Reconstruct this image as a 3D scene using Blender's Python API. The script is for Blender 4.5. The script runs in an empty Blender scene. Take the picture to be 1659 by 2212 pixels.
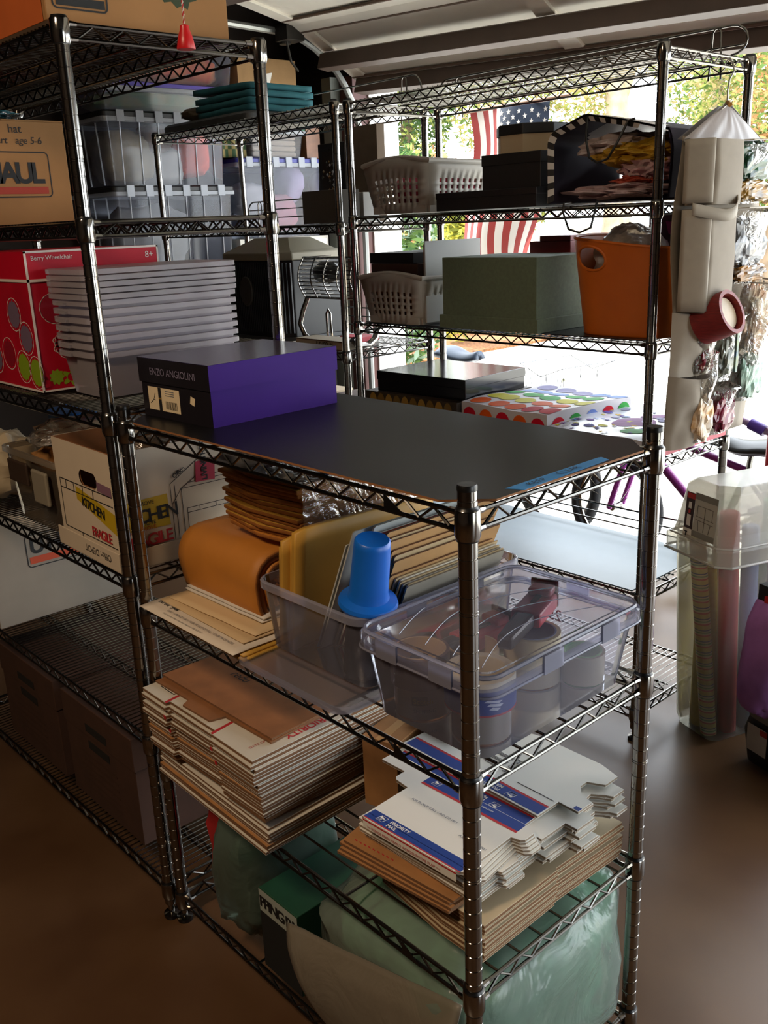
import bpy, math, random
from mathutils import Vector, Matrix, noise as mnoise
random.seed(7)
sc = bpy.context.scene
COL = sc.collection
PI = math.pi
# ---------------------------------------------------------------- camera
cam_d = bpy.data.cameras.new('camera'); cam = bpy.data.objects.new('camera', cam_d); COL.objects.link(cam)
cam_d.sensor_fit = 'HORIZONTAL'; cam_d.sensor_width = 36.0
cam_d.lens = 2031.32 * 36.0 / 1659.0
cam_d.clip_start = 0.02; cam_d.clip_end = 200
R_ = ((0.7339116, -0.6781066, -0.0393087), (-0.2271177, -0.1904450, -0.9550645), (0.6401494, 0.7098607, -0.2937798))
mw = Matrix.Identity(4)
for i in range(3):
    mw[i][0] = R_[0][i]; mw[i][1] = -R_[1][i]; mw[i][2] = -R_[2][i]
mw[0][3], mw[1][3], mw[2][3] = -0.82555, -0.76055, 1.48962
cam.matrix_world = mw
sc.camera = cam
# ---------------------------------------------------------------- light and exposure
SKY, SUN, EXPO = 8.0, 11.0, 0.0
world = bpy.data.worlds.new('sky'); sc.world = world; world.use_nodes = True
bg = world.node_tree.nodes['Background']; bg.inputs[0].default_value = (0.86, 0.93, 1.0, 1); bg.inputs[1].default_value = SKY
sd = bpy.data.lights.new('sun', 'SUN'); sd.energy = SUN; sd.angle = 0.02; sd.color = (1, 0.95, 0.86)
so = bpy.data.objects.new('sun', sd); COL.objects.link(so)
so.rotation_euler = Vector((0.10, -0.62, -0.78)).to_track_quat('-Z', 'Y').to_euler()
# dim warm ceiling lamp far back in the garage, behind the photographer
ld = bpy.data.lights.new('back_lamp', 'AREA'); ld.energy = 38.0; ld.color = (1, 0.74, 0.50); ld.shape = 'RECTANGLE'; ld.size = 0.6; ld.size_y = 0.3
lo = bpy.data.objects.new('back_lamp', ld); COL.objects.link(lo); lo.location = (-1.45, 0.25, 2.6)
pd = bpy.data.lights.new('door_portal', 'AREA'); pd.shape = 'RECTANGLE'; pd.size = 6.6; pd.size_y = 2.1; pd.cycles.is_portal = True
po = bpy.data.objects.new('door_portal', pd); COL.objects.link(po); po.location = (2.72, -0.35, 1.05)
po.rotation_euler = (0, math.radians(90), 0)
po.rotation_euler = Vector((-1, 0, 0)).to_track_quat('-Z', 'Y').to_euler()
pd2 = bpy.data.lights.new('added_door_portal', 'AREA'); pd2.shape = 'RECTANGLE'; pd2.size = 1.6; pd2.size_y = 2.1; pd2.cycles.is_portal = True  # daylight portal for the made-up doorway in the unseen right wall
po2 = bpy.data.objects.new('added_door_portal', pd2); COL.objects.link(po2); po2.location = (0.9, -4.28, 1.05)
po2.rotation_euler = Vector((0, 1, 0)).to_track_quat('-Z', 'Y').to_euler()
sc.view_settings.view_transform = 'Standard'; sc.view_settings.look = 'None'
sc.view_settings.exposure = EXPO; sc.view_settings.gamma = 1.0; sc.view_settings.use_curve_mapping = False
cy = sc.cycles
cy.use_denoising = True; cy.max_bounces = 8; cy.diffuse_bounces = 4; cy.glossy_bounces = 5; cy.transparent_max_bounces = 40
cy.transmission_bounces = 6; cy.caustics_reflective = False; cy.caustics_refractive = False; cy.sample_clamp_indirect = 6.0
# ---------------------------------------------------------------- helpers
def lin(h):
    h = h.lstrip('#')
    c = [int(h[i:i + 2], 16) / 255 for i in (0, 2, 4)]
    return tuple((v / 12.92 if v <= 0.04045 else ((v + 0.055) / 1.055) ** 2.4) for v in c) + (1,)
MATS = {}
def M(name, col='#888888', rough=0.6, metal=0.0, var=0.0, scale=20.0, bump=0.0, spec=0.5, col2=None, stretch=None):
    """principled material; var / col2 mottle the base colour with noise; bump adds fine relief"""
    if name in MATS: return MATS[name]
    m = bpy.data.materials.new(name); m.use_nodes = True; nt = m.node_tree
    b = nt.nodes['Principled BSDF']; c = lin(col)
    b.inputs['Base Color'].default_value = c; b.inputs['Roughness'].default_value = rough; b.inputs['Metallic'].default_value = metal
    b.inputs['Specular IOR Level'].default_value = spec
    if var or col2 or bump:
        tc = nt.nodes.new('ShaderNodeTexCoord'); src = tc.outputs['Object']
        if stretch:
            mp = nt.nodes.new('ShaderNodeMapping'); mp.inputs['Scale'].default_value = stretch
            nt.links.new(src, mp.inputs[0]); src = mp.outputs[0]
        n = nt.nodes.new('ShaderNodeTexNoise'); n.inputs['Scale'].default_value = scale; n.inputs['Detail'].default_value = 5
        nt.links.new(src, n.inputs['Vector'])
        if var or col2:
            r = nt.nodes.new('ShaderNodeValToRGB')
            c2 = lin(col2) if col2 else tuple(v * (1 - var) for v in c[:3]) + (1,)
            c1 = c if col2 else tuple(min(1, v * (1 + var * 0.6)) for v in c[:3]) + (1,)
            r.color_ramp.elements[0].position = 0.35; r.color_ramp.elements[1].position = 0.68
            r.color_ramp.elements[0].color = c2; r.color_ramp.elements[1].color = c1
            nt.links.new(n.outputs[0], r.inputs[0]); nt.links.new(r.outputs[0], b.inputs['Base Color'])
        if bump:
            bp = nt.nodes.new('ShaderNodeBump'); bp.inputs['Strength'].default_value = bump; bp.inputs['Distance'].default_value = 0.004
            nt.links.new(n.outputs[0], bp.inputs['Height']); nt.links.new(bp.outputs[0], b.inputs['Normal'])
    MATS[name] = m; return m
def clear(name, col='#ffffff', body=0.15, tint='#ffffff', rough=0.12, gloss=0.5, wrinkle=0.0, wscale=12.0):
    """see-through plastic: part passes straight through, part scatters, plus a Fresnel gloss"""
    if name in MATS: return MATS[name]
    m = bpy.data.materials.new(name); m.use_nodes = True; nt = m.node_tree; nt.nodes.clear()
    out = nt.nodes.new('ShaderNodeOutputMaterial'); N = nt.nodes.new; L = nt.links.new
    tr = N('ShaderNodeBsdfTransparent'); tr.inputs[0].default_value = lin(tint)
    df = N('ShaderNodeBsdfDiffuse'); df.inputs[0].default_value = lin(col)
    tl = N('ShaderNodeBsdfTranslucent'); tl.inputs[0].default_value = lin(col)
    mx0 = N('ShaderNodeMixShader'); mx0.inputs[0].default_value = 0.45; L(df.outputs[0], mx0.inputs[1]); L(tl.outputs[0], mx0.inputs[2])
    mx = N('ShaderNodeMixShader'); mx.inputs[0].default_value = body; L(tr.outputs[0], mx.inputs[1]); L(mx0.outputs[0], mx.inputs[2])
    gl = N('ShaderNodeBsdfGlossy'); gl.inputs['Roughness'].default_value = rough
    fr = N('ShaderNodeFresnel'); fr.inputs[0].default_value = 1.4
    mul = N('ShaderNodeMath'); mul.operation = 'MULTIPLY'; mul.inputs[1].default_value = gloss * 2; mul.use_clamp = True; L(fr.outputs[0], mul.inputs[0])
    mx2 = N('ShaderNodeMixShader'); L(mul.outputs[0], mx2.inputs[0]); L(mx.outputs[0], mx2.inputs[1]); L(gl.outputs[0], mx2.inputs[2])
    if wrinkle:
        tc = N('ShaderNodeTexCoord'); no = N('ShaderNodeTexNoise'); no.inputs['Scale'].default_value = wscale; no.inputs['Detail'].default_value = 4
        no.inputs['Distortion'].default_value = 1.5
        L(tc.outputs['Object'], no.inputs['Vector'])
        bp = N('ShaderNodeBump'); bp.inputs['Strength'].default_value = wrinkle; bp.inputs['Distance'].default_value = 0.02
        L(no.outputs[0], bp.inputs['Height'])
        for s in (df, tl, gl): L(bp.outputs[0], s.inputs['Normal'])
        L(bp.outputs[0], fr.inputs['Normal'])
    L(mx2.outputs[0], out.inputs[0])
    MATS[name] = m; return m

class MB:
    def __init__(s, T=None): s.v = []; s.f = []; s.m = []; s.T = T
    def add(s, vs, fs, m=0):
        o = len(s.v)
        s.v += [tuple(s.T @ Vector(p)) for p in vs] if s.T else [tuple(p) for p in vs]
        for f in fs: s.f.append(tuple(i + o for i in f)); s.m.append(m)
        return s
    def box(s, x0, x1, y0, y1, z0, z1, m=0):
        return s.add([(x0,y0,z0),(x1,y0,z0),(x1,y1,z0),(x0,y1,z0),(x0,y0,z1),(x1,y0,z1),(x1,y1,z1),(x0,y1,z1)],
                     [(3,2,1,0),(4,5,6,7),(0,1,5,4),(1,2,6,5),(2,3,7,6),(3,0,4,7)], m)
    def frustum(s, b, t, m=0):
        """b, t = (x0,x1,y0,y1,z)"""
        def q(r): return [(r[0],r[2],r[4]),(r[1],r[2],r[4]),(r[1],r[3],r[4]),(r[0],r[3],r[4])]
        return s.add(q(b) + q(t), [(3,2,1,0),(4,5,6,7),(0,1,5,4),(1,2,6,5),(2,3,7,6),(3,0,4,7)], m)
    def tube(s, pts, r, n=8, m=0, closed=False, cap=True):
        pts = [Vector(p) for p in pts]; k = len(pts); vs = []; fs = []
        prev = None
        for i, p in enumerate(pts):
            a = pts[(i - 1) % k] if (closed or i) else p; b = pts[(i + 1) % k] if (closed or i < k - 1) else p
            d = (b - a)
            d = d.normalized() if d.length > 1e-9 else Vector((0, 0, 1))
            if prev is None:
                u = d.cross(Vector((0, 0, 1)))
                if u.length < 1e-3: u = d.cross(Vector((1, 0, 0)))
            else: u = prev - d * prev.dot(d)
            u.normalize(); prev = u; w = d.cross(u)
            rr = r[i] if isinstance(r, (list, tuple)) else r
            vs += [p + (u * math.cos(2*PI*j/n) + w * math.sin(2*PI*j/n)) * rr for j in range(n)]
        for i in range(k if closed else k - 1):
            a, b = i * n, ((i + 1) % k) * n
            fs += [(a + j, a + (j + 1) % n, b + (j + 1) % n, b + j) for j in range(n)]
        if cap and not closed: fs += [tuple(range(n - 1, -1, -1)), tuple((k - 1) * n + j for j in range(n))]
        return s.add(vs, fs, m)
    def lathe(s, prof, n=24, c=(0, 0, 0), m=0, sx=1, sy=1):
        """prof: (radius, z[, material]) bottom to top"""
        o = []; fs = []; ms = []
        for p in prof: o += [(c[0] + p[0]*sx*math.cos(2*PI*j/n), c[1] + p[0]*sy*math.sin(2*PI*j/n), c[2] + p[1]) for j in range(n)]
        base = len(s.v); s.add(o, [], m)
        for i in range(len(prof) - 1):
            mm = prof[i][2] if len(prof[i]) > 2 else m
            for j in range(n):
                s.f.append((base+i*n+j, base+i*n+(j+1)%n, base+(i+1)*n+(j+1)%n, base+(i+1)*n+j)); s.m.append(mm)
        if prof[0][0] > 1e-6 : s.f.append(tuple(base + j for j in range(n - 1, -1, -1))); s.m.append(m)
        if prof[-1][0] > 1e-6: s.f.append(tuple(base + (len(prof)-1)*n + j for j in range(n))); s.m.append(prof[-2][2] if len(prof[-2]) > 2 else m)
        return s
    def ring(s, ro, ri, h, n=32, c=(0, 0, 0), m=0, mi=None):
        """hollow cylinder standing on c"""
        o = len(s.v); mi = m if mi is None else mi
        for (r, z) in ((ro, 0), (ro, h), (ri, h), (ri, 0)):
            s.add([(c[0] + r*math.cos(2*PI*j/n), c[1] + r*math.sin(2*PI*j/n), c[2] + z) for j in range(n)], [])
        for k in range(4):
            a, b = o + k*n, o + ((k+1) % 4)*n
            for j in range(n): s.f.append((a+j, a+(j+1)%n, b+(j+1)%n, b+j)); s.m.append(mi if k == 2 else m)
        return s
    def prism(s, poly, z0, z1, m=0, me=None):
        """poly ccw (x,y); top/bottom material m, sides me"""
        n = len(poly); o = len(s.v)
        s.add([(p[0], p[1], z0) for p in poly] + [(p[0], p[1], z1) for p in poly], [])
        s.f += [tuple(o + i for i in range(n - 1, -1, -1)), tuple(o + n + i for i in range(n))]; s.m += [m, m]
        for i in range(n): s.f.append((o+i, o+(i+1)%n, o+n+(i+1)%n, o+n+i)); s.m.append(m if me is None else me)
        return s
    def quad(s, a, b, c, d, m=0): return s.add([a, b, c, d], [(0, 1, 2, 3)], m)
    def grid(s, fn, nu, nv, m=0, skip=None):
        us = nu if isinstance(nu, list) else [i / nu for i in range(nu + 1)]
        vs = nv if isinstance(nv, list) else [i / nv for i in range(nv + 1)]
        o = len(s.v); w = len(vs)
        s.add([fn(u, v) for u in us for v in vs], [])
        for i in range(len(us) - 1):
            for j in range(w - 1):
                if skip and skip(i, j): continue
                s.f.append((o+i*w+j, o+(i+1)*w+j, o+(i+1)*w+j+1, o+i*w+j+1)); s.m.append(m(i, j) if callable(m) else m)
        return s
    def loft(s, rings, m=0, cap0=True, cap1=True):
        n = len(rings[0]); o = len(s.v)
        for r in rings: s.add(r, [])
        for i in range(len(rings) - 1):
            for j in range(n): s.f.append((o+i*n+j, o+i*n+(j+1)%n, o+(i+1)*n+(j+1)%n, o+(i+1)*n+j)); s.m.append(m)
        if cap0: s.f.append(tuple(o + j for j in range(n - 1, -1, -1))); s.m.append(m)
        if cap1: s.f.append(tuple(o + (len(rings)-1)*n + j for j in range(n))); s.m.append(m)
        return s
    def build(s, name, mats, parent=None, smooth=False, bevel=0.0, seg=2, solid=0.0, loc=None, rz=0.0):
        me = bpy.data.meshes.new(name); me.from_pydata(s.v, [], s.f); me.validate(verbose=False)
        mats = mats if isinstance(mats, (list, tuple)) else [mats]
        for m in mats: me.materials.append(m)
        if len(me.polygons) == len(s.m): me.polygons.foreach_set('material_index', s.m)
        if smooth:
            me.polygons.foreach_set('use_smooth', [True] * len(me.polygons)); me.set_sharp_from_angle(angle=math.radians(40))
        me.update()
        o = bpy.data.objects.new(name, me); COL.objects.link(o)
        if parent: o.parent = parent
        if loc: o.location = loc
        if rz: o.rotation_euler.z = rz
        if solid: md = o.modifiers.new('thick', 'SOLIDIFY'); md.thickness = solid; md.offset = 0
        if bevel: md = o.modifiers.new('edge', 'BEVEL'); md.width = bevel; md.segments = seg; md.limit_method = 'ANGLE'; md.angle_limit = math.radians(40)
        return o
def tag(o, label, cat, group=None, kind=None):
    o['label'] = label; o['category'] = cat
    if group: o['group'] = group
    if kind: o['kind'] = kind
    return o
def thing(name, label, cat, loc=(0, 0, 0), rz=0.0, group=None):
    o = bpy.data.objects.new(name, None); o.empty_display_size = 0.05; COL.objects.link(o)
    o.location = loc; o.rotation_euler = (0, 0, rz)
    return tag(o, label, cat, group)
def struct(o): o['kind'] = 'structure'; return o
FONT = None
def text(s, size, org, u, v, mat, parent, name='printed_lettering', align='LEFT', bold=0.0, shear=0.0, off=0.0008, sp=1.0):
    """flat printed lettering; org = baseline start in the parent's frame, u along the line, v up"""
    c = bpy.data.curves.new('txt', 'FONT'); c.body = s; c.size = size; c.align_x = align; c.offset = bold * size; c.shear = shear; c.space_character = sp
    t = bpy.data.objects.new('txt', c); COL.objects.link(t)
    dg = bpy.context.evaluated_depsgraph_get(); me = bpy.data.meshes.new_from_object(t.evaluated_get(dg))
    bpy.data.objects.remove(t); bpy.data.curves.remove(c)
    u = Vector(u).normalized(); v = Vector(v); v = (v - u * v.dot(u)).normalized(); n = u.cross(v)
    for p in me.vertices:
        q = Vector(org) + u * p.co.x + v * p.co.y + n * off; p.co = q
    me.materials.clear(); me.materials.append(mat); me.name = name
    o = bpy.data.objects.new(name, me); COL.objects.link(o); o.parent = parent
    return o
def rrect(x0, x1, y0, y1, r, z=None, n=5):
    out = []
    for cx, cyy, a0 in ((x1-r, y1-r, 0), (x0+r, y1-r, 90), (x0+r, y0+r, 180), (x1-r, y0+r, 270)):
        for k in range(n + 1):
            a = math.radians(a0 + 90 * k / n); p = (cx + r*math.cos(a), cyy + r*math.sin(a))
            out.append(p if z is None else p + (z,))
    return out
def blob(mb, c, r, seed=0, amp=0.25, freq=1.5, nu=28, nv=18, m=0, pw=1.0, floor=None):
    """crumpled soft lump: super-ellipsoid pushed about by noise"""
    sgn = lambda a, p: math.copysign(abs(a) ** p, a)
    def fn(u, v):
        a = 2*PI*u; b = PI*(v - 0.5)
        d = Vector((sgn(math.cos(b), pw)*sgn(math.cos(a), pw), sgn(math.cos(b), pw)*sgn(math.sin(a), pw), sgn(math.sin(b), pw)))
        k = 1 + amp * mnoise.noise(d * freq + Vector((seed*3.1, seed*1.7, seed))) + amp*0.5*mnoise.noise(d*freq*3 + Vector((seed, 0, 9)))
        p = Vector((c[0] + d.x*r[0]*k, c[1] + d.y*r[1]*k, c[2] + d.z*r[2]*k))
        if floor is not None and p.z < floor: p.z = floor
        return p
    return mb.grid(fn, nu, nv, m)
def copy_tree(o, parent=None):
    c = o.copy(); COL.objects.link(c)
    if parent: c.parent = parent
    for ch in list(o.children): copy_tree(ch, c)
    return c
# ---------------------------------------------------------------- shared materials
chrome = M('chrome', '#8f8c87', 0.14, 1.0)
chrome_wire = M('chrome_wire', '#6b6965', 0.2, 1.0)
black_plastic = M('black_plastic', '#0b0b0c', 0.35)
kraft = M('kraft_board', '#a9794a', 0.85, var=0.18, scale=14)
kraft_dark = M('kraft_board_dark', '#8a5a34', 0.85, var=0.2, scale=14)
kraft_edge = M('corrugated_edge', '#7a5638', 0.95, var=0.45, scale=220, stretch=(1, 1, 6))
white_board = M('white_board', '#d6d4cf', 0.7, var=0.04, scale=9)
white_paper = M('white_paper', '#e4e2dd', 0.7)
ink = M('black_ink', '#121214', 0.7)
red_ink = M('red_ink', '#b0242c', 0.7)
blue_ink = M('blue_ink', '#233b8e', 0.6)
grey_ink = M('grey_ink', '#6c7076', 0.7)
# ================================================================ SETTING
m_floor = M('garage_floor', '#604730', 0.33, var=0.28, scale=2.2, bump=0.05, col2='#4a321f', spec=0.35)
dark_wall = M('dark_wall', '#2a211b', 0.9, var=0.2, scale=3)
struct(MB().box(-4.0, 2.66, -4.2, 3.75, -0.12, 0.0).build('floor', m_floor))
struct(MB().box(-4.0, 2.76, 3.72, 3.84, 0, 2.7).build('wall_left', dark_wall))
wr = MB(); wr.box(-4.0, 0.1, -4.32, -4.2, 0, 2.7); wr.box(1.7, 2.76, -4.32, -4.2, 0, 2.7); wr.box(0.1, 1.7, -4.32, -4.2, 2.1, 2.7)     # wide side doorway, added out of view to let in fill daylight
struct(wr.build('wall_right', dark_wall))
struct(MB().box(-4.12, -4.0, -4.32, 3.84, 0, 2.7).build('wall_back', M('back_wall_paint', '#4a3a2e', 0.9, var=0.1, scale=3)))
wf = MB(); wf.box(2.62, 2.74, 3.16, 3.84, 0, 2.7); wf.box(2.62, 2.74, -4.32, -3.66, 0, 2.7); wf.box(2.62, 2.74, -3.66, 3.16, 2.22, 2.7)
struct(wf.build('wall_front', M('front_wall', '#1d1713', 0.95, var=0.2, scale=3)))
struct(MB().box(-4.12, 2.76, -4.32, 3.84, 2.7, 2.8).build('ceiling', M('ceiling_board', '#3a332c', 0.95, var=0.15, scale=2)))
jb = MB(); jb.box(2.56, 2.66, 3.10, 3.22, 0, 2.2, 0); jb.box(2.66, 2.86, 3.09, 3.17, 0, 2.3, 1); jb.box(2.50, 2.56, 3.20, 3.27, 0, 2.2, 2)
struct(jb.build('trim_1', [M('stained_jamb', '#4a2018', 0.6, var=0.2, scale=8), M('white_trim', '#f0efe9', 0.6), M('grey_channel', '#7c8078', 0.5)]))
# --- overhead door, half way round its curve
dz = lambda y: 0.048 * (y - 2.97)
door_white = M('door_white', '#efe9dc', 0.7, var=0.10, scale=3)
door_brown = M('door_strut', '#54443a', 0.55, var=0.15, scale=6)
door_line = M('door_rail_edge', '#6a5648', 0.7)
DY0, DY1 = -3.6, 2.97
def slab(mb, a, b, th, y0, y1, m=0):
    """panel whose profile runs a->b in x,z; th thick upward"""
    a, b = Vector((a[0], 0, a[1])), Vector((b[0], 0, b[1])); d = (b - a).normalized(); n = Vector((d.z, 0, -d.x))
    if n.z < 0: n = -n
    vs = []
    for y in (y0, y1):
        for p in (a, b, b + n*th, a + n*th): vs.append((p.x, y, p.z + dz(y)))
    mb.add(vs, [(0,1,2,3), (7,6,5,4), (0,4,5,1), (1,5,6,2), (2,6,7,3), (3,7,4,0)], m)
door = bpy.data.objects.new('door_1', None); COL.objects.link(door); struct(door)
prof = [(2.50, 2.150), (2.10, 2.368), (1.60, 2.47), (1.10, 2.50), (0.60, 2.51)]
for i in range(4):
    a, b = Vector(prof[i]), Vector(prof[i + 1]); d = (b - a).normalized()
    mb = MB(); slab(mb, a + d*0.004, b - d*0.004, 0.035, DY0, DY1)
    down = Vector((d.y, -d.x)); down = down if down.y < 0 else -down
    for t0, t1 in ((0, 0.11), (0.89, 1)):                                  # rails
        slab(mb, a.lerp(b, t0) + down*0.012, a.lerp(b, t1) + down*0.012, 0.02, DY0, DY1)
    for y in (2.97, 1.66, 0.34, -0.97, -2.28, -3.6):                               # stiles
        yy = min(y, DY1 - 0.045); yy = max(yy, DY0 + 0.045)
        slab(mb, a + down*0.012, b + down*0.012, 0.02, yy - 0.045, yy + 0.045)
    for t in (0.115, 0.885):
        slab(mb, a.lerp(b, t - 0.012) + down*0.014, a.lerp(b, t + 0.012) + down*0.014, 0.01, DY0, DY1, 1)
    mb.build('door_panel', [door_white, door_line], door, bevel=0.002, seg=1)
for (x, z) in ((2.49, 2.172), (2.27, 2.262), (1.62, 2.452)):
    mb = MB(); vs = []
    for y in (DY0, DY1 - 0.02):
        for (px, pz) in ((0, 0), (-0.035, -0.01), (-0.055, -0.075), (0.01, -0.085)): vs.append((x + px, y, z + pz + dz(y)))
    mb.add(vs, [(0,1,2,3), (7,6,5,4), (0,4,5,1), (1,5,6,2), (2,6,7,3), (3,7,4,0)])
    mb.build('door_strut', door_brown, door, bevel=0.003)
steel = M('galvanised_track', '#9a9c98', 0.4, 0.6)
mb = MB()
pts = [(2.57, 3.06, 0.05), (2.57, 3.06, 1.85)] + [(2.57 - 0.5*(1 - math.cos(a)), 3.06, 1.85 + 0.5*math.sin(a)) for a in [PI/2*k/10 for k in range(1, 11)]] + [(0.4, 3.06, 2.40)]
mb.tube(pts, 0.016, 8)
mb.build('door_track', steel, door, smooth=True)
mb = MB(); mb.box(2.06, 2.16, 2.96, 3.05, 2.30, 2.38); mb.tube([(2.08, 3.0, 2.33), (2.12, 3.02, 2.22), (2.16, 3.02, 2.18)], 0.006); mb.lathe([(0.028, 0), (0.028, 0.02)], 14, (2.10, 3.03, 2.29))
mb.build('door_hinge', M('old_steel', '#3c3a36', 0.5, 0.7), door, bevel=0.002)
# ================================================================ OUTDOORS
conc = M('driveway_concrete', '#d6d2c8', 0.9, var=0.06, scale=1.5)
struct(MB().box(2.66, 30, -20, 6.75, -0.16, -0.03).build('driveway', conc))
struct(MB().box(12.5, 40, 6.75, 40, -0.2, -0.05).build('ground', M('sunny_ground', '#c8c4b4', 0.95, var=0.1, scale=0.6)))
struct(MB().box(2.76, 12.5, 6.75, 24, -0.14, 0.0).build('mulch_bed', M('mulch', '#8a5a34', 1.0, var=0.6, scale=30, bump=0.6)))
struct(MB().box(-6, 2.66, -30, -4.2, -0.2, -0.05).build('side_yard', M('sunny_ground', '#c8c4b4')))
def leaves(mb, n, c, r, size, seed, nm=1, flat=0.6):
    rnd = random.Random(seed)
    for _ in range(n):
        while True:
            d = Vector((rnd.uniform(-1, 1), rnd.uniform(-1, 1), rnd.uniform(-1, 1)))
            if 0.2 < d.length < 1: break
        p = Vector((c[0] + d.x*r[0], c[1] + d.y*r[1], c[2] + d.z*r[2]))
        u = Vector((rnd.gauss(0, 1), rnd.gauss(0, 1), rnd.gauss(0, 1)*flat)).normalized(); w = u.orthogonal().normalized()
        w = (w * math.cos(rnd.uniform(0, 6)) + u.cross(w) * math.sin(rnd.uniform(0, 6))).normalized()
        s = size * rnd.uniform(0.5, 1.2)
        mb.add([p - u*s, p + w*s*0.38, p + u*s, p - w*s*0.38], [(0, 1, 2, 3)], rnd.randrange(nm))
def leaf_mat(name, col, t=0.5):
    if name in MATS: return MATS[name]
    m = bpy.data.materials.new(name); m.use_nodes = True; nt = m.node_tree; nt.nodes.clear()
    o = nt.nodes.new('ShaderNodeOutputMaterial'); d = nt.nodes.new('ShaderNodeBsdfDiffuse'); tl = nt.nodes.new('ShaderNodeBsdfTranslucent'); mx = nt.nodes.new('ShaderNodeMixShader')
    d.inputs[0].default_value = lin(col); tl.inputs[0].default_value = lin(col); mx.inputs[0].default_value = t
    nt.links.new(d.outputs[0], mx.inputs[1]); nt.links.new(tl.outputs[0], mx.inputs[2]); nt.links.new(mx.outputs[0], o.inputs[0])
    MATS[name] = m; return m
bark = M('pale_bark', '#b9a88c', 0.9, var=0.3, scale=6); bark_d = M('grey_bark', '#6b5a47', 0.95, var=0.3, scale=8)
lf = [leaf_mat('leaf_lime', '#8d9450'), leaf_mat('leaf_green', '#5d7440'), leaf_mat('leaf_gold', '#a8996a'), leaf_mat('leaf_dark', '#3f5634')]
def tree(label, base, h, crowns, trunk_r, mats, seed, bm, n=900, size=0.16, lean=(0, 0), name='tree'):
    t = thing(name, label, 'tree', base, 0, 'trees beyond the driveway')
    rnd = random.Random(seed)
    mb = MB(); mb.tube([(lean[0]*k/5 + rnd.uniform(-.06, .06)*min(k, 1), lean[1]*k/5 + rnd.uniform(-.06, .06)*min(k, 1), h*k/5 - (0.05 if k == 0 else 0)) for k in range(6)], [trunk_r*(1 - 0.12*k) for k in range(6)], 10)
    top = Vector((lean[0]*0.6, lean[1]*0.6, h*0.6))
    for c, r in crowns: mb.tube([top, top.lerp(Vector(c), 0.6) + Vector((0, 0, 0.15)), c], [trunk_r*0.5, trunk_r*0.35, trunk_r*0.12], 7)
    mb.build('trunk', bm, t, smooth=True)
    fb = MB()
    for k, (c, r) in enumerate(crowns): leaves(fb, n, c, r, size, seed*17 + k, len(mats))
    fb.build('foliage', mats, t)
tree('thick pale trunked tree rising straight behind the striped gift bag', (12.6, 8.28, -0.05), 5.5, [((-0.2, 0.55, 3.6), (0.9, 0.62, 0.75)), ((0, -0.45, 4.1), (0.9, 0.6, 0.6)), ((0.2, 0.3, 2.3), (0.6, 0.6, 0.4))], 0.27, [lf[0], lf[2]], 3, bark, n=2600, size=0.055)
tree('leaning white barked tree just beside the thick pale trunk', (12.2, 6.85, -0.04), 5.2, [((0.2, 0.0, 3.7), (0.9, 0.60, 0.9)), ((0.2, 0.05, 2.3), (0.8, 0.60, 0.6))], 0.15, [lf[0], lf[2], lf[1]], 5, bark, lean=(0.2, -0.4), n=3600, size=0.05)
tree('white trunked tree behind the hanger of the pocket organizer', (11.0, 5.62, -0.04), 5.0, [((0, 0.0, 3.2), (0.9, 0.42, 0.9)), ((0.2, 0.0, 2.1), (0.7, 0.40, 0.6))], 0.12, [lf[1], lf[2], lf[0]], 7, bark, lean=(0.1, 0.3), n=4200, size=0.05)
tree('dark branched tree with rust tinted leaves, cut by the picture edge', (10.6, 4.75, -0.04), 4.4, [((0, 0.0, 2.9), (0.9, 0.42, 0.9)), ((0.1, 0.05, 1.85), (0.7, 0.40, 0.6))], 0.10, [lf[1], lf[2], leaf_mat('leaf_rust', '#a37a52'), lf[0]], 9, bark_d, n=4200, size=0.05)
tree('bushy tree with yellow green leaves behind the flag pole', (11.5, 9.75, 0.0), 4.6, [((0, 0, 3.2), (1.0, 0.75, 0.9)), ((0.2, -0.1, 2.0), (0.9, 0.75, 0.8))], 0.13, [lf[0], lf[2], lf[1]], 11, bark_d, n=3800, size=0.055)
tree('dense hedge like tree seen past the white door jamb', (9.8, 10.15, 0.0), 4.8, [((0, 0, 1.5), (0.8, 0.62, 1.2)), ((0, 0, 3.2), (0.8, 0.62, 1.1))], 0.14, [lf[1], lf[0], lf[3]], 13, bark_d, n=5200, size=0.06)
def shrub(name, label, base, parts, mats, seed, n=700, size=0.07, stems=None, sm=None):
    t = thing(name, label, 'shrub', base, 0)
    fb = MB()
    for k, (c, r) in enumerate(parts): leaves(fb, n, c, r, size, seed + k, len(mats))
    fb.build('foliage', mats, t)
    if stems:
        mb = MB()
        for s in stems: mb.tube(s, [0.012, 0.008, 0.003], 5)
        mb.build('stem', sm, t)
shrub('leafy_shrub', 'dark green shrub growing beside the white door jamb', (6.0, 6.45, -0.03), [((0, 0, 0.6), (.50, .45, .55)), ((0.05, -.02, 1.3), (.48, .42, .6)), ((0.0, 0.05, 1.9), (.40, .36, .36))], [lf[3], lf[1], leaf_mat('leaf_grey', '#8ea08a')], 21, 1500, 0.07, [((0, 0, -0.05), (0.02, 0, 0.6), (0, 0.05, 1.3))], bark_d)
rr = random.Random(4)
shrub('reed_shrub', 'upright shrub of reddish bare stems behind the green shrub', (7.2, 7.30, 0), [((0, 0, 0.8), (.5, .45, .7)), ((0, 0, 1.8), (.45, .45, .6))], [lf[0], lf[2], lf[1]], 31, 600, 0.06,
      [((rr.uniform(-.2, .2), rr.uniform(-.2, .2), -0.05), (rr.uniform(-.3, .3), rr.uniform(-.3, .3), 1.3), (rr.uniform(-.45, .45), rr.uniform(-.45, .45), 2.3)) for _ in range(16)], M('red_stem', '#b0714e', 0.9))
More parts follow.
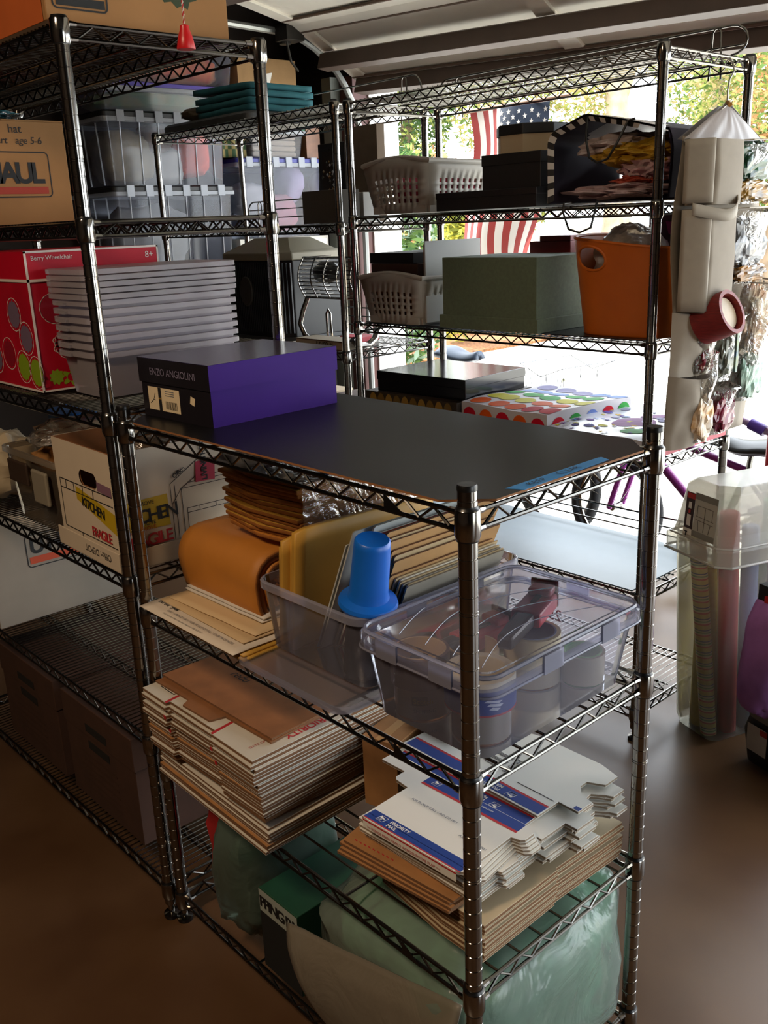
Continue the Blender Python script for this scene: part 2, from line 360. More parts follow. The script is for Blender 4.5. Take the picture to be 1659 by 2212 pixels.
shrub('low_shrub', 'low bright green plants edging the mulch bed below the flag', (8.9, 8.25, 0), [((0, 0, 0.25), (.5, .45, .28))], [lf[0], lf[1]], 41, 500, 0.07)
shrub('yellow_shrub', 'sunlit yellow green shrub directly behind the flag', (8.0, 7.50, 0), [((0, 0, 0.8), (.40, .38, .8)), ((0.1, -.05, 1.6), (.32, .32, .5))], [leaf_mat('leaf_yellow', '#c9c25a'), lf[0]], 51, 1800, 0.06)
tag(MB().box(15.6, 15.7, -12, 14, -0.05, 1.25).build('garden_fence', M('pale_fence', '#d9c9ae', 0.85, var=0.12, scale=4)), 'long pale board fence behind the trees', 'fence')
# --- flag hanging lengthways from a wooden pole
fl = thing('flag', 'American flag hanging straight down from a wooden pole outside the door', 'flag', (3.55, 0, 0))
fred, fwhite, fblue = M('flag_red', '#8a2a22', 0.8), M('flag_white', '#c9c0b4', 0.8), M('flag_blue', '#1c2636', 0.8)
FY1, FY0, FZ1, FZ0 = 3.21, 2.66, 2.085, 1.17
def ff(u, v):       # u along the pole (13 stripes), v down
    y = FY1 + (FY0 - FY1)*u; z = FZ1 + (FZ0 - FZ1)*v
    return (0.035*math.sin(u*7 + v*3) + 0.02*math.sin(v*9 - u*4), y + 0.10*v*(1) - 0.02*math.sin(v*5), z - 0.02*math.sin(u*6)*v)
mb = MB(); us = [k/13 for k in range(14)]
def fm(i, j): return 2 if (i >= 6 and j < 8) else (0 if i % 2 == 0 else 1)
mb.grid(ff, [k/39 for k in range(40)], 20, lambda i, j: 2 if (i >= 18 and j < 8) else (0 if (i // 3) % 2 == 0 else 1))
mb.build('cloth', [fred, fwhite, fblue], fl, smooth=True)
star_me = None
for r in range(9):
    for c in range(6 if r % 2 == 0 else 5):
        u = 0.473 + 0.525*(r + 0.5)/9; v = 0.012 + 0.385*((c + (0.5 if r % 2 == 0 else 1.0))/6)
        p0 = Vector(ff(u, v)) + Vector((-0.006, 0, 0)); s = 0.0165
        if star_me is None:
            pts = [Vector((0, math.sin(PI*k/5)*(s if k % 2 == 0 else s*0.42), math.cos(PI*k/5)*(s if k % 2 == 0 else s*0.42))) for k in range(10)]
            o = MB().add([(0, 0, 0)] + pts, [(0, 1 + k, 1 + (k + 1) % 10) for k in range(10)]).build('star', fwhite, fl); star_me = o.data
        else: o = bpy.data.objects.new('star', star_me); COL.objects.link(o); o.parent = fl
        o.location = p0
MB().tube([(0.0, 3.26, 2.085), (0.0, 2.50, 2.092)], 0.011, 10).build('pole', M('pole_wood', '#6b4a2c', 0.6), fl, smooth=True)
MB().tube([(0.0, 3.26, 2.085), (-0.7, 3.3, 2.02), (-0.78, 3.3, 2.0)], 0.008, 8).build('bracket', steel, fl, smooth=True)
# ================================================================ WIRE SHELVING
def wire_shelf(unit, x0, x1, y0, y1, z, wires, sp, mids=1, seg=8, ledge=None, plates=(), pitch=0.055):
    """z = collar top. wires 'x' run front to back, 'y' run end to end"""
    s = MB(); zt, zb = z - 0.007, z - 0.031; R, Rz, Rw = 0.0034, 0.0024, 0.0017
    g = 0.016
    def truss(a, b, r1=R):
        a, b = Vector(a), Vector(b); d = (b - a); L = d.length; d.normalize()
        s.tube([a, b], r1, seg); s.tube([a - Vector((0, 0, zt - zb)), b - Vector((0, 0, zt - zb))], r1, seg)
        n = max(2, int(round((L - 0.03)/pitch))*2); p = []
        for k in range(n + 1): p.append(a + d*(0.015 + (L - 0.03)*k/n) - Vector((0, 0, (0.002 if k % 2 else zt - zb - 0.002))))
        s.tube(p, Rz, max(5, seg - 2))
    truss((x0, y0 + g, zt), (x0, y1 - g, zt)); truss((x1, y0 + g, zt), (x1, y1 - g, zt))
    truss((x0 + g, y0, zt), (x1 - g, y0, zt)); truss((x0 + g, y1, zt), (x1 - g, y1, zt))
    if wires == 'x':
        n = int((y1 - y0)/sp)
        for k in range(1, n):
            y = y0 + (y1 - y0)*k/n; s.tube([(x0, y, zt + 0.0045), (x1, y, zt + 0.0045)], Rw, 5, cap=False)
        for k in range(mids):
            x = x0 + (x1 - x0)*(k + 1)/(mids + 1); truss((x, y0 + 0.02, zt - 0.002), (x, y1 - 0.02, zt - 0.002), 0.0028)
    else:
        n = int((x1 - x0)/sp)
        for k in range(1, n):
            x = x0 + (x1 - x0)*k/n; s.tube([(x, y0, zt + 0.0045), (x, y1, zt + 0.0045)], Rw + 0.0006, 5, cap=False)
        for k in range(mids):
            y = y0 + (y1 - y0)*(k + 1)/(mids + 1); s.tube([(x0, y, zt), (x1, y, zt)], 0.0028, 6)
    sh = s.build('wire_shelf', chrome_wire, unit, smooth=True)
    for (x, y) in ((x0, y0), (x1, y0), (x0, y1), (x1, y1)):
        c = MB(); c.lathe([(0.0146, -0.042, 1), (0.0148, -0.040, 0), (0.0171, -0.034), (0.0168, -0.002), (0.0160, 0.0, 1), (0.0140, 0.002, 1), (0.0135, 0.0042)], 20, (x, y, z))
        sx, sy = (1 if x == x0 else -1), (1 if y == y0 else -1)
        for zz in (zt, zb):
            c.tube([(x + sx*0.008, y, zz), (x + sx*0.030, y, zz)], [0.0065, 0.0045], 8); c.tube([(x, y + sy*0.008, zz), (x, y + sy*0.030, zz)], [0.0065, 0.0045], 8)
        c.build('corner_collar', [chrome, black_plastic], sh, smooth=True)
    for (a, b) in plates:   # small black name plate between the rods of a front edge
        MB().add([(a - 0.0045, b + 0.030, zt), (a - 0.0045, b - 0.012, zb), (a - 0.0045, b + 0.030, zb), (a - 0.003, b + 0.030, zt), (a - 0.003, b - 0.012, zb), (a - 0.003, b + 0.030, zb)],
                 [(0, 2, 1), (3, 4, 5), (0, 1, 4, 3), (1, 2, 5, 4), (2, 0, 3, 5)]).build('name_plate', black_plastic, sh)
    if ledge:               # wire guard rail along the back edge: (y from, y to, heights)
        l = MB(); la, lb, hs = ledge; top = hs[-1]
        l.tube([(x1, la, z), (x1, la + 0.01, z + 0.005)] , 0.003, 6)
        loop = []
        for k in range(9): a = -PI/2 - PI*k/8; loop.append((x1, la + 0.045 + 0.045*math.cos(a), z + 0.012 + (top - 0.012)/2 + (top - 0.012)/2*math.sin(a)))
        loop = loop + [(x1, lb - 0.045, z + top)]
        for k in range(1, 9): a = PI/2 - PI*k/8; loop.append((x1, lb - 0.045 + 0.045*math.cos(a), z + 0.012 + (top - 0.012)/2 + (top - 0.012)/2*math.sin(a)))
        l.tube(loop, 0.0032, 8)
        for h in hs[:-1]: l.tube([(x1, la + 0.01, z + h), (x1, lb - 0.01, z + h)], 0.0026, 6)
        m = max(2, int((lb - la)/0.42))
        for k in range(m):
            y = la + 0.09 + (lb - la - 0.18)*k/(m - 1)
            l.tube([(x1, y - 0.018, z - 0.045), (x1, y - 0.012, z + top - 0.01), (x1, y - 0.004, z + top), (x1, y + 0.004, z + top), (x1, y + 0.012, z + top - 0.01), (x1, y + 0.018, z - 0.045)], 0.0028, 6)
        l.build('guard_rail', chrome_wire, sh, smooth=True)
    return sh
def posts(unit, xy, h, cap_m=None, seg=18, capped=True):
    for (x, y) in xy:
        p = MB(); pr = [(0.0127, 0.045)]; z = 0.045 + 0.0254*0.8
        k = 0
        while z < h - 0.01:
            ng = 2 if k % 8 == 5 else 1
            for gq in range(ng):
                zz = z + gq*0.004
                pr += [(0.0127, zz - 0.0013), (0.0118, zz - 0.0006), (0.0118, zz + 0.0006), (0.0127, zz + 0.0013)]
            z += 0.0254; k += 1
        pr += [(0.0127, h)]
        p.lathe(pr, seg, (x, y, 0))
        po_ = p.build('post', chrome, unit, smooth=True)
        if capped: MB().lathe([(0.0131, h - 0.004), (0.0133, h + 0.001), (0.0122, h + 0.004), (0.0, h + 0.0045)], seg, (x, y, 0)).build('post_cap', cap_m or black_plastic, po_, smooth=True)
        MB().lathe([(0.017, 0.0, 1), (0.018, 0.004, 1), (0.018, 0.010, 0), (0.007, 0.013), (0.007, 0.034), (0.0125, 0.036), (0.0125, 0.047)], 16, (x, y, 0)).build('levelling_foot', [chrome, black_plastic], po_, smooth=True)
AX, AY = 0.4222, 0.8832
A = thing('shelving_unit', 'short chrome wire shelving unit holding packing supplies under a black top', 'shelving unit', (0, 0, 0))
posts(A, ((0, 0), (AX, 0), (0, AY), (AX, AY)), 1.174, seg=24)
A_Z = [1.146, 0.764, 0.406, 0.075]
for z in A_Z: wire_shelf(A, 0, AX, 0, AY, z, 'y', 0.047, 2, 8, plates=((0, 0.12),) if z > 0.2 else ())
DX0, DX1, DY, DL = -0.0150, 0.3990, 0.9145, 1.19
D = thing('shelving_unit', 'tall chrome wire shelving unit loaded with moving boxes, with a red doll box', 'shelving unit', (DX0, DY, 0))
dw = DX1 - DX0
posts(D, ((0, 0), (dw, 0), (0, DL), (dw, DL)), 1.845, seg=20)
D_Z = [1.845, 1.517, 1.16, 0.826, 0.463, 0.092]
for z in D_Z: wire_shelf(D, 0, dw, 0, DL, z, 'x', 0.0165, 2, 7)
BX, BW, BY0, BL = 1.3494, 0.4222, 0.5883, 1.1582
B = thing('shelving_unit', 'tall chrome wire shelving unit holding baskets, gift bags and the orange tub', 'shelving unit', (BX, BY0, 0))
posts(B, ((0, 0), (BW, 0), (0, BL), (BW, BL)), 1.876, seg=16)
B_Z = [1.873, 1.514, 1.163, 0.842, 0.462, 0.10]
for i, z in enumerate(B_Z):
    wire_shelf(B, 0, BW, 0, BL, z, 'x', 0.020, 1, 6, ledge=(0.01, BL - 0.01, [0.035, 0.085]) if i == 0 else (0.03, BL - 0.03, [0.028, 0.055, 0.085]) if i == 4 else None)
CY0 = 1.8156
Cu = thing('shelving_unit', 'chrome wire shelving unit in the far corner with a dark heater on it', 'shelving unit', (BX, CY0, 0))
posts(Cu, ((0, 0), (BW, 0), (0, 1.168), (BW, 1.168)), 1.882, seg=14)
C_Z = [1.879, 1.495, 1.055, 0.60, 0.10]
for i, z in enumerate(C_Z):
    wire_shelf(Cu, 0, BW, 0, 1.168, z, 'x', 0.0255, 1, 6, ledge=(0.01, 1.1, [0.04, 0.115]) if i == 0 else (0.02, 1.14, [0.035, 0.07, 0.105]) if i in (1, 2) else None)
# ================================================================ FRONT UNIT, TOP
Z1 = 1.1475
ln_top, ln_edge = M('liner_black', '#0f0f12', 0.36, spec=0.32, var=0.08, scale=60), M('liner_edge', '#8a5a32', 0.8)
poly = [(0.044, -0.010), (0.378, -0.010), (0.428, 0.044), (0.428, 0.839), (0.378, 0.8925), (0.044, 0.8925), (-0.006, 0.839), (-0.006, 0.044)]
tag(MB().prism(poly, Z1, Z1 + 0.0032, 0, 1).build('shelf_liner', [ln_top, ln_edge]), 'black hardboard sheet with clipped corners covering the top of the short unit', 'shelf liner')
Z1 += 0.0033
tp = thing('tape_strip', 'blue masking tape strip lettered by hand on the edge of the black board', 'tape', (0.0, 0, Z1))
MB().prism([(0.098, -0.0116), (0.297, -0.0042), (0.302, 0.0125), (0.296, 0.0145), (0.086, 0.0120)], 0, 0.0004).build('tape', M('painters_tape', '#2f7fc0', 0.6, var=0.06, scale=40), tp)
text('KEEP', 0.0155, (0.117, -0.0055, 0.0004), (1, 0.03, 0), (0, 1, 0), ink, tp, shear=0.15, sp=1.15)
text('CLEAR', 0.0155, (0.185, -0.0030, 0.0004), (1, 0.03, 0), (0, 1, 0), ink, tp, shear=-0.1, sp=1.15)
# shoe box
sb = thing('shoe_box', 'purple shoe box with a lettered end coloured dark for shade on the black board', 'shoe box', (0.057, 0.662, Z1), math.radians(2.0))
pu, pud, pub = M('purple_card', '#330f6c', 0.6, spec=0.12, var=0.06, scale=12), M('purple_card_top', '#3a3046', 0.2, var=0.10, scale=5), M('purple_card_shade', '#120e16', 0.5)  # end face is purple card too, its shade coloured in near black
W_, L_, H_ = 0.302, 0.236, 0.112
b = MB(); b.box(0.003, W_ - 0.003, 0.003, L_ - 0.003, 0, H_ - 0.01, 0); b.quad((0.0024, L_ - .003, 0), (0.0024, 0.003, 0), (0.0024, 0.003, H_ - 0.02), (0.0024, L_ - .003, H_ - 0.02), 1)
b.build('box_body', [pu, pub], sb)
b = MB(); b.box(0, W_, 0, L_, H_ - 0.046, H_, 0); b.quad((-0.0004, L_, H_ - .046), (-0.0004, 0, H_ - .046), (-0.0004, 0, H_), (-0.0004, L_, H_), 1); b.quad((0, 0, H_ + .0004), (W_, 0, H_ + .0004), (W_, L_, H_ + .0004), (0, L_, H_ + .0004), 2)
ld_ = b.build('box_lid', [pu, pub, pud], sb)
text('ENZO ANGIOLINI', 0.019, (-0.0004, 0.195, H_ - 0.030), (0, -1, 0), (0, 0, 1), M('silver_print', '#77738a', 0.5), sb)
lb = MB(); lb.quad((0.0018, 0.212, 0.014), (0.0018, 0.104, 0.014), (0.0018, 0.104, 0.058), (0.0018, 0.212, 0.058), 0)
lb.quad((0.0014, 0.176, 0.014), (0.0014, 0.166, 0.014), (0.0014, 0.166, 0.058), (0.0014, 0.176, 0.058), 1)
for k in range(14):
    y = 0.152 - k*0.0028; lb.quad((0.0014, y, 0.019), (0.0014, y - (0.0007 + (k*7 % 3)*0.0005), 0.019), (0.0014, y - (0.0007 + (k*7 % 3)*0.0005), 0.034), (0.0014, y, 0.034), 1)
lb.quad((0.0014, 0.176, 0.036), (0.0014, 0.166, 0.036), (0.0014, 0.166, 0.039), (0.0014, 0.176, 0.039), 2)
for k in range(3): lb.quad((0.0014, 0.152, 0.044 + k*0.004), (0.0014, 0.122, 0.044 + k*0.004), (0.0014, 0.122, 0.0455 + k*0.004), (0.0014, 0.152, 0.0455 + k*0.004), 3)
lb.tube([(0.0014, 0.205, 0.026), (0.0014, 0.193, 0.034), (0.0014, 0.187, 0.046)], 0.0006, 4, 1); lb.tube([(0.0014, 0.193, 0.034), (0.0014, 0.187, 0.033)], 0.0006, 4, 1)
lb.build('size_label', [M('label_cream', '#d8c7a6', 0.7), ink, M('label_yellow', '#c89a2a', 0.7), grey_ink], sb)
MB().quad((0.0016, 0.070, 0.038), (0.0016, 0.056, 0.034), (0.0016, 0.052, 0.048), (0.0016, 0.066, 0.052)).build('price_sticker', M('label_cream', '#d8c7a6'), sb)
# ================================================================ FRONT UNIT, SECOND SHELF
Z2 = 0.7655
cl_bin = clear('bin_plastic', '#d9dcf8', 0.17, '#f6f7fd', 0.12, 0.5)
cl_lid = clear('lid_plastic', '#d9dcf8', 0.18, '#f6f7fd', 0.10, 0.5)
cl_rim = clear('rim_plastic', '#d9dcf4', 0.38, '#f4f5fd', 0.14, 0.5)
def clear_bin(t, bx, tx, h, rimz, wallm, rimm, r=0.03, th=0.0022, rim_w=0.006):
    """tapered clear tub: bx, tx = (x0,x1,y0,y1) at foot and rim; inside really hollow"""
    s = MB(); R0 = rrect(*bx, r*0.8, 0.0); Rb = rrect(bx[0]-.001, bx[1]+.001, bx[2]-.001, bx[3]+.001, r*0.85, 0.008); R1 = rrect(*tx, r, h)
    I1 = rrect(tx[0]+th, tx[1]-th, tx[2]+th, tx[3]-th, r, h); I0 = rrect(bx[0]+th, bx[1]-th, bx[2]+th, bx[3]-th, r*0.8, th + 0.001)
    s.loft([R0, Rb, R1], cap1=False)
    s.build('tub_wall', wallm, t, smooth=True)
    q = MB(); e = rim_w
    q.loft([rrect(*tx, r, h - rimz), rrect(tx[0]-e, tx[1]+e, tx[2]-e, tx[3]+e, r+e, h - rimz), rrect(tx[0]-e, tx[1]+e, tx[2]-e, tx[3]+e, r+e, h - 0.002), rrect(tx[0]-e*.6, tx[1]+e*.6, tx[2]-e*.6, tx[3]+e*.6, r+e*.6, h), rrect(*tx, r, h)], cap0=False, cap1=False)
    q.build('rim', rimm, t, smooth=True)
lbn = thing('storage_bin', 'clear plastic bin with its lid on, full of tape rolls', 'storage bin', (0.205, 0.118, Z2))
clear_bin(lbn, (-0.168, 0.168, -0.108, 0.112), (-0.182, 0.186, -0.126, 0.130), 0.118, 0.012, cl_bin, cl_rim, 0.028)
q = MB(); e = lambda d, z, r=0.03: rrect(-0.190 + d, 0.193 - d, -0.135 + d, 0.139 - d, r, z)
q.loft([e(0, 0.108), e(0, 0.130), e(0.006, 0.136), e(0.020, 0.1365, 0.025), e(0.024, 0.131, 0.022), e(0.030, 0.131, 0.02)], cap0=False, cap1=True)
q_ = q.build('bin_lid', cl_lid, lbn, smooth=True)
rb = MB(); rb.tube([(p[0], p[1], 0.136) for p in rrect(-0.184, 0.187, -0.129, 0.133, 0.03)], 0.0035, 6, closed=True)
rb.tube([(p[0], p[1], 0.110) for p in rrect(-0.190, 0.193, -0.135, 0.139, 0.03)], 0.0022, 6, closed=True)
for k in range(4):
    rb.tube([(-0.150 + 0.30*j/14, -0.09 + 0.055*k + 0.05*math.sin(PI*j/14), 0.1325) for j in range(15)], 0.0008, 5)
for (x, y) in ((-0.05, -0.136), (0.09, -0.136), (-0.05, 0.140), (0.09, 0.140)): rb.box(x - 0.022, x + 0.022, y - 0.002, y + 0.002, 0.108, 0.137)
for (x, y) in ((-0.191, -0.05), (-0.191, 0.06), (0.194, 0.0)): rb.box(x - 0.002, x + 0.002, y - 0.022, y + 0.022, 0.108, 0.137)
rb.build('lid_rib', cl_rim, q_, smooth=True)
text('25', 0.03, (0.177, 0.02, 0.06), (0, 1, 0), (0, 0, 1), red_ink, lbn, 'pen_mark')
# tape rolls in the bin
def roll(label, x, y, z, ro, h, mt, core=None, ri=0.038, wrap=None, name='tape_roll', rz=0):
    t = thing(name, label, 'tape roll', (x, y, z), rz, 'rolls of tape in the lidded bin')
    MB().ring(ro, ri + 0.003, h, 36).build('tape_winding', mt, t, smooth=True)
    MB().ring(ri + 0.003, ri, h + 0.0008, 36).build('core', core or kraft, t, smooth=True)
    return t
def wrap_text(s, size, r, ang, z, mat, parent, name='printed_lettering'):
    """lettering bent round a cylinder of radius r"""
    o = text(s, size, (0, 0, 0), (1, 0, 0), (0, 1, 0), mat, parent, name)
    for v in o.data.vertices:
        a = ang + v.co.x / r; v.co = Vector((r*math.cos(a), r*math.sin(a), z + v.co.y))
    return o
m_tan = M('tape_tan', '#c9b79a', 0.5, var=0.05); m_brn = M('tape_brown', '#6a5140', 0.35); m_clr = clear('tape_clear', '#d8cdb6', 0.75, '#f2ead8', 0.15, 0.6)
m_msk = M('tape_cream', '#cdbf9c', 0.55, var=0.05); m_usps = M('usps_blue', '#24408c', 0.45)
zb = Z2 + 0.003
rA = roll('clear packing tape roll with a gold label strip, under the brown roll', 0.088, 0.180, zb, 0.044, 0.048, m_clr)
bnd = MB(); bnd.grid(lambda u, v: (0.0444*math.cos(3.55 + 0.55*u), 0.0444*math.sin(3.55 + 0.55*u), 0.024 + 0.015*v), 8, 1); bnd.build('label_band', M('scotch_band', '#3f3a24', 0.6), rA)
wrap_text('Scotch', 0.0115, 0.0447, 3.60, 0.027, M('label_gold', '#b8a45a', 0.6), rA); wrap_text('SHIPPING', 0.0085, 0.0447, 3.60, 0.012, grey_ink, rA)
roll('brown packing tape roll stacked on the clear roll nearest the open bin', 0.086, 0.182, zb + 0.049, 0.046, 0.050, m_brn, M('core_tan', '#c7a679', 0.8))
rB = roll('clear packing tape roll under the blue postal roll', 0.098, 0.068, zb, 0.044, 0.046, m_clr)
rB2 = roll('large white tape roll wearing a blue postal label with a red edge', 0.098, 0.070, zb + 0.047, 0.052, 0.052, M('tape_white', '#d5cdb8', 0.5), M('core_cream', '#d7c8a6', 0.8), 0.036)
bnd = MB(); bnd.ring(0.0526, 0.0522, 0.036, 40, (0, 0, 0.003), 0); bnd.ring(0.0527, 0.0522, 0.003, 40, (0, 0, 0.0), 1); bnd.build('postal_band', [m_usps, red_ink], rB2, smooth=True)
eg = MB()
for (u0, u1, v0, v1) in ((0.02, 0.46, 0.024, 0.027), (0.10, 0.50, 0.018, 0.0215), (0.16, 0.40, 0.012, 0.0155)):
    eg.grid(lambda u, v: (0.0529*math.cos(3.95 + u0 + (u1-u0)*u + 0.1*v), 0.0529*math.sin(3.95 + u0 + (u1-u0)*u + 0.1*v), v0 + (v1-v0)*v - 0.003*u), 6, 1)
eg.build('printed_emblem', M('emblem_pale', '#b9c3dc', 0.6), rB2)
roll('cream tape roll under the lid near the middle of the bin', 0.195, 0.172, zb + 0.022, 0.042, 0.048, M('tape_tan2', '#b49a78', 0.45), M('core_tan', '#c7a679'))
roll('clear tape roll lying flat below the cream roll in the middle', 0.197, 0.174, zb, 0.045, 0.0215, m_clr)
rC = roll('thick beige tape roll beside the bin corner by the far post', 0.278, 0.118, zb + 0.034, 0.046, 0.050, m_msk, M('core_blue', '#7d88a4', 0.7), 0.036)
roll('clear tape roll beneath the thick beige roll', 0.280, 0.120, zb, 0.047, 0.033, m_clr)
rD = roll('clear tape roll with a green core leaf label by the far post', 0.335, 0.060, zb, 0.036, 0.048, m_clr, M('core_green', '#5b8a55', 0.7), 0.028)
g = thing('tape_roll', 'narrow olive tape ring standing on edge at the back of the bin', 'tape roll', (0.305, 0.208, zb + 0.0315), 0, 'rolls of tape in the lidded bin')
rg = MB(Matrix.Rotation(PI/2, 4, 'X')).ring(0.031, 0.025, 0.018, 32, (0, 0, -0.009)); rg.build('tape_winding', M('tape_olive', '#8c8a5c', 0.5), g, smooth=True)
mred, mgun = M('gun_red', '#c21f34', 0.35), M('gun_black', '#17181c', 0.4)
def gun(label, x, y, z, rz):
    t = thing('tape_dispenser', label, 'tape dispenser', (x, y, z), rz, 'red tape dispensers in the lidded bin')
    b = MB(); b.prism([(-0.05, -0.025), (0.045, -0.025), (0.052, 0.0), (0.045, 0.025), (-0.05, 0.025)], 0, 0.026); b.box(0.02, 0.05, -0.02, 0.02, 0.026, 0.040); b.build('housing', mred, t, bevel=0.004)
    h = MB(); h.prism([(-0.15, -0.014), (-0.048, -0.017), (-0.048, 0.017), (-0.15, 0.012)], 0.002, 0.026); h.build('handle', mgun, t, bevel=0.006)
    c = MB(); c.box(-0.012, 0.034, -0.004, 0.004, 0.0262, 0.030); c.build('slot', mgun, t)
    bl = MB(); bl.box(0.050, 0.054, -0.024, 0.024, 0.0, 0.046); bl.build('cutter', chrome, t)
gun('red tape dispenser with a black handle lying toward the middle of the bin', 0.248, 0.203, zb + 0.0465, math.radians(-4))
gun('red tape dispenser lying on the beige roll by the far corner of the bin', 0.325, 0.150, zb + 0.0852, math.radians(20))
# open bin and its sheets
obn = thing('storage_bin', 'open clear plastic bin crammed with upright cardboard sheets', 'storage bin', (0.235, 0.405, Z2))
clear_bin(obn, (-0.180, 0.180, -0.130, 0.128), (-0.192, 0.196, -0.138, 0.138), 0.128, 0.014, cl_bin, cl_rim, 0.028)
# lid for it, lying under the tub's front edge
ldx = thing('bin_lid', 'clear plastic lid lying flat under the open bin and sticking out at the front', 'bin lid', (0.10, 0.398, Z2 - 0.0006))
obn.location.z += 0.009
q = MB(); e2 = lambda d, z, r=0.03: rrect(-0.122 + d, 0.27 - d, -0.150 + d, 0.146 - d, r, z)
q.loft([e2(0.012, 0.0), e2(0.0, 0.0), e2(0, 0.007), e2(0.008, 0.0075), e2(0.012, 0.004)], cap0=True, cap1=False); q.build('lid_tray', clear('lid_plastic_matt', '#d9dcf8', 0.20, '#f6f7fd', 0.35, 0.3), ldx, smooth=True)
def leaning(name, label, cat, group, y0, th, x0, x1, h, lean, mats, zb_, jag=0.0, tilt=0.0, cut=0.0):
    """sheet standing on edge, its top leaning by `lean` toward -y"""
    t = MB(); ly = -h*math.sin(lean); hz = h*math.cos(lean)
    prof = [(x0, 0), (x1, 0), (x1, 1 - tilt), (x1 - cut, 1), (x0 + cut, 1), (x0, 1 - cut*3)]
    vs = []
    for d in (0, th):
        for (x, k) in prof: vs.append((x - x0, ly*k + d, hz*k))
    n = len(prof)
    fs = [tuple(range(n)), tuple(range(2*n - 1, n - 1, -1))] + [(i, i + n, (i + 1) % n + n, (i + 1) % n) for i in range(n)]
    t.add(vs, [fs[0]], 0).add(vs, [fs[1]], 0).add(vs, fs[2:], 1)
    o = t.build(name, mats, None); o.location = (x0, y0, zb_)
    return tag(o, label, cat, group)
zo = Z2 + 0.0115
kr2 = M('sheet_tan', '#b38a58', 0.85, var=0.12, scale=10); kr3 = M('sheet_pale', '#b9a27c', 0.8, var=0.1, scale=10); gy = M('sheet_grey', '#8f897c', 0.8, var=0.08)
spec = []
random.seed(11)
y = 0.336
kinds = [(gy, 0.158), (kr3, 0.160), (gy, 0.162), (kr3, 0.165), (M('sheet_white', '#c9c2b4', 0.8), 0.168), (kr3, 0.172), (kr2, 0.178), (kr2, 0.205), (kr3, 0.215), (kr2, 0.225), (kr2, 0.245), (kr3, 0.250), (kr2, 0.262)]
for i, (mt, h) in enumerate(kinds):
    corr = i >= 6; th = 0.0045 if corr else 0.0030
    leaning('cardboard_sheet', 'cardboard sheet leaning in the open bin among its neighbours', 'cardboard sheet', 'cardboard sheets in the open bin', y, th, 0.136 + random.uniform(0, .012) + (0.01 if i < 6 else 0), 0.406 - random.uniform(0, .02), h, 0.40 + 0.004*i, [mt, kraft_edge if corr else mt], zo, cut=0.004)
    y += th + 0.0028
mg_y = y + 0.004
mag_mats = [M('magazine_orange', '#b5642c', 0.35, col2='#16181f', scale=14), M('magazine_blue', '#2d4f86', 0.35, col2='#c3572b', scale=16), M('paper_grey', '#aab0ae', 0.5, var=0.06)]
for i in range(3):
    leaning('magazine', ('dark magazine with an orange cover pressed between sheets in the open bin', 'blue and orange magazine in the open bin beside the cardboard', 'grey white magazine at the mailer end of the open bin')[i], 'magazine', None, mg_y, 0.004, 0.134 - 0.004*i, 0.40, 0.245 + 0.015*i, 0.46, [mag_mats[i], M('page_edge', '#b8b3a8', 0.8)], zo, cut=0.003); mg_y += 0.0070
for i in range(2): leaning('padded_mailer', ('white poly mailer standing by the grey magazine in the open bin', 'grey white poly mailer tucked before the yellow mailers')[i], 'mailer', None, mg_y, 0.003, 0.10, 0.41, 0.262 - 0.03*i, 0.42, [M('mailer_white', '#b9bcb8', 0.45, var=0.1, scale=8)]*2, zo, cut=0.003); mg_y += 0.008
# cling film roll with blue handle
sw = thing('stretch_wrap', 'dark stretch wrap roll with a bright blue handle standing in the open bin', 'stretch wrap', (0.093, 0.327, zo))
tl = Matrix.Rotation(math.radians(11.5), 4, 'X') @ Matrix.Rotation(math.radians(-2), 4, 'Y')
mbl = M('handle_blue', '#0f62c4', 0.38, var=0.04)
MB(tl).lathe([(0.0, 0.0), (0.030, 0.0), (0.033, 0.004), (0.0335, 0.125), (0.032, 0.128)], 32).build('film_roll', M('dark_film', '#1d2a38', 0.25), sw, smooth=True)
MB(tl).lathe([(0.028, 0.126), (0.046, 0.130), (0.049, 0.136), (0.047, 0.142), (0.034, 0.147), (0.0318, 0.155), (0.0292, 0.240), (0.0285, 0.248), (0.0262, 0.2505), (0.0, 0.2495)], 36).build('handle', mbl, sw, smooth=True)
# padded mailers
m_or = M('mailer_orange', '#b9772b', 0.6, var=0.10, scale=7, bump=0.15); m_ye = M('mailer_yellow', '#c0923a', 0.55, var=0.10, scale=9, bump=0.15); m_ore = M('mailer_edge', '#93591f', 0.8, var=0.2, scale=40)
def drape(label, x0, x1, y0, y1, z, drop, th, out, seed, mats):
    """mailer lying flat whose front end hangs down: outer skin radius `out` beyond x0"""
    rnd = random.Random(seed)
    def path(s, yv):
        top = (x1 - x0)
        w = 0.003*mnoise.noise(Vector((s*4, yv*9, seed)))
        if s < 0.5: k = s/0.5; return (x1 - (top - 0.02)*k, z + w)
        if s < 0.65: a = (s - 0.5)/0.15*PI/2; return (x0 + 0.02 - (0.02 + out)*math.sin(a), z - (0.02 + out)*(1 - math.cos(a)) + w)
        k = (s - 0.65)/0.35; return (x0 - out + w*1.5 + 0.012*k*k, z - 0.02 - out - (drop - 0.02 + 0.010*mnoise.noise(Vector((yv*14, seed*2.3, 1)))) * k)
    o = MB(); o.grid(lambda u, v: (lambda p: (p[0] - x0, y0 + (y1 - y0)*v - y0, p[1]))(path(u, y0 + (y1 - y0)*v)), 26, 10)
    ob = o.build('padded_mailer', mats, None, smooth=True, solid=th, loc=(x0, y0, 0)); ob.modifiers['thick'].material_offset_rim = 1; ob.modifiers['thick'].offset = 1
    return tag(ob, label, 'padded mailer', 'orange padded mailers folded over the pile')
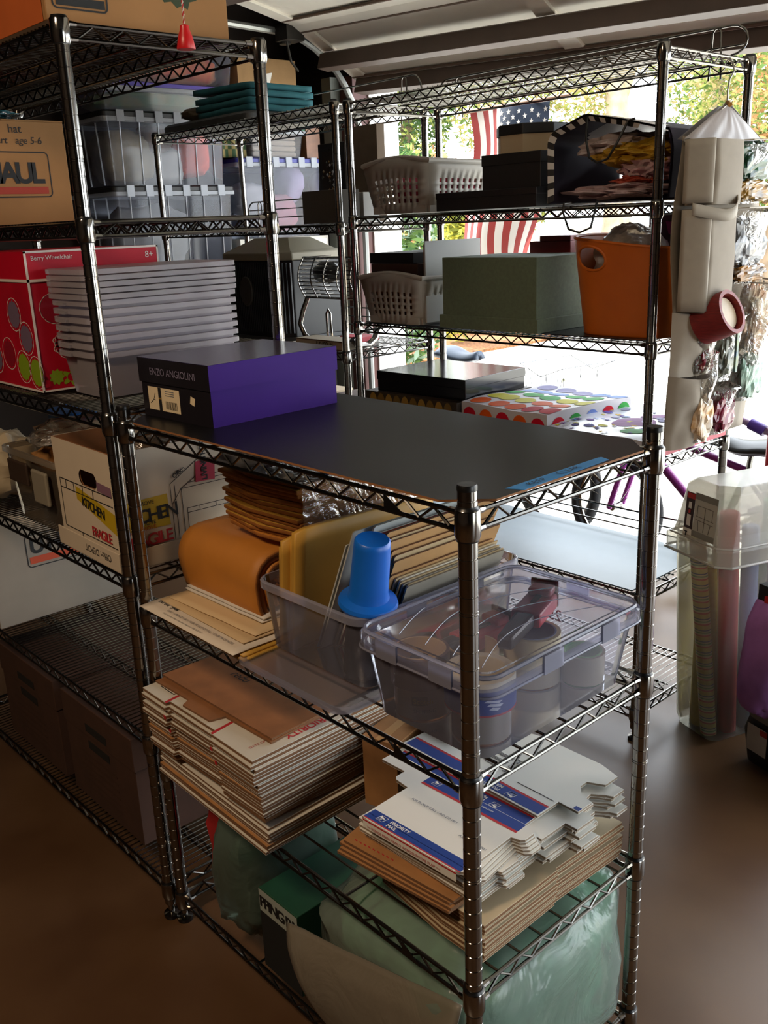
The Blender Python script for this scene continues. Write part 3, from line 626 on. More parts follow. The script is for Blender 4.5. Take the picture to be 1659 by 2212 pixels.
for i in range(8):
    drape('orange padded mailer draped in the folded pile by the left end post', 0.110, 0.290, 0.603 + 0.004*math.sin(i*2.1), 0.868 - 0.004*i + 0.005*math.cos(i*1.9), Z2 + 0.148 - 0.0108*i, 0.094 - 0.0085*i + 0.004*(i % 2), 0.0075, 0.032 - 0.0105*i, 60 + i, [m_or, m_ore])
# core of the folded pile and the white mailers in front
for i in range(3):
    z = Z2 + 0.0345 + 0.0095*i
    o = MB().box(0, 0.140 - 0.004*(i % 3), 0, 0.255 - 0.006*((i*5) % 3), 0, 0.0085).build('padded_mailer', [m_or], None, bevel=0.003, loc=(0.160 + 0.002*(i % 2), 0.606 + 0.002*((i*3) % 4), z)); tag(o, 'padded mailer pressed flat inside the folded orange pile', 'padded mailer', 'flat mailers inside the orange pile')
m_ty = M('tyvek_white', '#d8cec0', 0.55, var=0.05, scale=12, bump=0.2); m_cr = M('envelope_cream', '#c9ae86', 0.7, var=0.05, scale=9)
def flat(name, label, cat, group, x, y, z, sx, sy, th, rz, mats, wav=0.002, seed=0):
    g_ = MB(); g_.grid(lambda u, v: (sx*u, sy*v, wav*mnoise.noise(Vector((u*3, v*4, seed)))), 12, 14)
    o = g_.build(name, mats, None, smooth=True, solid=th); o.location = (x, y, z + th/2 + wav*0.3); o.rotation_euler = (0, 0, rz); o.modifiers['thick'].material_offset_rim = 1 if isinstance(mats, list) and len(mats) > 1 else 0
    return tag(o, label, cat, group)
for i in range(2): flat('padded_mailer', ('yellow padded mailer lying lowest on the second shelf, its end over the edge', 'yellow padded mailer lying just above the lowest one')[i], 'padded mailer', None, -0.014 + 0.004*i, 0.520 + 0.006*i, Z2 + 0.0005 + 0.0052*i, 0.30, 0.26, 0.0045, 0.01, [m_ye, m_ye], 0.001, i)
ty = flat('mailing_envelope', 'white printed mailing envelope jutting over the front edge of the second shelf', 'envelope', None, -0.026, 0.535, Z2 + 0.0118, 0.26, 0.330, 0.0014, 0.0, m_ty, 0.003, 5)
text('CALL 1-800-222-1811 FOR PICKUP OF ALL YOUR PACKAGES', 0.0085, (0.022, 0.262, 0.0022), (0, -1, 0), (1, 0, 0), grey_ink, ty); text('Find the post office in locations nearest 1-800-222-1811', 0.0062, (0.010, 0.258, 0.0022), (0, -1, 0), (1, 0, 0), grey_ink, ty)
text('DuPont Tyvek', 0.0125, (0.035, 0.318, 0.0022), (0, -1, 0), (1, 0, 0), ink, ty, bold=0.02)
dd = MB(); dd.quad((0.045, 0.135, 0.0024), (0.045, 0.09, 0.0024), (0.075, 0.09, 0.0024), (0.075, 0.135, 0.0024), 0); dd.quad((0.045, 0.142, 0.0024), (0.045, 0.135, 0.0024), (0.075, 0.135, 0.0024), (0.075, 0.142, 0.0024), 1); dd.build('printed_emblem', [M('usps_navy', '#1b2448', 0.6), red_ink], ty)
flat('mailing_envelope', 'plain cream envelope on top of the white printed envelope', 'envelope', None, 0.010, 0.555, Z2 + 0.0162, 0.25, 0.300, 0.0014, -0.02, m_cr, 0.0025, 8)
flat('mailing_envelope', 'second cream envelope under the orange mailers, set further in', 'envelope', None, 0.040, 0.560, Z2 + 0.0195, 0.22, 0.285, 0.0012, 0.03, M('envelope_cream2', '#d0b58c', 0.7), 0.0015, 9)
for i in range(2): flat('mailing_envelope', ('crumpled white plastic mailer under the orange pile', 'second crumpled white mailer pinched under the orange pile')[i], 'envelope', None, 0.078 + 0.004*i, 0.592, Z2 + 0.0222 + 0.0050*i, 0.20, 0.262, 0.003, 0.015, M('tyvek_white2', '#cfc9c0', 0.5, var=0.08, scale=15, bump=0.3), 0.003, 12 + i)
# upper stack of flat mailers and its film
for i in range(13):
    sx, sy = 0.285 + 0.006*((i*7) % 3), 0.235 + 0.008*((i*5) % 4)
    o = MB(); o.prism([(0.006*math.sin(i), 0), (sx, 0.002), (sx, sy - 0.004), (0.012, sy), (-0.008, sy*0.5 + 0.03*math.sin(i*1.7))], 0, 0.0085, 0, 1)
    o = o.build('padded_mailer', [m_ye if i % 4 else m_or, m_ore], None, bevel=0.003, loc=(0.142 + 0.003*math.sin(i*2.2), 0.532 + 0.004*math.cos(i*1.3), Z2 + 0.166 + 0.0093*i), rz=0.05 + 0.02*math.sin(i*3.1))
    tag(o, 'tan padded mailer lying in the film wrapped stack on the orange pile', 'padded mailer', 'tan mailers in the upper stack')
fw = MB(); fw.grid(lambda u, v: (0.13 + 0.31*u, 0.512 + 0.005*mnoise.noise(Vector((u*9, v*9, 3))) + max(0, v - 0.55)*0.40, Z2 + 0.175 + min(v, 0.55)/0.55*0.118 + 0.003*mnoise.noise(Vector((u*7, v*8, 1)))), 30, 24)
tag(fw.build('plastic_film', clear('cling_film', '#e8dccb', 0.10, '#ffffff', 0.05, 1.4, 0.9, 22), None, smooth=True), 'shiny clear plastic film round the stack of tan mailers', 'plastic film')
fw = MB(); fw.grid(lambda u, v: (0.125 + 0.12*u, 0.57 + 0.26*v, Z2 + 0.2905 + 0.004*mnoise.noise(Vector((u*6, v*7, 2)))), 16, 20)
tag(fw.build('paper_wrap', M('wrap_paper', '#b59a7c', 0.5, var=0.1, bump=0.3), None, smooth=True, solid=0.001), 'crinkled tan paper lying on top of the film wrapped stack', 'wrapping paper')
# yellow mailers standing at the end of the open bin
y = 0.483
for i in range(5):
    t = MB(); h = 0.226 - 0.010*i + 0.006*(i % 2); ln_ = 0.10 + 0.03*(4 - i)/4
    def ym(u, v, h=h, ln_=ln_, i=i): return (0.328*u, -h*math.sin(ln_)*v + 0.0016*mnoise.noise(Vector((u*5, v*4, i))), h*math.cos(ln_)*v*(1 - 0.05*u) - 0.006*max(0, 1 - u*12))
    o = t.grid(ym, 14, 8).build('padded_mailer', [m_ye, m_ye], None, smooth=True, solid=0.009, loc=(0.066 + 0.006*(i % 3), y, zo + 0.002))
    tag(o, 'yellow padded mailer standing upright at the mailer end of the open bin', 'padded mailer', 'yellow mailers standing in the open bin'); y += 0.0104
# ================================================================ FRONT UNIT, THIRD SHELF
Z3 = 0.4072
cardW = [M('flat_box_white', '#c9c4b8', 0.7, var=0.05, scale=9), M('corrugated_edge', '#7a5638')]
cardK = [kraft, kraft_edge]; cardG = [M('flat_box_grey', '#a9a79c', 0.7, var=0.06), kraft_edge]
def flatbox(label, group, x, y, z, poly, th, rz, mats):
    m_ = MB()
    if mats[0].name != 'kraft_board' and len(mats) > 1:      # white liner, brown fluting, white liner
        m_.prism(poly, 0, th*0.16, 0); m_.prism(poly, th*0.16, th*0.84, 1); m_.prism(poly, th*0.84, th, 0)
    else: m_.prism(poly, 0, th, 0, 1)
    o = m_.build('flattened_box', mats, None); o.location = (x, y, z); o.rotation_euler.z = rz
    return tag(o, label, 'flattened box', group)
random.seed(3)
z = Z3
for i in range(8):       # lower pile, larger white sheets
    th = 0.0062; j = lambda a: random.uniform(-a, a)
    flatbox('large flattened white box in the lower pile on the third shelf', 'large flattened boxes in the lower pile', -0.034 + j(.004) + 0.001*i, 0.470 + j(.004), z, [(0, 0), (0.40, 0.008), (0.40, 0.395), (0.004, 0.392 + j(.002))], th - 0.0004, -0.012 + j(.006), cardW if i != 2 else cardK); z += th
for i in range(3):
    flatbox('narrow kraft flattened box between the two piles of white boxes', 'kraft flats between the piles', 0.0 + 0.006*i, 0.478, z, [(0, 0.01), (0.13, 0.0), (0.36, 0.01), (0.36, 0.375), (0, 0.375)], 0.0045, 0.015 - 0.01*i, cardK if i != 1 else cardG); z += 0.005
pz = z
for i in range(17):
    th = 0.0086 if i > 8 else 0.0072; dx = -0.030 - 0.0012*i + random.uniform(-.004, .004); dy = 0.470 + random.uniform(-.003, .003)
    poly_ = [(0.0, 0.0), (0.34, 0.006), (0.34, 0.398), (0.0, 0.392), (0.0, 0.30), (0.010, 0.298), (0.012, 0.135), (0.0, 0.132)]
    mt = cardW if i > 7 or i % 3 else cardK
    o = flatbox('flattened white postal box in the tall upper pile on the third shelf', 'flattened postal boxes in the upper pile', dx, dy, z, poly_, th - 0.0006, 0.010 + random.uniform(-.008, .008) - 0.0015*i, mt)
    if i % 4 == 1 and i > 6:
        for yy in (0.30, 0.132): MB().box(0.0 - 0.0006, 0.0, yy, yy + 0.008, 0, th - 0.001).build('red_band', red_ink, o)
    z += th
tw = o                                                     # print on the topmost box
text('USPS.COM', 0.018, (0.052, 0.262, 0.0082), (0, -1, 0), (1, 0, 0), red_ink, tw)
text('PRIORITY', 0.024, (0.190, 0.030, 0.0082), (-1, 0, 0), (0, -1, 0), red_ink, tw, bold=0.02)
text('DATE OF DELIVERY SPECIFIED*  USPS TRACKING INCLUDED*', 0.0085, (0.02, 0.035, 0.0082), (1, 0, 0), (0, 1, 0), red_ink, tw)
for yy in (0.297, 0.128):
    MB().prism([(0.0, yy), (0.05, yy + 0.008), (0.12, yy + 0.008), (0.12, yy + 0.015), (0.05, yy + 0.015), (0.0, yy + 0.007)], 0.0080, 0.0084).build('red_stripe', red_ink, tw)
bc = MB(); bc.prism([(0.028, 0.316), (0.070, 0.316), (0.070, 0.370), (0.028, 0.370)], 0.0080, 0.0083, 1); bc.prism([(0.030, 0.318), (0.068, 0.318), (0.068, 0.368), (0.030, 0.368)], 0.0083, 0.0085, 0)
for k in range(12): bc.prism([(0.038, 0.326 + 0.003*k), (0.060, 0.326 + 0.003*k), (0.060, 0.3272 + 0.003*k + 0.0006*(k % 2)), (0.038, 0.3272 + 0.003*k + 0.0006*(k % 2))], 0.0085, 0.0087, 1)
bc.build('printed_barcode', [M('flat_box_white', '#c9c4b8'), ink], tw)
for i in range(2):
    o = flatbox(('brown corrugated sheet lying under the topmost one on the upper pile', 'brown corrugated sheet with a handwritten word, topmost on the upper pile')[i], None, -0.020 + 0.004*i, 0.492 + 0.004*i, z, [(0.03, 0.0), (0.33, 0.012), (0.36, 0.36), (0.02, 0.372), (0.02, 0.25), (0.0, 0.24), (0.0, 0.15), (0.03, 0.14)] if i == 0 else [(0.03, 0.0), (0.32, 0.012), (0.35, 0.365), (0.025, 0.374)], 0.0042, 0.03 - 0.03*i, [kraft_dark, kraft_edge]); z += 0.0046
text('redu', 0.03, (0.12, 0.27, 0.0044), (0, -1, 0), (1, 0, 0), ink, o, 'handwriting', shear=0.2)
# small kraft carton
kc = thing('cardboard_carton', 'small upright kraft carton between the two piles on the third shelf', 'carton', (0.215, 0.386, Z3), math.radians(14))
MB().box(0, 0.10, 0, 0.078, 0, 0.150).build('carton_body', kraft, kc, bevel=0.001)
MB().box(-0.0005, 0.1005, 0.030, 0.048, 0.150, 0.1505).build('sealing_tape', M('paper_tape', '#b58a57', 0.5), kc)
bx_ = thing('cardboard_carton', 'white sided carton with black letters behind the small kraft carton', 'carton', (0.302, 0.305, Z3), 0)
MB().box(0, 0.10, 0, 0.115, 0, 0.165).build('carton_body', [white_board], bx_, bevel=0.001)
text('GM', 0.03, (-0.0005, 0.10, 0.12), (0, -1, 0), (0, 0, 1), ink, bx_, bold=0.03)
# --- postal boxes on the right
z = Z3
random.seed(21)
for i in range(9):
    th = 0.0078; jx, jy = random.uniform(-.003, .003), random.uniform(-.003, .003)
    flatbox('brown edged corrugated flat in the lowest layer under the postal boxes', 'corrugated flats under the postal boxes', 0.046 + jx, 0.022 + jy, z, [(0, 0), (0.178, 0.0), (0.180, 0.004), (0.358, -0.004), (0.358, 0.235), (0.02, 0.245), (0, 0.09)], th - 0.0004, random.uniform(-.006, .006), [M('flat_tan', '#b8a98c', 0.75, var=0.08), kraft_edge]); z += th
fz = z
for i in range(4):       # kraft flats that stick out toward the front left
    o = flatbox('brown kraft flat with red dashes sticking out at one side under the white postal boxes', 'kraft flats under the postal boxes', 0.006 + 0.003*i, 0.075 + random.uniform(-.004, .004), z, [(0.02, 0.0), (0.20, -0.006), (0.34, 0.03), (0.34, 0.20), (0.11, 0.255), (0.0, 0.235)], 0.005, 0.02 - 0.006*i, cardK); z += 0.0053
for k in range(9): MB().prism([(0.012 + 0.001*k, 0.215 - 0.010*k), (0.014 + 0.001*k, 0.215 - 0.010*k), (0.015 + 0.001*k, 0.221 - 0.010*k), (0.013 + 0.001*k, 0.221 - 0.010*k)], 0.005, 0.0053).build('red_dash', red_ink, o)
fz = z
def sheet(label, group, x, y, z, poly, th, rz, stripes=(), words=(), mats=None):
    o = flatbox(label, group, x, y, z, poly, th, rz, mats or [M('postal_white', '#dcdcd6', 0.65, var=0.03), M('postal_edge', '#8d7d6a', 0.9, var=0.3, scale=120)])
    for (p, mt) in stripes: MB().prism(p, th, th + 0.0003).build('printed_stripe', mt, o)
    for (s, size, org, u, v, mt, bd) in words: text(s, size, (org[0], org[1], th + 0.0002), u, v, mt, o, bold=bd)
    return o
def emblem(o, x, y, th, s, u, v):
    """slanted eagle head style mark made of three wedges in a slanted frame"""
    u, v = Vector(u), Vector(v); m = MB(); P = lambda a, b: Vector((x, y, th + 0.0006)) + u*a*s + v*b*s
    m.add([P(0.1, 0.62), P(0.2, 0.95), P(1.0, 0.62), P(0.75, 0.52)], [(3, 2, 1, 0)]); m.add([P(0.22, 0.35), P(0.62, 0.48), P(0.3, 0.5)], [(0, 1, 2)]); m.add([P(0.0, 0.05), P(0.65, 0.42), P(0.72, 0.36)], [(2, 1, 0)])
    for a, b in (((-.1, 0), (1.0, 0)), ((1.0, 0), (1.25, 1.0)), ((1.25, 1.0), (.15, 1.0)), ((.15, 1.0), (-.1, 0))): m.tube([P(*a), P(*b)], 0.022*s, 4)
    m.build('printed_emblem', white_paper, o)
# layers under the white group: white flats and tabbed flats
tabs = [(0, 0), (0.055, 0.0), (0.06, -0.012), (0.10, -0.012), (0.105, 0.0), (0.16, 0.0), (0.165, 0.24), (0.0, 0.25)]
zz = fz
for i in range(7):
    flatbox('white tabbed flat beneath the topmost postal box with the pickup line', 'white flats under the front postal box', 0.050 + random.uniform(-.004, .004) - 0.0018*i, 0.040 + random.uniform(-.004, .004), zz, [(x, y) for x, y in tabs], 0.0052, 0.02 + random.uniform(-.03, .03), [M('postal_white', '#dcdcd6'), M('postal_edge', '#8d7d6a')]); zz += 0.0056
for i in range(4):
    flatbox('round tabbed white flat just under the front postal box', 'round tabbed flats under the front postal box', 0.034, 0.045 + 0.003*i, zz, [(0.01, 0.0), (0.03, -0.012), (0.115, 0.0)] + [(0.115 + 0.02*math.sin(PI*k/6) + 0.008*k/6*4, -0.022 + 0.022*math.cos(PI*k/6)*-1 + 0.0) for k in range(1, 1)] + [(0.118, -0.015), (0.126, -0.022), (0.148, -0.022), (0.156, -0.015), (0.158, 0.0), (0.162, 0.21), (0.0, 0.215)], 0.0044, -0.01 + 0.006*i, [M('postal_white', '#dcdcd6'), M('postal_edge', '#8d7d6a')]); zz += 0.0047
top_l = [(0.006, 0.0), (0.118, 0.0), (0.122, -0.016), (0.128, -0.021), (0.150, -0.021), (0.157, -0.014), (0.159, 0.0), (0.162, 0.205), (0.160, 0.245), (0.150, 0.252), (0.118, 0.252), (0.112, 0.246), (0.108, 0.214), (0.0, 0.214), (-0.002, 0.20), (-0.002, 0.012)]
L = -1
o = sheet('front white postal box with blue side bands and a pickup line, lying flat on top', None, 0.030, 0.050, zz, top_l, 0.006, 0.035,
    [([(0.002, 0.004), (0.026, 0.002), (0.026, 0.210), (0.002, 0.212)], m_usps), ([(0.000, 0.004), (0.002, 0.004), (0.002, 0.212), (0.000, 0.212)], red_ink), ([(0.136, 0.0), (0.158, 0.0), (0.161, 0.206), (0.138, 0.206)], m_usps), ([(0.131, 0.0), (0.136, 0.0), (0.138, 0.206), (0.133, 0.206)], red_ink), ([(0.012, 0.002), (0.0128, 0.002), (0.0128, 0.210), (0.012, 0.210)], red_ink)],
    [('FOR PICKUP CALL 1-800-222-1811', 0.0068, (0.086, 0.185), (0, -1, 0), (1, 0, 0), M('usps_navy', '#1b2448'), 0.0), ('PULL TAB TO OPEN', 0.0062, (0.064, 0.062), (0, -1, 0), (1, 0, 0), M('usps_navy', '#1b2448'), 0.0),
     ('PRIORITY', 0.0098, (0.0145, 0.165), (0, -1, 0), (1, 0, 0), white_paper, 0.02), ('MAIL', 0.0098, (0.005, 0.165), (0, -1, 0), (1, 0, 0), white_paper, 0.02), ('www.usps.com', 0.0065, (0.148, 0.10), (0, -1, 0), (1, 0, 0), white_paper, 0.0)])
emblem(o, 0.0085, 0.190, 0.006, 0.013, (0, -1, 0), (1, 0, 0)); emblem(o, 0.1425, 0.190, 0.006, 0.012, (0, -1, 0), (1, 0, 0))
# front edge of that box carries its own printing
fe = MB(); fe.quad((-0.0025, 0.21, -0.012), (-0.0025, 0.008, -0.012), (-0.0025, 0.008, 0.0055), (-0.0025, 0.21, 0.0055), 0); fe.quad((-0.0028, 0.21, 0.0015), (-0.0028, 0.008, 0.0015), (-0.0028, 0.008, 0.0045), (-0.0028, 0.21, 0.0045), 1); fe.build('printed_flap', [M('postal_white', '#dcdcd6'), red_ink], o)
text('>> PLEASE PRESS FIRMLY ACROSS ENTIRE FLAP <<', 0.0072, (-0.003, 0.200, -0.0085), (0, -1, 0), (0, 0, 1), red_ink, o)
# right hand group
zz = fz
edge_r = [(0.0, 0.0), (0.06, 0.0), (0.06, -0.024), (0.105, -0.024), (0.105, 0.0), (0.135, 0.0), (0.14, 0.018), (0.155, 0.020), (0.17, 0.0), (0.175, -0.012), (0.205, -0.012), (0.21, 0.06), (0.21, 0.25), (0.0, 0.26)]
for i in range(8):
    flatbox('white notched flat beneath the large printed postal box', 'white flats under the large postal box', 0.196 + 0.005*math.sin(i*1.7), 0.034 + 0.006*math.cos(i*2.3) - 0.012*(i < 3), zz, edge_r, 0.0058, random.uniform(-.05, .03), [M('postal_white', '#dcdcd6'), M('postal_edge', '#8d7d6a')]); zz += 0.0062
o2 = sheet('middle printed postal box with a blue band, partly under the front one', None, 0.176, 0.066, zz, [(0, 0), (0.07, 0.0), (0.07, 0.22), (0.065, 0.31), (0.0, 0.31)], 0.005, 0.02,
    [([(0.020, 0.0), (0.044, 0.0), (0.044, 0.30), (0.020, 0.30)], m_usps), ([(0.044, 0.0), (0.049, 0.0), (0.049, 0.30), (0.044, 0.30)], red_ink)],
    [('PRIORITY', 0.010, (0.030, 0.090), (0, 1, 0), (-1, 0, 0), white_paper, 0.02), ('MAIL', 0.010, (0.0395, 0.090), (0, 1, 0), (-1, 0, 0), white_paper, 0.02)])
emblem(o2, 0.036, 0.062, 0.005, 0.013, (0, 1, 0), (-1, 0, 0)); zz += 0.0054
o3 = sheet('large white postal box with blue band, symbols and small print, furthest from the front post', None, 0.224, 0.048, zz, [(0.0, 0.014), (0.055, 0.014), (0.055, -0.026), (0.090, -0.026), (0.098, 0.0), (0.118, 0.016), (0.135, 0.016), (0.150, -0.012), (0.185, -0.012), (0.197, 0.03), (0.197, 0.165), (0.16, 0.33), (0.0, 0.335)], 0.005, -0.015,
    [([(0.004, 0.016), (0.028, 0.016), (0.028, 0.33), (0.004, 0.33)], m_usps), ([(0.028, 0.016), (0.033, 0.016), (0.033, 0.33), (0.028, 0.33)], red_ink), ([(0.057, -0.026), (0.066, -0.026), (0.066, -0.014), (0.057, -0.014)], m_usps)],
    [('PRIORITY', 0.0105, (0.014, 0.105), (0, 1, 0), (-1, 0, 0), white_paper, 0.02), ('MAIL', 0.0105, (0.024, 0.105), (0, 1, 0), (-1, 0, 0), white_paper, 0.02), ('SCOTCH TAPE', 0.005, (0.100, 0.185), (0, 1, 0), (-1, 0, 0), grey_ink, 0.0)])
emblem(o3, 0.021, 0.075, 0.005, 0.014, (0, 1, 0), (-1, 0, 0))
sm = MB()
for k in range(3):
    x = 0.060 + 0.017*k; sm.tube([(p[0], p[1], 0.0056) for p in ((x, 0.128), (x + 0.011, 0.128), (x + 0.011, 0.142), (x, 0.142))], 0.0005, 4, closed=True); sm.box(x + 0.002, x + 0.008, 0.131 + 0.002*k, 0.139, 0.0053, 0.0056)
    for l in range(3): sm.box(x + 0.002 + 0.0032*l, x + 0.0032 + 0.0032*l, 0.150, 0.185 + 0.006*((k + l) % 3), 0.0053, 0.0056)
for l in range(3): sm.box(0.050 + 0.0, 0.051, 0.02 + 0.0, 0.10, 0.0053, 0.0056)
sm.build('printed_symbols', grey_ink, o3)
# ================================================================ FRONT UNIT, BOTTOM
Z4 = 0.0762
pk = thing('peanut_bag', 'big translucent green bag of packing peanuts under the postal boxes', 'bag', (0.215, 0.205, Z4))
bg_m = clear('green_bag', '#c0d4c8', 0.42, '#dcece2', 0.24, 0.6, 0.65, 6)
b = MB(); blob(b, (0, 0, 0.146), (0.222, 0.218, 0.158), 5, 0.10, 1.6, 44, 26, 0, 0.42, floor=0.002); b.build('bag_skin', bg_m, pk, smooth=True)
b = MB(); blob(b, (0, 0, 0.140), (0.195, 0.192, 0.136), 8, 0.06, 4, 40, 24, 0, 0.45, floor=0.004); b.build('packing_peanuts', M('peanuts_green', '#6f9a82', 0.9, var=0.35, scale=38, bump=0.8), pk, smooth=True)['kind'] = 'stuff'
def foam(u, v):
    yl = 0.30 + 0.155*v; y = yl + (0.034 - yl)*u; z = Z4 + 0.006 + (0.176 + 0.085*u)*v
    return (-0.012 - 0.030*math.sin(PI*min(1, v*0.9))*(1 - 0.4*u) + 0.02*u*v + 0.05*max(0, v - 0.85), y, z + 0.004*mnoise.noise(Vector((u*4, v*5, 4)))*v)
fs = MB(); fs.grid(foam, 30, 24)
tag(fs.build('foam_sheet', clear('foam_film', '#b3aa9a', 0.55, '#e8e2d4', 0.4, 0.4, 0.3, 10), None, smooth=True, solid=0.003), 'pale translucent foam sheet bulging over the front of the bottom shelf', 'foam sheet')
pb = thing('plastic_bag', 'grey green plastic bag slumped by the left end post on the bottom shelf', 'bag', (0.115, 0.668, Z4))
b = MB(); blob(b, (0, 0, 0.140), (0.120, 0.072, 0.150), 12, 0.16, 1.5, 30, 20, 0, 0.5, floor=0.002); b.build('bag_skin', clear('grey_bag', '#7c9084', 0.6, '#c6d8cc', 0.3, 0.4, 0.4, 8), pb, smooth=True)
b = MB(); blob(b, (0, 0, 0.12), (0.095, 0.055, 0.112), 14, 0.1, 2, 22, 14, 0, 0.5, floor=0.004); b.build('bag_filling', M('filling_green', '#3d6b55', 0.9, var=0.3), pb, smooth=True)
sp_ = thing('paper_carton', 'dark green carton labelled in big black letters on the bottom shelf', 'carton', (0.004, 0.448, Z4), 0)
MB().box(0, 0.30, 0, 0.122, 0, 0.185).build('carton_body', M('carton_green', '#12452f', 0.6, var=0.1), sp_, bevel=0.002)
pm = MB(); pm.quad((-0.0006, 0.122, 0.132), (-0.0006, 0.0, 0.132), (-0.0006, 0.0, 0.183), (-0.0006, 0.122, 0.183), 0); pm.quad((-0.0006, 0.122, 0.0), (-0.0006, 0.0, 0.0), (-0.0006, 0.0, 0.132), (-0.0006, 0.122, 0.132), 1); pm.build('printed_label', [M('label_pale', '#9aa39c', 0.7), M('carton_black', '#14181a', 0.7)], sp_)
text('PPING PA', 0.034, (-0.0012, 0.120, 0.146), (0, -1, 0), (0, 0, 1), ink, sp_, bold=0.03, sp=0.8)
rd = MB(); blob(rd, (0.09, 0.79, Z4 + 0.13), (0.05, 0.040, 0.130), 3, 0.15, 2, 18, 12, 0, 0.6, floor=Z4)
tag(rd.build('cloth_bundle', M('cloth_red', '#a81f1f', 0.8, var=0.15), None, smooth=True), 'red cloth bundle at the back of the bottom shelf, beside the grey green bag', 'cloth bundle')
# ================================================================ TALL UNIT WITH MOVING BOXES
def carton(label, loc, size, mats, rz=0, flap=True, name='moving_box', cat='box', group=None, tape=None, lid=None, open_top=False, lidname='lid'):
    t = thing(name, label, cat, loc, rz, group); sx, sy, sz = size
    b = MB()
    if open_top:
        th = 0.004; b.box(0, sx, 0, th, 0, sz); b.box(0, sx, sy - th, sy, 0, sz); b.box(0, th, 0, sy, 0, sz); b.box(sx - th, sx, 0, sy, 0, sz); b.box(0, sx, 0, sy, 0, 0.005)
    else: b.box(0, sx, 0, sy, 0, sz - (0.003 if flap else 0))
    b.build('box_body', mats, t, bevel=0.0015, seg=1)
    if flap and not open_top:
        for k in range(2): MB().box(k*(sx/2) + (0.001 if k else 0), (k + 1)*sx/2 - (0 if k else 0.001), 0, sy, sz - 0.003, sz).build('top_flap', mats, t)
    if tape: MB().box(sx/2 - 0.024, sx/2 + 0.024, -0.0005, sy + 0.0005, sz - 0.05, sz + 0.0006).build('packing_tape', tape, t)
    if lid: MB().box(-0.003, sx + 0.003, -0.003, sy + 0.003, sz - lid, sz + 0.002).build(lidname, mats, t, bevel=0.0015, seg=1)
    return t
D1 = 1.8465; D2 = 1.5185; D3 = 1.1615; D4 = 0.8275; D5 = 0.4645; D6 = 0.0935
uk = M('uhaul_kraft', '#9a7044', 0.85, var=0.10, scale=8); uo = M('print_orange', '#b85a22', 0.8, var=0.12, scale=6)
u1 = carton('kraft moving box with a black logo panel on the top shelf of the tall unit', (-0.022, 0.945, D1), (0.375, 0.60, 0.30), [uk])
def frame_rect(x0, x1, z0, z1, r, w, mat, parent, axis='y', off=-0.0010):
    """outlined rounded panel on a face: axis 'y' = face normal -y, 'x' = face normal -x"""
    o_, i_ = rrect(x0, x1, z0, z1, r), rrect(x0 + w, x1 - w, z0 + w, z1 - w, max(0.001, r - w)); n = len(o_)
    P = (lambda p: (p[0], off, p[1])) if axis == 'y' else (lambda p: (off, p[0], p[1]))
    return MB().add([P(p) for p in o_] + [P(p) for p in i_], [(k, (k + 1) % n, n + (k + 1) % n, n + k) for k in range(n)]).build('printed_panel', mat, parent)
frame_rect(0.012, 0.118, 0.020, 0.115, 0.01, 0.003, ink, u1); MB().quad((0.020, -0.001, 0.026), (0.112, -0.001, 0.026), (0.112, -0.001, 0.040), (0.020, -0.001, 0.040)).build('printed_bar', ink, u1)
text('U-HAUL', 0.034, (0.016, -0.0004, 0.048), (1, 0, 0), (0, 0, 1), ink, u1, bold=0.03, sp=0.82)
mp = MB(); mp.prism([(0.22, 0.07), (0.235, 0.052), (0.25, 0.055), (0.262, 0.045), (0.272, 0.050), (0.285, 0.045), (0.29, 0.058), (0.305, 0.062), (0.32, 0.085), (0.30, 0.13), (0.22, 0.13)], 0, 0.0006)
o = mp.build('printed_map', M('print_green', '#33402a', 0.8), u1); o.rotation_euler = (PI/2, 0, 0)
MB().quad((-0.001, 0.595, 0.0), (-0.001, 0.012, 0.0), (-0.001, 0.012, 0.295), (-0.001, 0.595, 0.295)).build('printed_side', uo, u1)
text('LIVING', 0.032, (-0.0016, 0.30, 0.060), (0, -1, 0), (0, 0, 1), M('print_dark_orange', '#7a2f14', 0.8), u1, bold=0.02); text('Handle this way', 0.016, (-0.0016, 0.30, 0.028), (0, -1, 0), (0, 0, 1), M('print_dark_orange', '#7a2f14'), u1)
u2 = carton('kraft moving box with handwriting and a black and red logo on the second shelf', (-0.028, 1.552, D2), (0.297, 0.44, 0.235), [uk])
frame_rect(0.028, 0.250, 0.062, 0.165, 0.012, 0.0028, ink, u2); MB().quad((0.038, -0.001, 0.070), (0.240, -0.001, 0.070), (0.240, -0.001, 0.086), (0.038, -0.001, 0.086)).build('printed_bar', M('print_red', '#a03a2c', 0.8), u2)
text('U-HAUL', 0.063, (0.036, -0.0006, 0.096), (1, 0, 0), (0, 0, 1), ink, u2, bold=0.035, sp=0.80)
text('hat', 0.026, (0.16, -0.0006, 0.206), (1, 0, 0), (0, 0, 1), ink, u2, 'handwriting'); text('art   age 5-6', 0.022, (0.13, -0.0006, 0.182), (1, 0, 0), (0, 0, 1), ink, u2, 'handwriting', shear=0.15)
tb = MB(); blob(tb, (0.11, 1.75, D2 + 0.252), (0.12, 0.16, 0.020), 4, 0.3, 3, 20, 10, floor=D2 + 0.2355); tag(tb.build('plastic_bag', clear('teal_bag', '#2f7480', 0.7, '#9fc7cc', 0.2, 0.8, 0.7, 10), None, smooth=True), 'dark teal plastic bag lying on the handwritten moving box', 'bag')
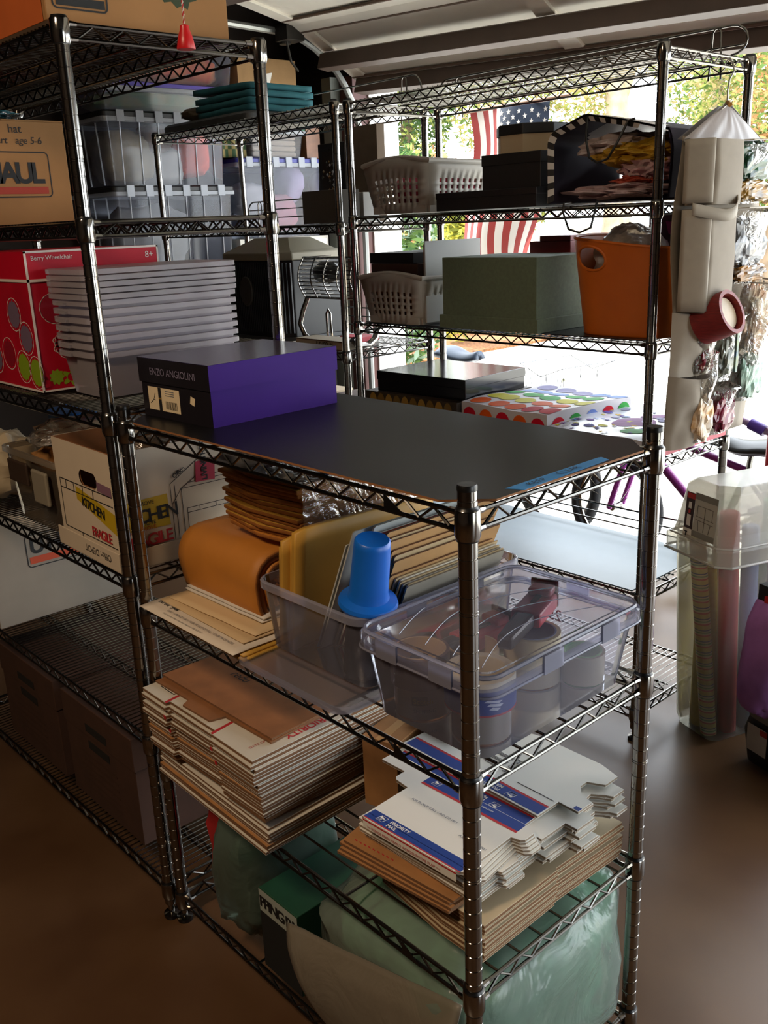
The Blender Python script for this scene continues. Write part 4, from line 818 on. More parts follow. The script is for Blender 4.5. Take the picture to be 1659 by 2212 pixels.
# pink doll box
dbx = thing('doll_box', 'tall red and pink doll accessory box with white edges on the third shelf', 'toy box', (0.010, 1.268, D3), 0)
dr, dpk, dwh = M('doll_red', '#b80c28', 0.5, spec=0.25), M('doll_pink', '#b00d28', 0.5, spec=0.25, var=0.18, scale=9), M('doll_white', '#d9cfc9', 0.5)
S = (0.312, 0.40, 0.300)
MB().box(0, S[0], 0, S[1], 0, 0.240).build('box_body', dpk, dbx, bevel=0.002); MB().box(-0.001, S[0] + 0.004, -0.002, S[1], 0.240, S[2]).build('box_lid', dr, dbx, bevel=0.002)
e = MB()
for (x0, x1, z0, z1) in ((-0.002, S[0]+.005, 0.236, 0.242), (-0.002, S[0]+.005, S[2]-0.004, S[2]+.0005), (-0.002, 0.003, 0.0, S[2]), (S[0]+.001, S[0]+.005, 0.238, S[2]), (0, S[0], 0.0, 0.004)): e.box(x0, x1, -0.0030, -0.0018, z0, z1)
for (y0, y1, z0, z1) in ((0, S[1], 0.236, 0.242), (0, S[1], 0.0, 0.004)): e.box(-0.0022, -0.0010, y0, y1, z0, z1)
e.build('white_edging', dwh, dbx)
text('Berry Wheelchair', 0.013, (0.012, -0.0026, 0.281), (1, 0, 0), (0, 0, 1), dwh, dbx); text('8+', 0.020, (0.282, -0.0026, 0.274), (1, 0, 0), (0, 0, 1), dwh, dbx)
gp = [M('print_grey', '#6d5b70', 0.5), M('print_lime', '#7f9a1e', 0.5), dwh, M('print_deep', '#8c0d25', 0.5)]
d = MB()
def disc(px, pz, r, m, face='y', lobes=0, amp=0.0, inner=0.0, n=28):
    def P(rad, a): return (px + rad*math.cos(a), -0.0006, pz + rad*math.sin(a)) if face == 'y' else (-0.0006, px + rad*math.cos(a), pz + rad*math.sin(a))
    o_ = [P(r*(1 + amp*math.cos(lobes*2*PI*k/n)), 2*PI*k/n) for k in range(n)]
    if inner: i_ = [P(r*inner, 2*PI*k/n) for k in range(n)]; d.add(o_ + i_, [(k, (k+1) % n, n + (k+1) % n, n + k) for k in range(n)], m)
    else: d.add([P(0, 0)] + o_, [(0, 1 + k, 1 + (k + 1) % n) for k in range(n)], m)
for (x, z, r) in ((0.075, 0.10, 0.034), (0.050, 0.178, 0.032), (0.14, 0.215, 0.03), (0.21, 0.10, 0.04), (0.25, 0.20, 0.03)): disc(x, z, r, 3, 'y'); disc(x, z, r*1.03, 2, 'y', 14, 0.02, 0.94, 56)
for k in range(4): disc(0.052 + 0.013*math.cos(PI/2*k + PI/4), 0.100 + 0.013*math.sin(PI/2*k + PI/4), 0.0065, 2, 'y', 0, 0, 0.72)
disc(0.052, 0.100, 0.007, 2, 'y', 5, 0.35)
for (x, z) in ((0.035, 0.03), (0.10, 0.022)): disc(x, z, 0.016, 1, 'y', 9, 0.16)
for (x, z) in ((0.098, 0.036), (0.068, 0.026)): disc(x, z, 0.016, 1, 'y', 5, 0.40, 0.55, 40)
for (x, z) in ((0.085, 0.150), (0.06, 0.20), (0.112, 0.135), (0.12, 0.06)): disc(x, z, 0.005, 2, 'y', 5, 0.4)
for (y, z, m) in ((0.10, 0.165, 0), (0.05, 0.115, 0), (0.16, 0.075, 3), (0.085, 0.050, 1), (0.26, 0.18, 1), (0.24, 0.06, 0), (0.33, 0.12, 3), (0.02, 0.042, 1)):
    disc(y, z, 0.030, m, 'x', 12, 0.08); disc(y, z, 0.037, 2, 'x', 16, 0.01, 0.95, 56)
d.build('printed_pattern', gp, dbx)
# nest of clear bins and the stack of lids on top
fr_b = clear('frosted_bin', '#d6cfd6', 0.50, '#f3eff4', 0.3, 0.35); fr_l = clear('frosted_lid', '#d6cfd6', 0.55, '#f3eff4', 0.3, 0.35)
NX, NY = 0.040, 1.056
for k in range(7):
    t = thing('storage_bin', 'clear empty bin nested in the stack beside the red doll box', 'storage bin', (NX, NY, D3 + 0.0005 + 0.0175*k), 0, 'nested clear bins on the tall unit')
    q = MB(); q.loft([rrect(0.020, 0.340, 0.016, 0.170, 0.02, 0), rrect(0.006, 0.354, 0.004, 0.182, 0.024, 0.095)], cap1=False); q.build('tub_wall', fr_b, t, smooth=True)
    q = MB(); q.loft([rrect(0.006, 0.354, 0.004, 0.182, 0.024, 0.084), rrect(-0.001, 0.361, -0.003, 0.189, 0.026, 0.084), rrect(-0.001, 0.361, -0.003, 0.189, 0.026, 0.094), rrect(0.006, 0.354, 0.004, 0.182, 0.024, 0.095)], cap0=False, cap1=False)
    q.box(0.361, 0.368, 0.03, 0.07, 0.084, 0.090); q.box(-0.008, -0.001, 0.10, 0.15, 0.084, 0.090); q.build('rim', fr_l, t, smooth=True)
for k in range(5):
    t = MB(); t.loft([rrect(0.004, 0.364, 0.0, 0.192, 0.024, 0), rrect(0, 0.368, -0.004, 0.196, 0.026, 0.001), rrect(0, 0.368, -0.004, 0.196, 0.026, 0.0105), rrect(0.006, 0.362, 0.002, 0.190, 0.022, 0.0115), rrect(0.02, 0.348, 0.016, 0.176, 0.018, 0.0085)])
    o = t.build('bin_lid', fr_l, None, smooth=True, loc=(NX - 0.006 + 0.001*(k % 2), NY - 0.004, D3 + 0.2015 + 0.0125*k)); tag(o, 'clear bin lid in the pile of lids on the nested bins', 'bin lid', 'clear lids on the nested bins')
bk = MB(); bk.box(0, 0.13, 0, 0.03, 0, 0.012); bk.box(0.03, 0.05, 0.0, 0.02, 0.012, 0.016); bk.box(0.118, 0.122, -0.002, 0.032, -0.001, 0.013)
# file box from an office shop
ofw = M('office_white', '#c9bba6', 0.75, var=0.05, scale=7)
ob = thing('file_box', 'white printed file box with yellow and red tape on the fourth shelf', 'file box', (-0.0115, 0.9465, D4), math.radians(-1.5))
OX, OY, OH = 0.305, 0.285, 0.245
b = MB(); th = 0.004
b.box(th, OX - th, 0, th, 0.004, OH, 0); b.box(th, OX - th, OY - th, OY, 0.004, OH, 0); b.box(OX - th, OX, 0, OY, 0.004, OH, 0); b.box(0, OX, 0, OY, 0, 0.004, 1)
# front face with an oval hand hole
hy0, hy1, hz0, hz1 = 0.075, 0.160, 0.158, 0.192
ys = [0] + [hy0 + (hy1 - hy0)*k/34 for k in range(35)] + [OY]; zs = [0.004] + [hz0 + (hz1 - hz0)*k/16 for k in range(17)] + [OH]
def hole(i, j):
    yc, zc = (ys[i] + ys[i+1])/2, (zs[j] + zs[j+1])/2
    r_ = (hz1 - hz0)/2; dy = max(0, abs(yc - (hy0 + hy1)/2) - ((hy1 - hy0)/2 - r_)); return hy0 < yc < hy1 and hz0 < zc < hz1 and math.hypot(dy, zc - (hz0 + hz1)/2) < r_
for x in (0.0, th): b.grid(lambda u, v: (x, u, v), ys, zs, 0 if x == 0 else 1, hole)
b.quad((0, 0, OH), (th, 0, OH), (th, OY, OH), (0, OY, OH), 1)
b.quad((OX - th - .0005, th, 0.01), (OX - th - .0005, OY - th, 0.01), (OX - th - .0005, OY - th, OH), (OX - th - .0005, th, OH), 1); b.quad((th, OY - th - .0005, 0.01), (OX - th, OY - th - .0005, 0.01), (OX - th, OY - th - .0005, OH), (th, OY - th - .0005, OH), 1)
b.build('box_body', [ofw, kraft_dark], ob)
tr = MB(); tr.box(-0.009, -0.006, -0.012, OY + 0.008, -0.001, 0.040); tr.box(-0.009, OX, -0.012, -0.009, -0.001, 0.040); tr.box(-0.009, OX, -0.012, OY + 0.008, -0.001, 0.0005); tr.build('box_lid', ofw, ob)
X = lambda y, z: (-0.0008, y, z)
def linesx(segs, w, name, mat, parent, face='x', off=-0.0009):
    m = MB()
    for (a, b_) in segs:
        A_, B_ = Vector((off, a[0], a[1])) if face == 'x' else Vector((a[0], off, a[1])), Vector((off, b_[0], b_[1])) if face == 'x' else Vector((b_[0], off, b_[1]))
        d_ = (B_ - A_).normalized(); nn = Vector((1, 0, 0)) if face == 'x' else Vector((0, 1, 0)); s_ = d_.cross(nn)*w/2
        m.add([A_ - s_, B_ - s_, B_ + s_, A_ + s_], [(0, 1, 2, 3)])
    return m.build(name, mat, parent)
linesx([((0.265, 0.155), (0.01, 0.155)), ((0.265, 0.135), (0.01, 0.135)), ((0.265, 0.155), (0.265, 0.045)), ((0.265, 0.045), (0.01, 0.045)), ((0.235, 0.155), (0.235, 0.135)), ((0.195, 0.155), (0.195, 0.135)), ((0.15, 0.155), (0.15, 0.135)), ((0.10, 0.155), (0.10, 0.135)), ((0.18, 0.045), (0.18, 0.03))], 0.0022, 'printed_lines', ink, ob)
yt, rdp = M('tape_yellow', '#b79a1c', 0.5), M('tape_pinkred', '#b01c40', 0.5)
MB().quad(X(0.185, 0.120), X(0.005, 0.075), X(0.005, 0.120), X(0.185, 0.150)).build('yellow_tape', yt, ob)
MB().quad((0.003, -0.0008, 0.078), (0.118, -0.0008, 0.074), (0.116, -0.0008, 0.142), (0.003, -0.0008, 0.140)).build('yellow_tape', yt, ob)
text('KITCHEN', 0.030, (-0.0012, 0.160, 0.112), (0, -1, -0.12), (0, 0, 1), ink, ob, bold=0.02, sp=0.8); text('TCHEN', 0.040, (0.024, -0.0012, 0.090), (1, 0, 0.03), (0, 0, 1), ink, ob, bold=0.02, sp=0.78)
text('ART MOVE', 0.012, (0.026, -0.0012, 0.127), (1, 0, 0.02), (0, 0, 1), ink, ob); text('ART MOVE', 0.012, (0.026, -0.0012, 0.084), (1, 0, 0.02), (0, 0, 1), ink, ob)
text('FRAGILE', 0.030, (-0.0012, 0.125, 0.052), (0, -1, 0), (0, 0, 1), red_ink, ob, bold=0.02, sp=0.8); text('RAGILE', 0.036, (0.022, -0.0012, 0.040), (1, 0, 0.02), (0, 0, 1), red_ink, ob, bold=0.02, sp=0.8)
for z in (0.073, 0.030): text('ART MOVE', 0.012, (0.026, -0.0012, z), (1, 0, 0.03), (0, 0, 1), red_ink, ob)
text('Office DEPOT', 0.021, (-0.0098, 0.030, 0.028), (0, 1, 0), (0, 0, -1), ink, ob, bold=0.03, off=-0.0008)
linesx([((0.125, 0.115), (0.15, 0.145)), ((0.15, 0.145), (0.24, 0.195)), ((0.125, 0.160), (0.21, 0.210)), ((0.125, 0.160), (0.125, 0.04)), ((0.135, 0.155), (0.135, 0.03)), ((0.15, 0.145), (0.15, 0.03)), ((0.15, 0.145), (0.27, 0.145)), ((0.17, 0.155), (0.26, 0.155)), ((0.18, 0.163), (0.25, 0.163)), ((0.16, 0.10), (0.27, 0.10)), ((0.16, 0.09), (0.27, 0.09)), ((0.16, 0.10), (0.16, 0.05)), ((0.16, 0.05), (0.27, 0.05)), ((0.19, 0.10), (0.19, 0.09)), ((0.23, 0.10), (0.23, 0.09))], 0.0014, 'printed_drawing', ink, ob, 'y')
text('Office', 0.013, (0.135, -0.0012, 0.170), (1, 0, 0.55), (-0.2, 0, 1), ink, ob, bold=0.03)
MB().quad((0.185, -0.0016, 0.152), (0.232, -0.0016, 0.150), (0.236, -0.0016, 0.198), (0.189, -0.0016, 0.196)).build('pink_tape', rdp, ob); text('LIVING ROOM', 0.019, (0.214, -0.0019, 0.153), (0, 0, 1), (-1, 0, 0), ink, ob, bold=0.02, sp=0.85)
MB().quad(X(0.075, 0.158), X(0.010, 0.155), X(0.010, 0.175), X(0.075, 0.178)).build('mauve_tape', M('tape_mauve', '#7d5c6e', 0.6), ob)
bgc = clear('wrap_film', '#b8a48c', 0.3, '#eee4d6', 0.15, 0.9, 0.8, 14)
tb = MB(); blob(tb, (0.15, 1.06, D4 + 0.150), (0.115, 0.11, 0.115), 9, 0.25, 2.4, 24, 14, floor=D4 + 0.006); tag(tb.build('plastic_bag', bgc, None, smooth=True), 'clear brownish plastic bag bulging out of the printed file box', 'bag')
# clear bin with oddments, and bags further along
cb = thing('storage_bin', 'clear bin with a dark handle full of oddments beside the printed file box', 'storage bin', (0.005, 1.232, D4), 0)
q = MB(); q.loft([rrect(0.01, 0.29, 0.015, 0.30, 0.02, 0), rrect(0, 0.30, 0, 0.32, 0.024, 0.175)], cap1=False); q.build('tub_wall', clear('smoke_bin', '#a89c8a', 0.25, '#d8d0c2', 0.15, 0.6), cb, smooth=True)
q = MB(); q.loft([rrect(0, 0.30, 0, 0.32, 0.024, 0.165), rrect(-0.008, 0.308, -0.008, 0.328, 0.028, 0.165), rrect(-0.008, 0.308, -0.008, 0.328, 0.028, 0.178), rrect(0, 0.30, 0, 0.32, 0.024, 0.178)], cap0=False, cap1=False); q.build('rim', clear('smoke_rim', '#b8ac98', 0.6, '#d8d0c2', 0.15, 0.6), cb, smooth=True)
MB().box(-0.014, -0.006, 0.16, 0.27, 0.10, 0.155).build('latch', M('latch_dark', '#3a2c22', 0.5), cb, bevel=0.01, seg=3); MB().box(-0.016, -0.006, 0.05, 0.13, 0.07, 0.150).build('latch', M('latch_pale', '#8b8474', 0.45), cb, bevel=0.01, seg=3)
tb = MB(); blob(tb, (0.155, 1.39, D4 + 0.10), (0.12, 0.135, 0.096), 15, 0.2, 2.5, 22, 14, pw=0.7, floor=D4 + 0.003); tag(tb.build('cloth_bundle', M('cloth_tan', '#a0703c', 0.8, var=0.4, scale=9, bump=0.4), None, smooth=True), 'tan and orange cloth packed inside the dark latched clear bin', 'cloth bundle')
tb = MB(); blob(tb, (0.13, 1.36, D4 + 0.215), (0.12, 0.11, 0.035), 17, 0.35, 3, 22, 12); tag(tb.build('plastic_bag', bgc, None, smooth=True), 'crinkled clear bag lying on the cloth in the dark latched bin', 'bag')
tb = MB(); blob(tb, (0.08, 1.77, D4 + 0.08), (0.09, 0.12, 0.09), 19, 0.25, 2.4, 26, 16, floor=D4 + 0.001); tag(tb.build('plastic_bag', M('bag_cream', '#b9ab90', 0.4, var=0.2, bump=0.4, scale=12), None, smooth=True), 'pale crumpled bag past the dark latched bin, cut by the picture edge', 'bag')
pbx = thing('paint_pail', 'white pail with a blue lid under the doll box shelf', 'pail', (0.27, 1.66, D4)); MB().lathe([(0.075, 0), (0.085, 0.20)], 24).build('pail_body', M('pail_white', '#c9c7c2', 0.5), pbx, smooth=True); MB().lathe([(0.089, 0.195), (0.090, 0.215), (0.0, 0.217)], 24).build('pail_lid', M('pail_blue', '#1d5fa8', 0.45), pbx, smooth=True)
# white moving box and dark file boxes
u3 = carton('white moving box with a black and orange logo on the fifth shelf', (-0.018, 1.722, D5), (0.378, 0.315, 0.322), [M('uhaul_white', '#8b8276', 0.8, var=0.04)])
frame_rect(0.100, 0.300, 0.150, 0.245, 0.012, 0.003, ink, u3); MB().quad((0.108, -0.001, 0.160), (0.292, -0.001, 0.160), (0.292, -0.001, 0.180), (0.108, -0.001, 0.180)).build('printed_bar', M('print_orange_red', '#b5482a', 0.8), u3)
text('U-HAUL', 0.058, (0.112, -0.0004, 0.190), (1, 0, 0), (0, 0, 1), ink, u3, bold=0.035, sp=0.80)
fk = M('file_kraft_shaded', '#40271a', 0.85, var=0.12)  # brown taken darker to carry the shade of the lower shelves
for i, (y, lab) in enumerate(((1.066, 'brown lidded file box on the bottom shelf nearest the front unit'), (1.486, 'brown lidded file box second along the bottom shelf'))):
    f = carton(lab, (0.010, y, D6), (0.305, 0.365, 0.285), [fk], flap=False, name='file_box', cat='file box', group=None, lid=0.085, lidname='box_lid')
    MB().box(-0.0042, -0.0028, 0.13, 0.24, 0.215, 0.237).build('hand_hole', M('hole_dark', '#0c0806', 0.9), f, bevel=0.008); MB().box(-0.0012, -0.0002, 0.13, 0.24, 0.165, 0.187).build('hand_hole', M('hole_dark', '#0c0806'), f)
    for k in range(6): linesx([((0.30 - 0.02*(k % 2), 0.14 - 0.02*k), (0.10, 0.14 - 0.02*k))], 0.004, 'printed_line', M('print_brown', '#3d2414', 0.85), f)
# red bell on a cord
cd = thing('pull_cord', 'red plastic bell handle hanging on a red and white cord before the top shelf', 'pull cord', (0.130, 0.752, 1.784), 0)
MB().lathe([(0.0150, 0.0), (0.0160, 0.002), (0.0120, 0.020), (0.0085, 0.030), (0.0075, 0.037), (0.0030, 0.039), (0.0, 0.039)], 24).build('bell_handle', M('handle_red', '#c41a1e', 0.35), cd, smooth=True)
c = MB()
for s_, m_ in ((0, 0), (PI, 1)): c.tube([(0.0011*math.cos(z*600 + s_), 0.0011*math.sin(z*600 + s_), 0.038 + z) for z in [0.62*k/160 for k in range(161)]], 0.0012, 5, m_)
c.build('cord', [M('cord_red', '#b02328', 0.8), M('cord_white', '#c9b9ae', 0.8)], cd, smooth=True)
# ================================================================ DOORWAY UNIT: BASKETS, BAGS, BOXES
B2z, B3z, B4z, B5z = 1.5155, 1.1645, 0.8435, 0.4635
XB = BX - 0.012
bl_m = M('board_black', '#101013', 0.35)
for zz, lab in ((B3z, 'thin black board lining the shelf under the orange tub'), (B4z, 'thin black board lining the shelf of gift bags')):
    tag(MB().box(BX + 0.01, BX + BW - 0.01, BY0 + 0.03, BY0 + BL - 0.03, zz, zz + 0.003).build('shelf_liner', bl_m), lab, 'shelf liner')
tag(MB().box(BX - 0.004, BX + BW - 0.010, BY0 + 0.024, BY0 + BL - 0.024, B5z, B5z + 0.004).build('shelf_liner', M('liner_pale', '#4c6270', 0.34, var=0.05)), 'pale blue grey board lining the empty shelf behind the lidded bin', 'shelf liner')
B3z += 0.0032; B4z += 0.0032; B2z += 0.0005
m_bask = M('basket_white', '#a9a49a', 0.55); 
def basket(label, loc, W, Dp, H):
    """stacking basket: pierced bowed walls, scooped front; W along y, Dp along x"""
    t = thing('storage_basket', label, 'basket', loc, 0, None)
    def wall(fn, L, name, rows=4, pitch=0.028, scoop=0.0):
        n = int((L - 0.065)/pitch); u0 = 0.5 - n*pitch/2/L; us = [0.0]
        for k in range(n): us += [u0 + k*pitch/L + 0.28*pitch/L, u0 + k*pitch/L + 0.72*pitch/L]
        us += [1.0]; vs = [0.0]; 
        for r in range(rows): vs += [0.20 + r*0.128, 0.20 + r*0.128 + 0.078]
        vs += [0.86, 1.0]
        m = MB(); m.grid(fn, us, vs, 0, lambda i, j: i % 2 == 1 and i < len(us) - 1 and j % 2 == 1 and j < 2*rows)
        m.build(name, m_bask, t, smooth=True, solid=0.003)
    ins = 0.025
    tp = lambda v: ins*(1 - v)
    wall(lambda u, v: (tp(v) - 0.016*math.sin(PI*u)*(1 - v*0.6), W - tp(v) - (W - 2*tp(v))*u, H*v*(1 + 0.10*math.sin(PI*u)*v)), W, 'front_wall')
    wall(lambda u, v: (tp(v) + (Dp - 2*tp(v))*u, tp(v), H*v*(1 - 0.03*u)), Dp, 'side_wall')
    wall(lambda u, v: (tp(v) + (Dp - 2*tp(v))*u, W - tp(v), H*v), Dp, 'side_wall')
    wall(lambda u, v: (Dp - tp(v), W - tp(v) - (W - 2*tp(v))*u, H*v), W, 'back_wall')
    b = MB(); b.prism(rrect(ins - 0.004, Dp - ins, ins, W - ins, 0.012), 0, 0.004); b.box(0.012, 0.02, 0.03, W - 0.03, 0, 0.022); b.box(0.02, Dp - 0.02, ins - 0.008, ins, 0.0, 0.02); b.build('base', m_bask, t)
    r = MB(); pts = [(0, W*(1 - k/10), H*(1 + 0.10*math.sin(PI*k/10))) for k in range(11)] + [(Dp*k/6, 0, H*(1 - 0.03*k/6)) for k in range(1, 7)] + [(Dp, W*k/6, H*0.985) for k in range(1, 7)] + [(Dp*(1 - k/6), W, H) for k in range(1, 6)]
    r.tube(pts, 0.008, 8, closed=True); r.build('rim', m_bask, t, smooth=True)
    return t
bk1 = basket('white pierced basket on the upper shelf beside the black boxes', (XB, 1.372, B2z), 0.300, 0.36, 0.150)
bk2 = basket('white pierced basket crammed with flat boxes on the shelf below', (XB, 1.416, B3z), 0.295, 0.36, 0.148)
tb = MB(); blob(tb, (BX + 0.17, 1.52, B2z + 0.065), (0.14, 0.11, 0.06), 31, 0.15, 2, 20, 12, pw=0.7, floor=B2z + 0.006); tag(tb.build('cloth_bundle', M('cloth_pinkred', '#a03246', 0.9, var=0.3), None, smooth=True), 'pink red cloth glimpsed through the holes of the upper basket', 'cloth bundle')
def simple(name, label, cat, x0, x1, y0, y1, z0, z1, mat, group=None, lid=0, lidmat=None, rz=0, bev=0.0015):
    if not lid: return tag(MB().box(0, x1-x0, 0, y1-y0, 0, z1-z0).build(name, mat, None, bevel=bev, loc=(x0, y0, z0), rz=rz), label, cat, group)
    t = thing(name, label, cat, (x0, y0, z0), rz, group)
    MB().box(0.002, x1-x0-0.002, 0.002, y1-y0-0.002, 0, z1-z0-0.002).build('box_body', mat, t, bevel=bev)
    MB().box(0, x1-x0, 0, y1-y0, z1-z0-lid, z1-z0).build('box_lid', lidmat or mat, t, bevel=bev); return t
blk = M('card_black', '#0d0d10', 0.55)
gb = M('cardboard_grey', '#6a5a4a', 0.85, var=0.1)
simple('cardboard_box', 'large grey brown cardboard panel standing behind the white basket', 'cardboard', 1.690, 1.730, 1.985, 2.17, C_Z[1] + 0.0005, C_Z[1] + 0.345, gb)
simple('small_carton', 'small white carton with ribbed side between the basket and the corner post', 'carton', 1.475, 1.55, 1.832, 1.895, C_Z[1] + 0.0005, C_Z[1] + 0.100, M('carton_white', '#b9bab8', 0.6, var=0.05))
fb_ = simple('flat_box', 'low wide black box under the black hat boxes on the upper shelf', 'box', XB - 0.002, XB + 0.33, 0.957, 1.345, B2z, B2z + 0.052, blk, lid=0.018, lidmat=M('card_black_lid', '#16161a', 0.4))
simple('gift_box', 'tall plain black lidded box stacked on the low wide black box', 'box', XB + 0.03, XB + 0.25, 0.968, 1.186, B2z + 0.0525, B2z + 0.148, blk, lid=0.03)
hb = thing('hat_box', 'octagonal cream box with a black lid, topmost of the black boxes', 'hat box', (XB + 0.145, 1.085, B2z + 0.1485))
oc = lambda r: [(r*math.cos(PI/8 + PI/4*k), r*math.sin(PI/8 + PI/4*k)) for k in range(8)]
MB().prism(oc(0.108), 0, 0.066).build('box_body', M('card_cream', '#a8977c', 0.7), hb, bevel=0.002); MB().prism(oc(0.113), 0.048, 0.076).build('box_lid', blk, hb, bevel=0.003)
# striped gift bag lying open toward us
gbg = thing('gift_bag', 'big gift bag lying open, black and white striped rim, stuffed with coloured tissue', 'gift bag', (XB + 0.030, 0, B2z))
sec = [(0.945, 0.004), (0.948, 0.165), (0.935, 0.188), (0.820, 0.222), (0.700, 0.198), (0.575, 0.165), (0.565, 0.120), (0.568, 0.004)]
def secp(t_):     # along the outline
    L = [0]; 
    for a, b_ in zip(sec, sec[1:]): L.append(L[-1] + math.dist(a, b_))
    d_ = t_*L[-1]
    for k in range(len(sec) - 1):
        if d_ <= L[k+1] + 1e-9: f = (d_ - L[k])/(L[k+1] - L[k]); return (sec[k][0] + (sec[k+1][0]-sec[k][0])*f, sec[k][1] + (sec[k+1][1]-sec[k][1])*f)
    return sec[-1]
bgm = [M('bag_white', '#d2cbc6', 0.4, var=0.08, scale=9), M('bag_purple', '#22142c', 0.7)]
m = MB(); m.grid(lambda u, v: (0.36*u + 0.01*math.sin(v*9), secp(v)[0], secp(v)[1]*(1 - 0.30*max(0, u - 0.3)) + 0.003), 8, 48, lambda i, j: 1 if j > 33 else 0); m.quad((0.36, 0.945, 0.004), (0.36, 0.568, 0.004), (0.36, 0.6, 0.14), (0.36, 0.93, 0.15), 1)
m.quad((0, 0.945, 0.002), (0.36, 0.945, 0.002), (0.36, 0.568, 0.002), (0, 0.568, 0.002), 0); m.build('bag_body', bgm, gbg, smooth=True)
inn = lambda p, k: (p[0] + (0.757 - p[0])*k, p[1] + (0.085 - p[1])*k)
m = MB(); m.grid(lambda u, v: (0.002 + 0.34*u, *inn(secp(v), 0.02)), 4, 40, 0); m.quad((0.34, 0.94, 0.006), (0.34, 0.57, 0.006), (0.34, 0.60, 0.14), (0.34, 0.92, 0.15)); m.build('bag_lining', bgm[1], gbg, smooth=True)
st = MB(); nst = 26
for k in range(nst): st.grid(lambda u, v: (-0.001 + 0.006*u, *inn(secp(0.66*(k + v)/nst), 0.015 + 0.095*u)), 1, 2, k % 2)
st.build('striped_rim', [M('stripe_black', '#0c0c0e', 0.6), M('stripe_white', '#c9c6c2', 0.6)], gbg, smooth=True)
h = MB(); h.tube([(-0.002, 0.815, 0.219), (-0.016, 0.808, 0.16), (-0.022, 0.792, 0.115), (-0.024, 0.765, 0.100), (-0.022, 0.735, 0.108), (-0.016, 0.712, 0.145), (-0.004, 0.69, 0.195), (0.0, 0.672, 0.199)], 0.0032, 8)
h.build('cord_handle', black_plastic, gbg, smooth=True)
h = MB(); h.tube([(-0.004, 0.86, 0.006), (-0.040, 0.858, 0.004), (-0.046, 0.855, -0.02), (-0.048, 0.835, -0.062), (-0.048, 0.800, -0.072), (-0.046, 0.765, -0.060), (-0.040, 0.752, 0.004), (-0.006, 0.750, 0.006)], 0.0032, 8); h.build('cord_handle', black_plastic, gbg, smooth=True)
def crumple(label, mat, c, r, seed, name='tissue_paper', group='tissue in the striped bag'):
    t_ = MB(); blob(t_, c, r, seed, 0.45, 2.6, 36, 18); return tag(t_.build(name, mat, None), label, 'tissue paper', group)
tsw, tsy, tsp = M('tissue_white', '#c3b6b4', 0.6, var=0.15, scale=12), M('tissue_yellow', '#b98f1e', 0.6, var=0.25, scale=10), M('tissue_pink', '#b86a78', 0.6, col2='#c3b6b4', scale=14)
crumple('white crumpled tissue across the top of the striped bag opening', tsw, (XB + 0.17, 0.770, B2z + 0.142), (0.11, 0.130, 0.034), 2, group=None)
crumple('yellow crumpled tissue in the middle of the striped bag', tsy, (XB + 0.115, 0.715, B2z + 0.122), (0.080, 0.115, 0.030), 3, group=None)
crumple('pink spotted tissue drooping below the yellow tissue', tsp, (XB + 0.125, 0.680, B2z + 0.082), (0.075, 0.075, 0.032), 4, group=None)
crumple('pale pink tissue along the floor of the striped bag', M('tissue_pale', '#b39a9c', 0.6, var=0.2), (XB + 0.13, 0.752, B2z + 0.030), (0.09, 0.150, 0.020), 6, group=None)
crumple('orange red scrap of tissue at the bottom of the striped bag', M('tissue_orange', '#a8452e', 0.6, var=0.2), (XB + 0.105, 0.70, B2z + 0.052), (0.05, 0.065, 0.014), 7, group=None)
# lower shelf: basket contents, green box, orange tub
for lab, x0, x1, y0, y1, z0, z1, mt in (('black flat box topmost in the lower white basket', 0.03, 0.27, 1.48, 1.69, 0.192, 0.226, blk), ('dark brown flat box under the black one in the lower basket', 0.03, 0.28, 1.462, 1.685, 0.150, 0.1915, M('card_brown', '#3a2216', 0.6)), ('brown carton deep in the lower white basket', 0.04, 0.28, 1.462, 1.68, 0.006, 0.1495, kraft_dark)):
    simple('flat_box', lab, 'box', XB + x0, XB + x1, y0, y1, B3z + z0, B3z + z1, mt)
def upright(lab, x0, x1, y0, y1, z1, mat, name='card_sheet', cat='card sheet', tilt=0.0):
    o_ = MB().box(0, x1 - x0, 0, y1 - y0, 0, z1).build(name, mat, None, bevel=0.001, loc=(XB + x0, y0, B3z + 0.006)); o_.rotation_euler.x = tilt; return tag(o_, lab, cat)
upright('orange card standing in the lower basket beside the brown boxes', 0.05, 0.25, 1.446, 1.452, 0.195, M('card_orange', '#b5481c', 0.6))
upright('tan folded paper bag standing in the lower basket beside the orange card', 0.035, 0.28, 1.434, 1.440, 0.245, M('card_tan', '#8a6a4a', 0.7))
wf_ = MB().box(0, 0.262, 0, 0.006, 0, 0.255).build('card_sheet', M('card_white', '#b4b6b4', 0.6), None, bevel=0.001, loc=(XB + 0.028, 1.424, B3z + 0.006)); tag(wf_, 'large white card standing upright in the lower basket next to the green box', 'card sheet')
gxb = thing('storage_box', 'grey green cloth covered box standing upside down on its lid', 'storage box', (XB, 0.955, B3z), 0)
gg, = (M('linen_green', '#5d6a55', 0.8, var=0.12, scale=120),)
MB().box(0.004, 0.296, 0.004, 0.372, 0.003, 0.212).build('box_body', gg, gxb, bevel=0.0015); MB().box(-0.003, 0.303, -0.006, 0.382, 0, 0.040).build('box_lid', gg, gxb, bevel=0.0015)
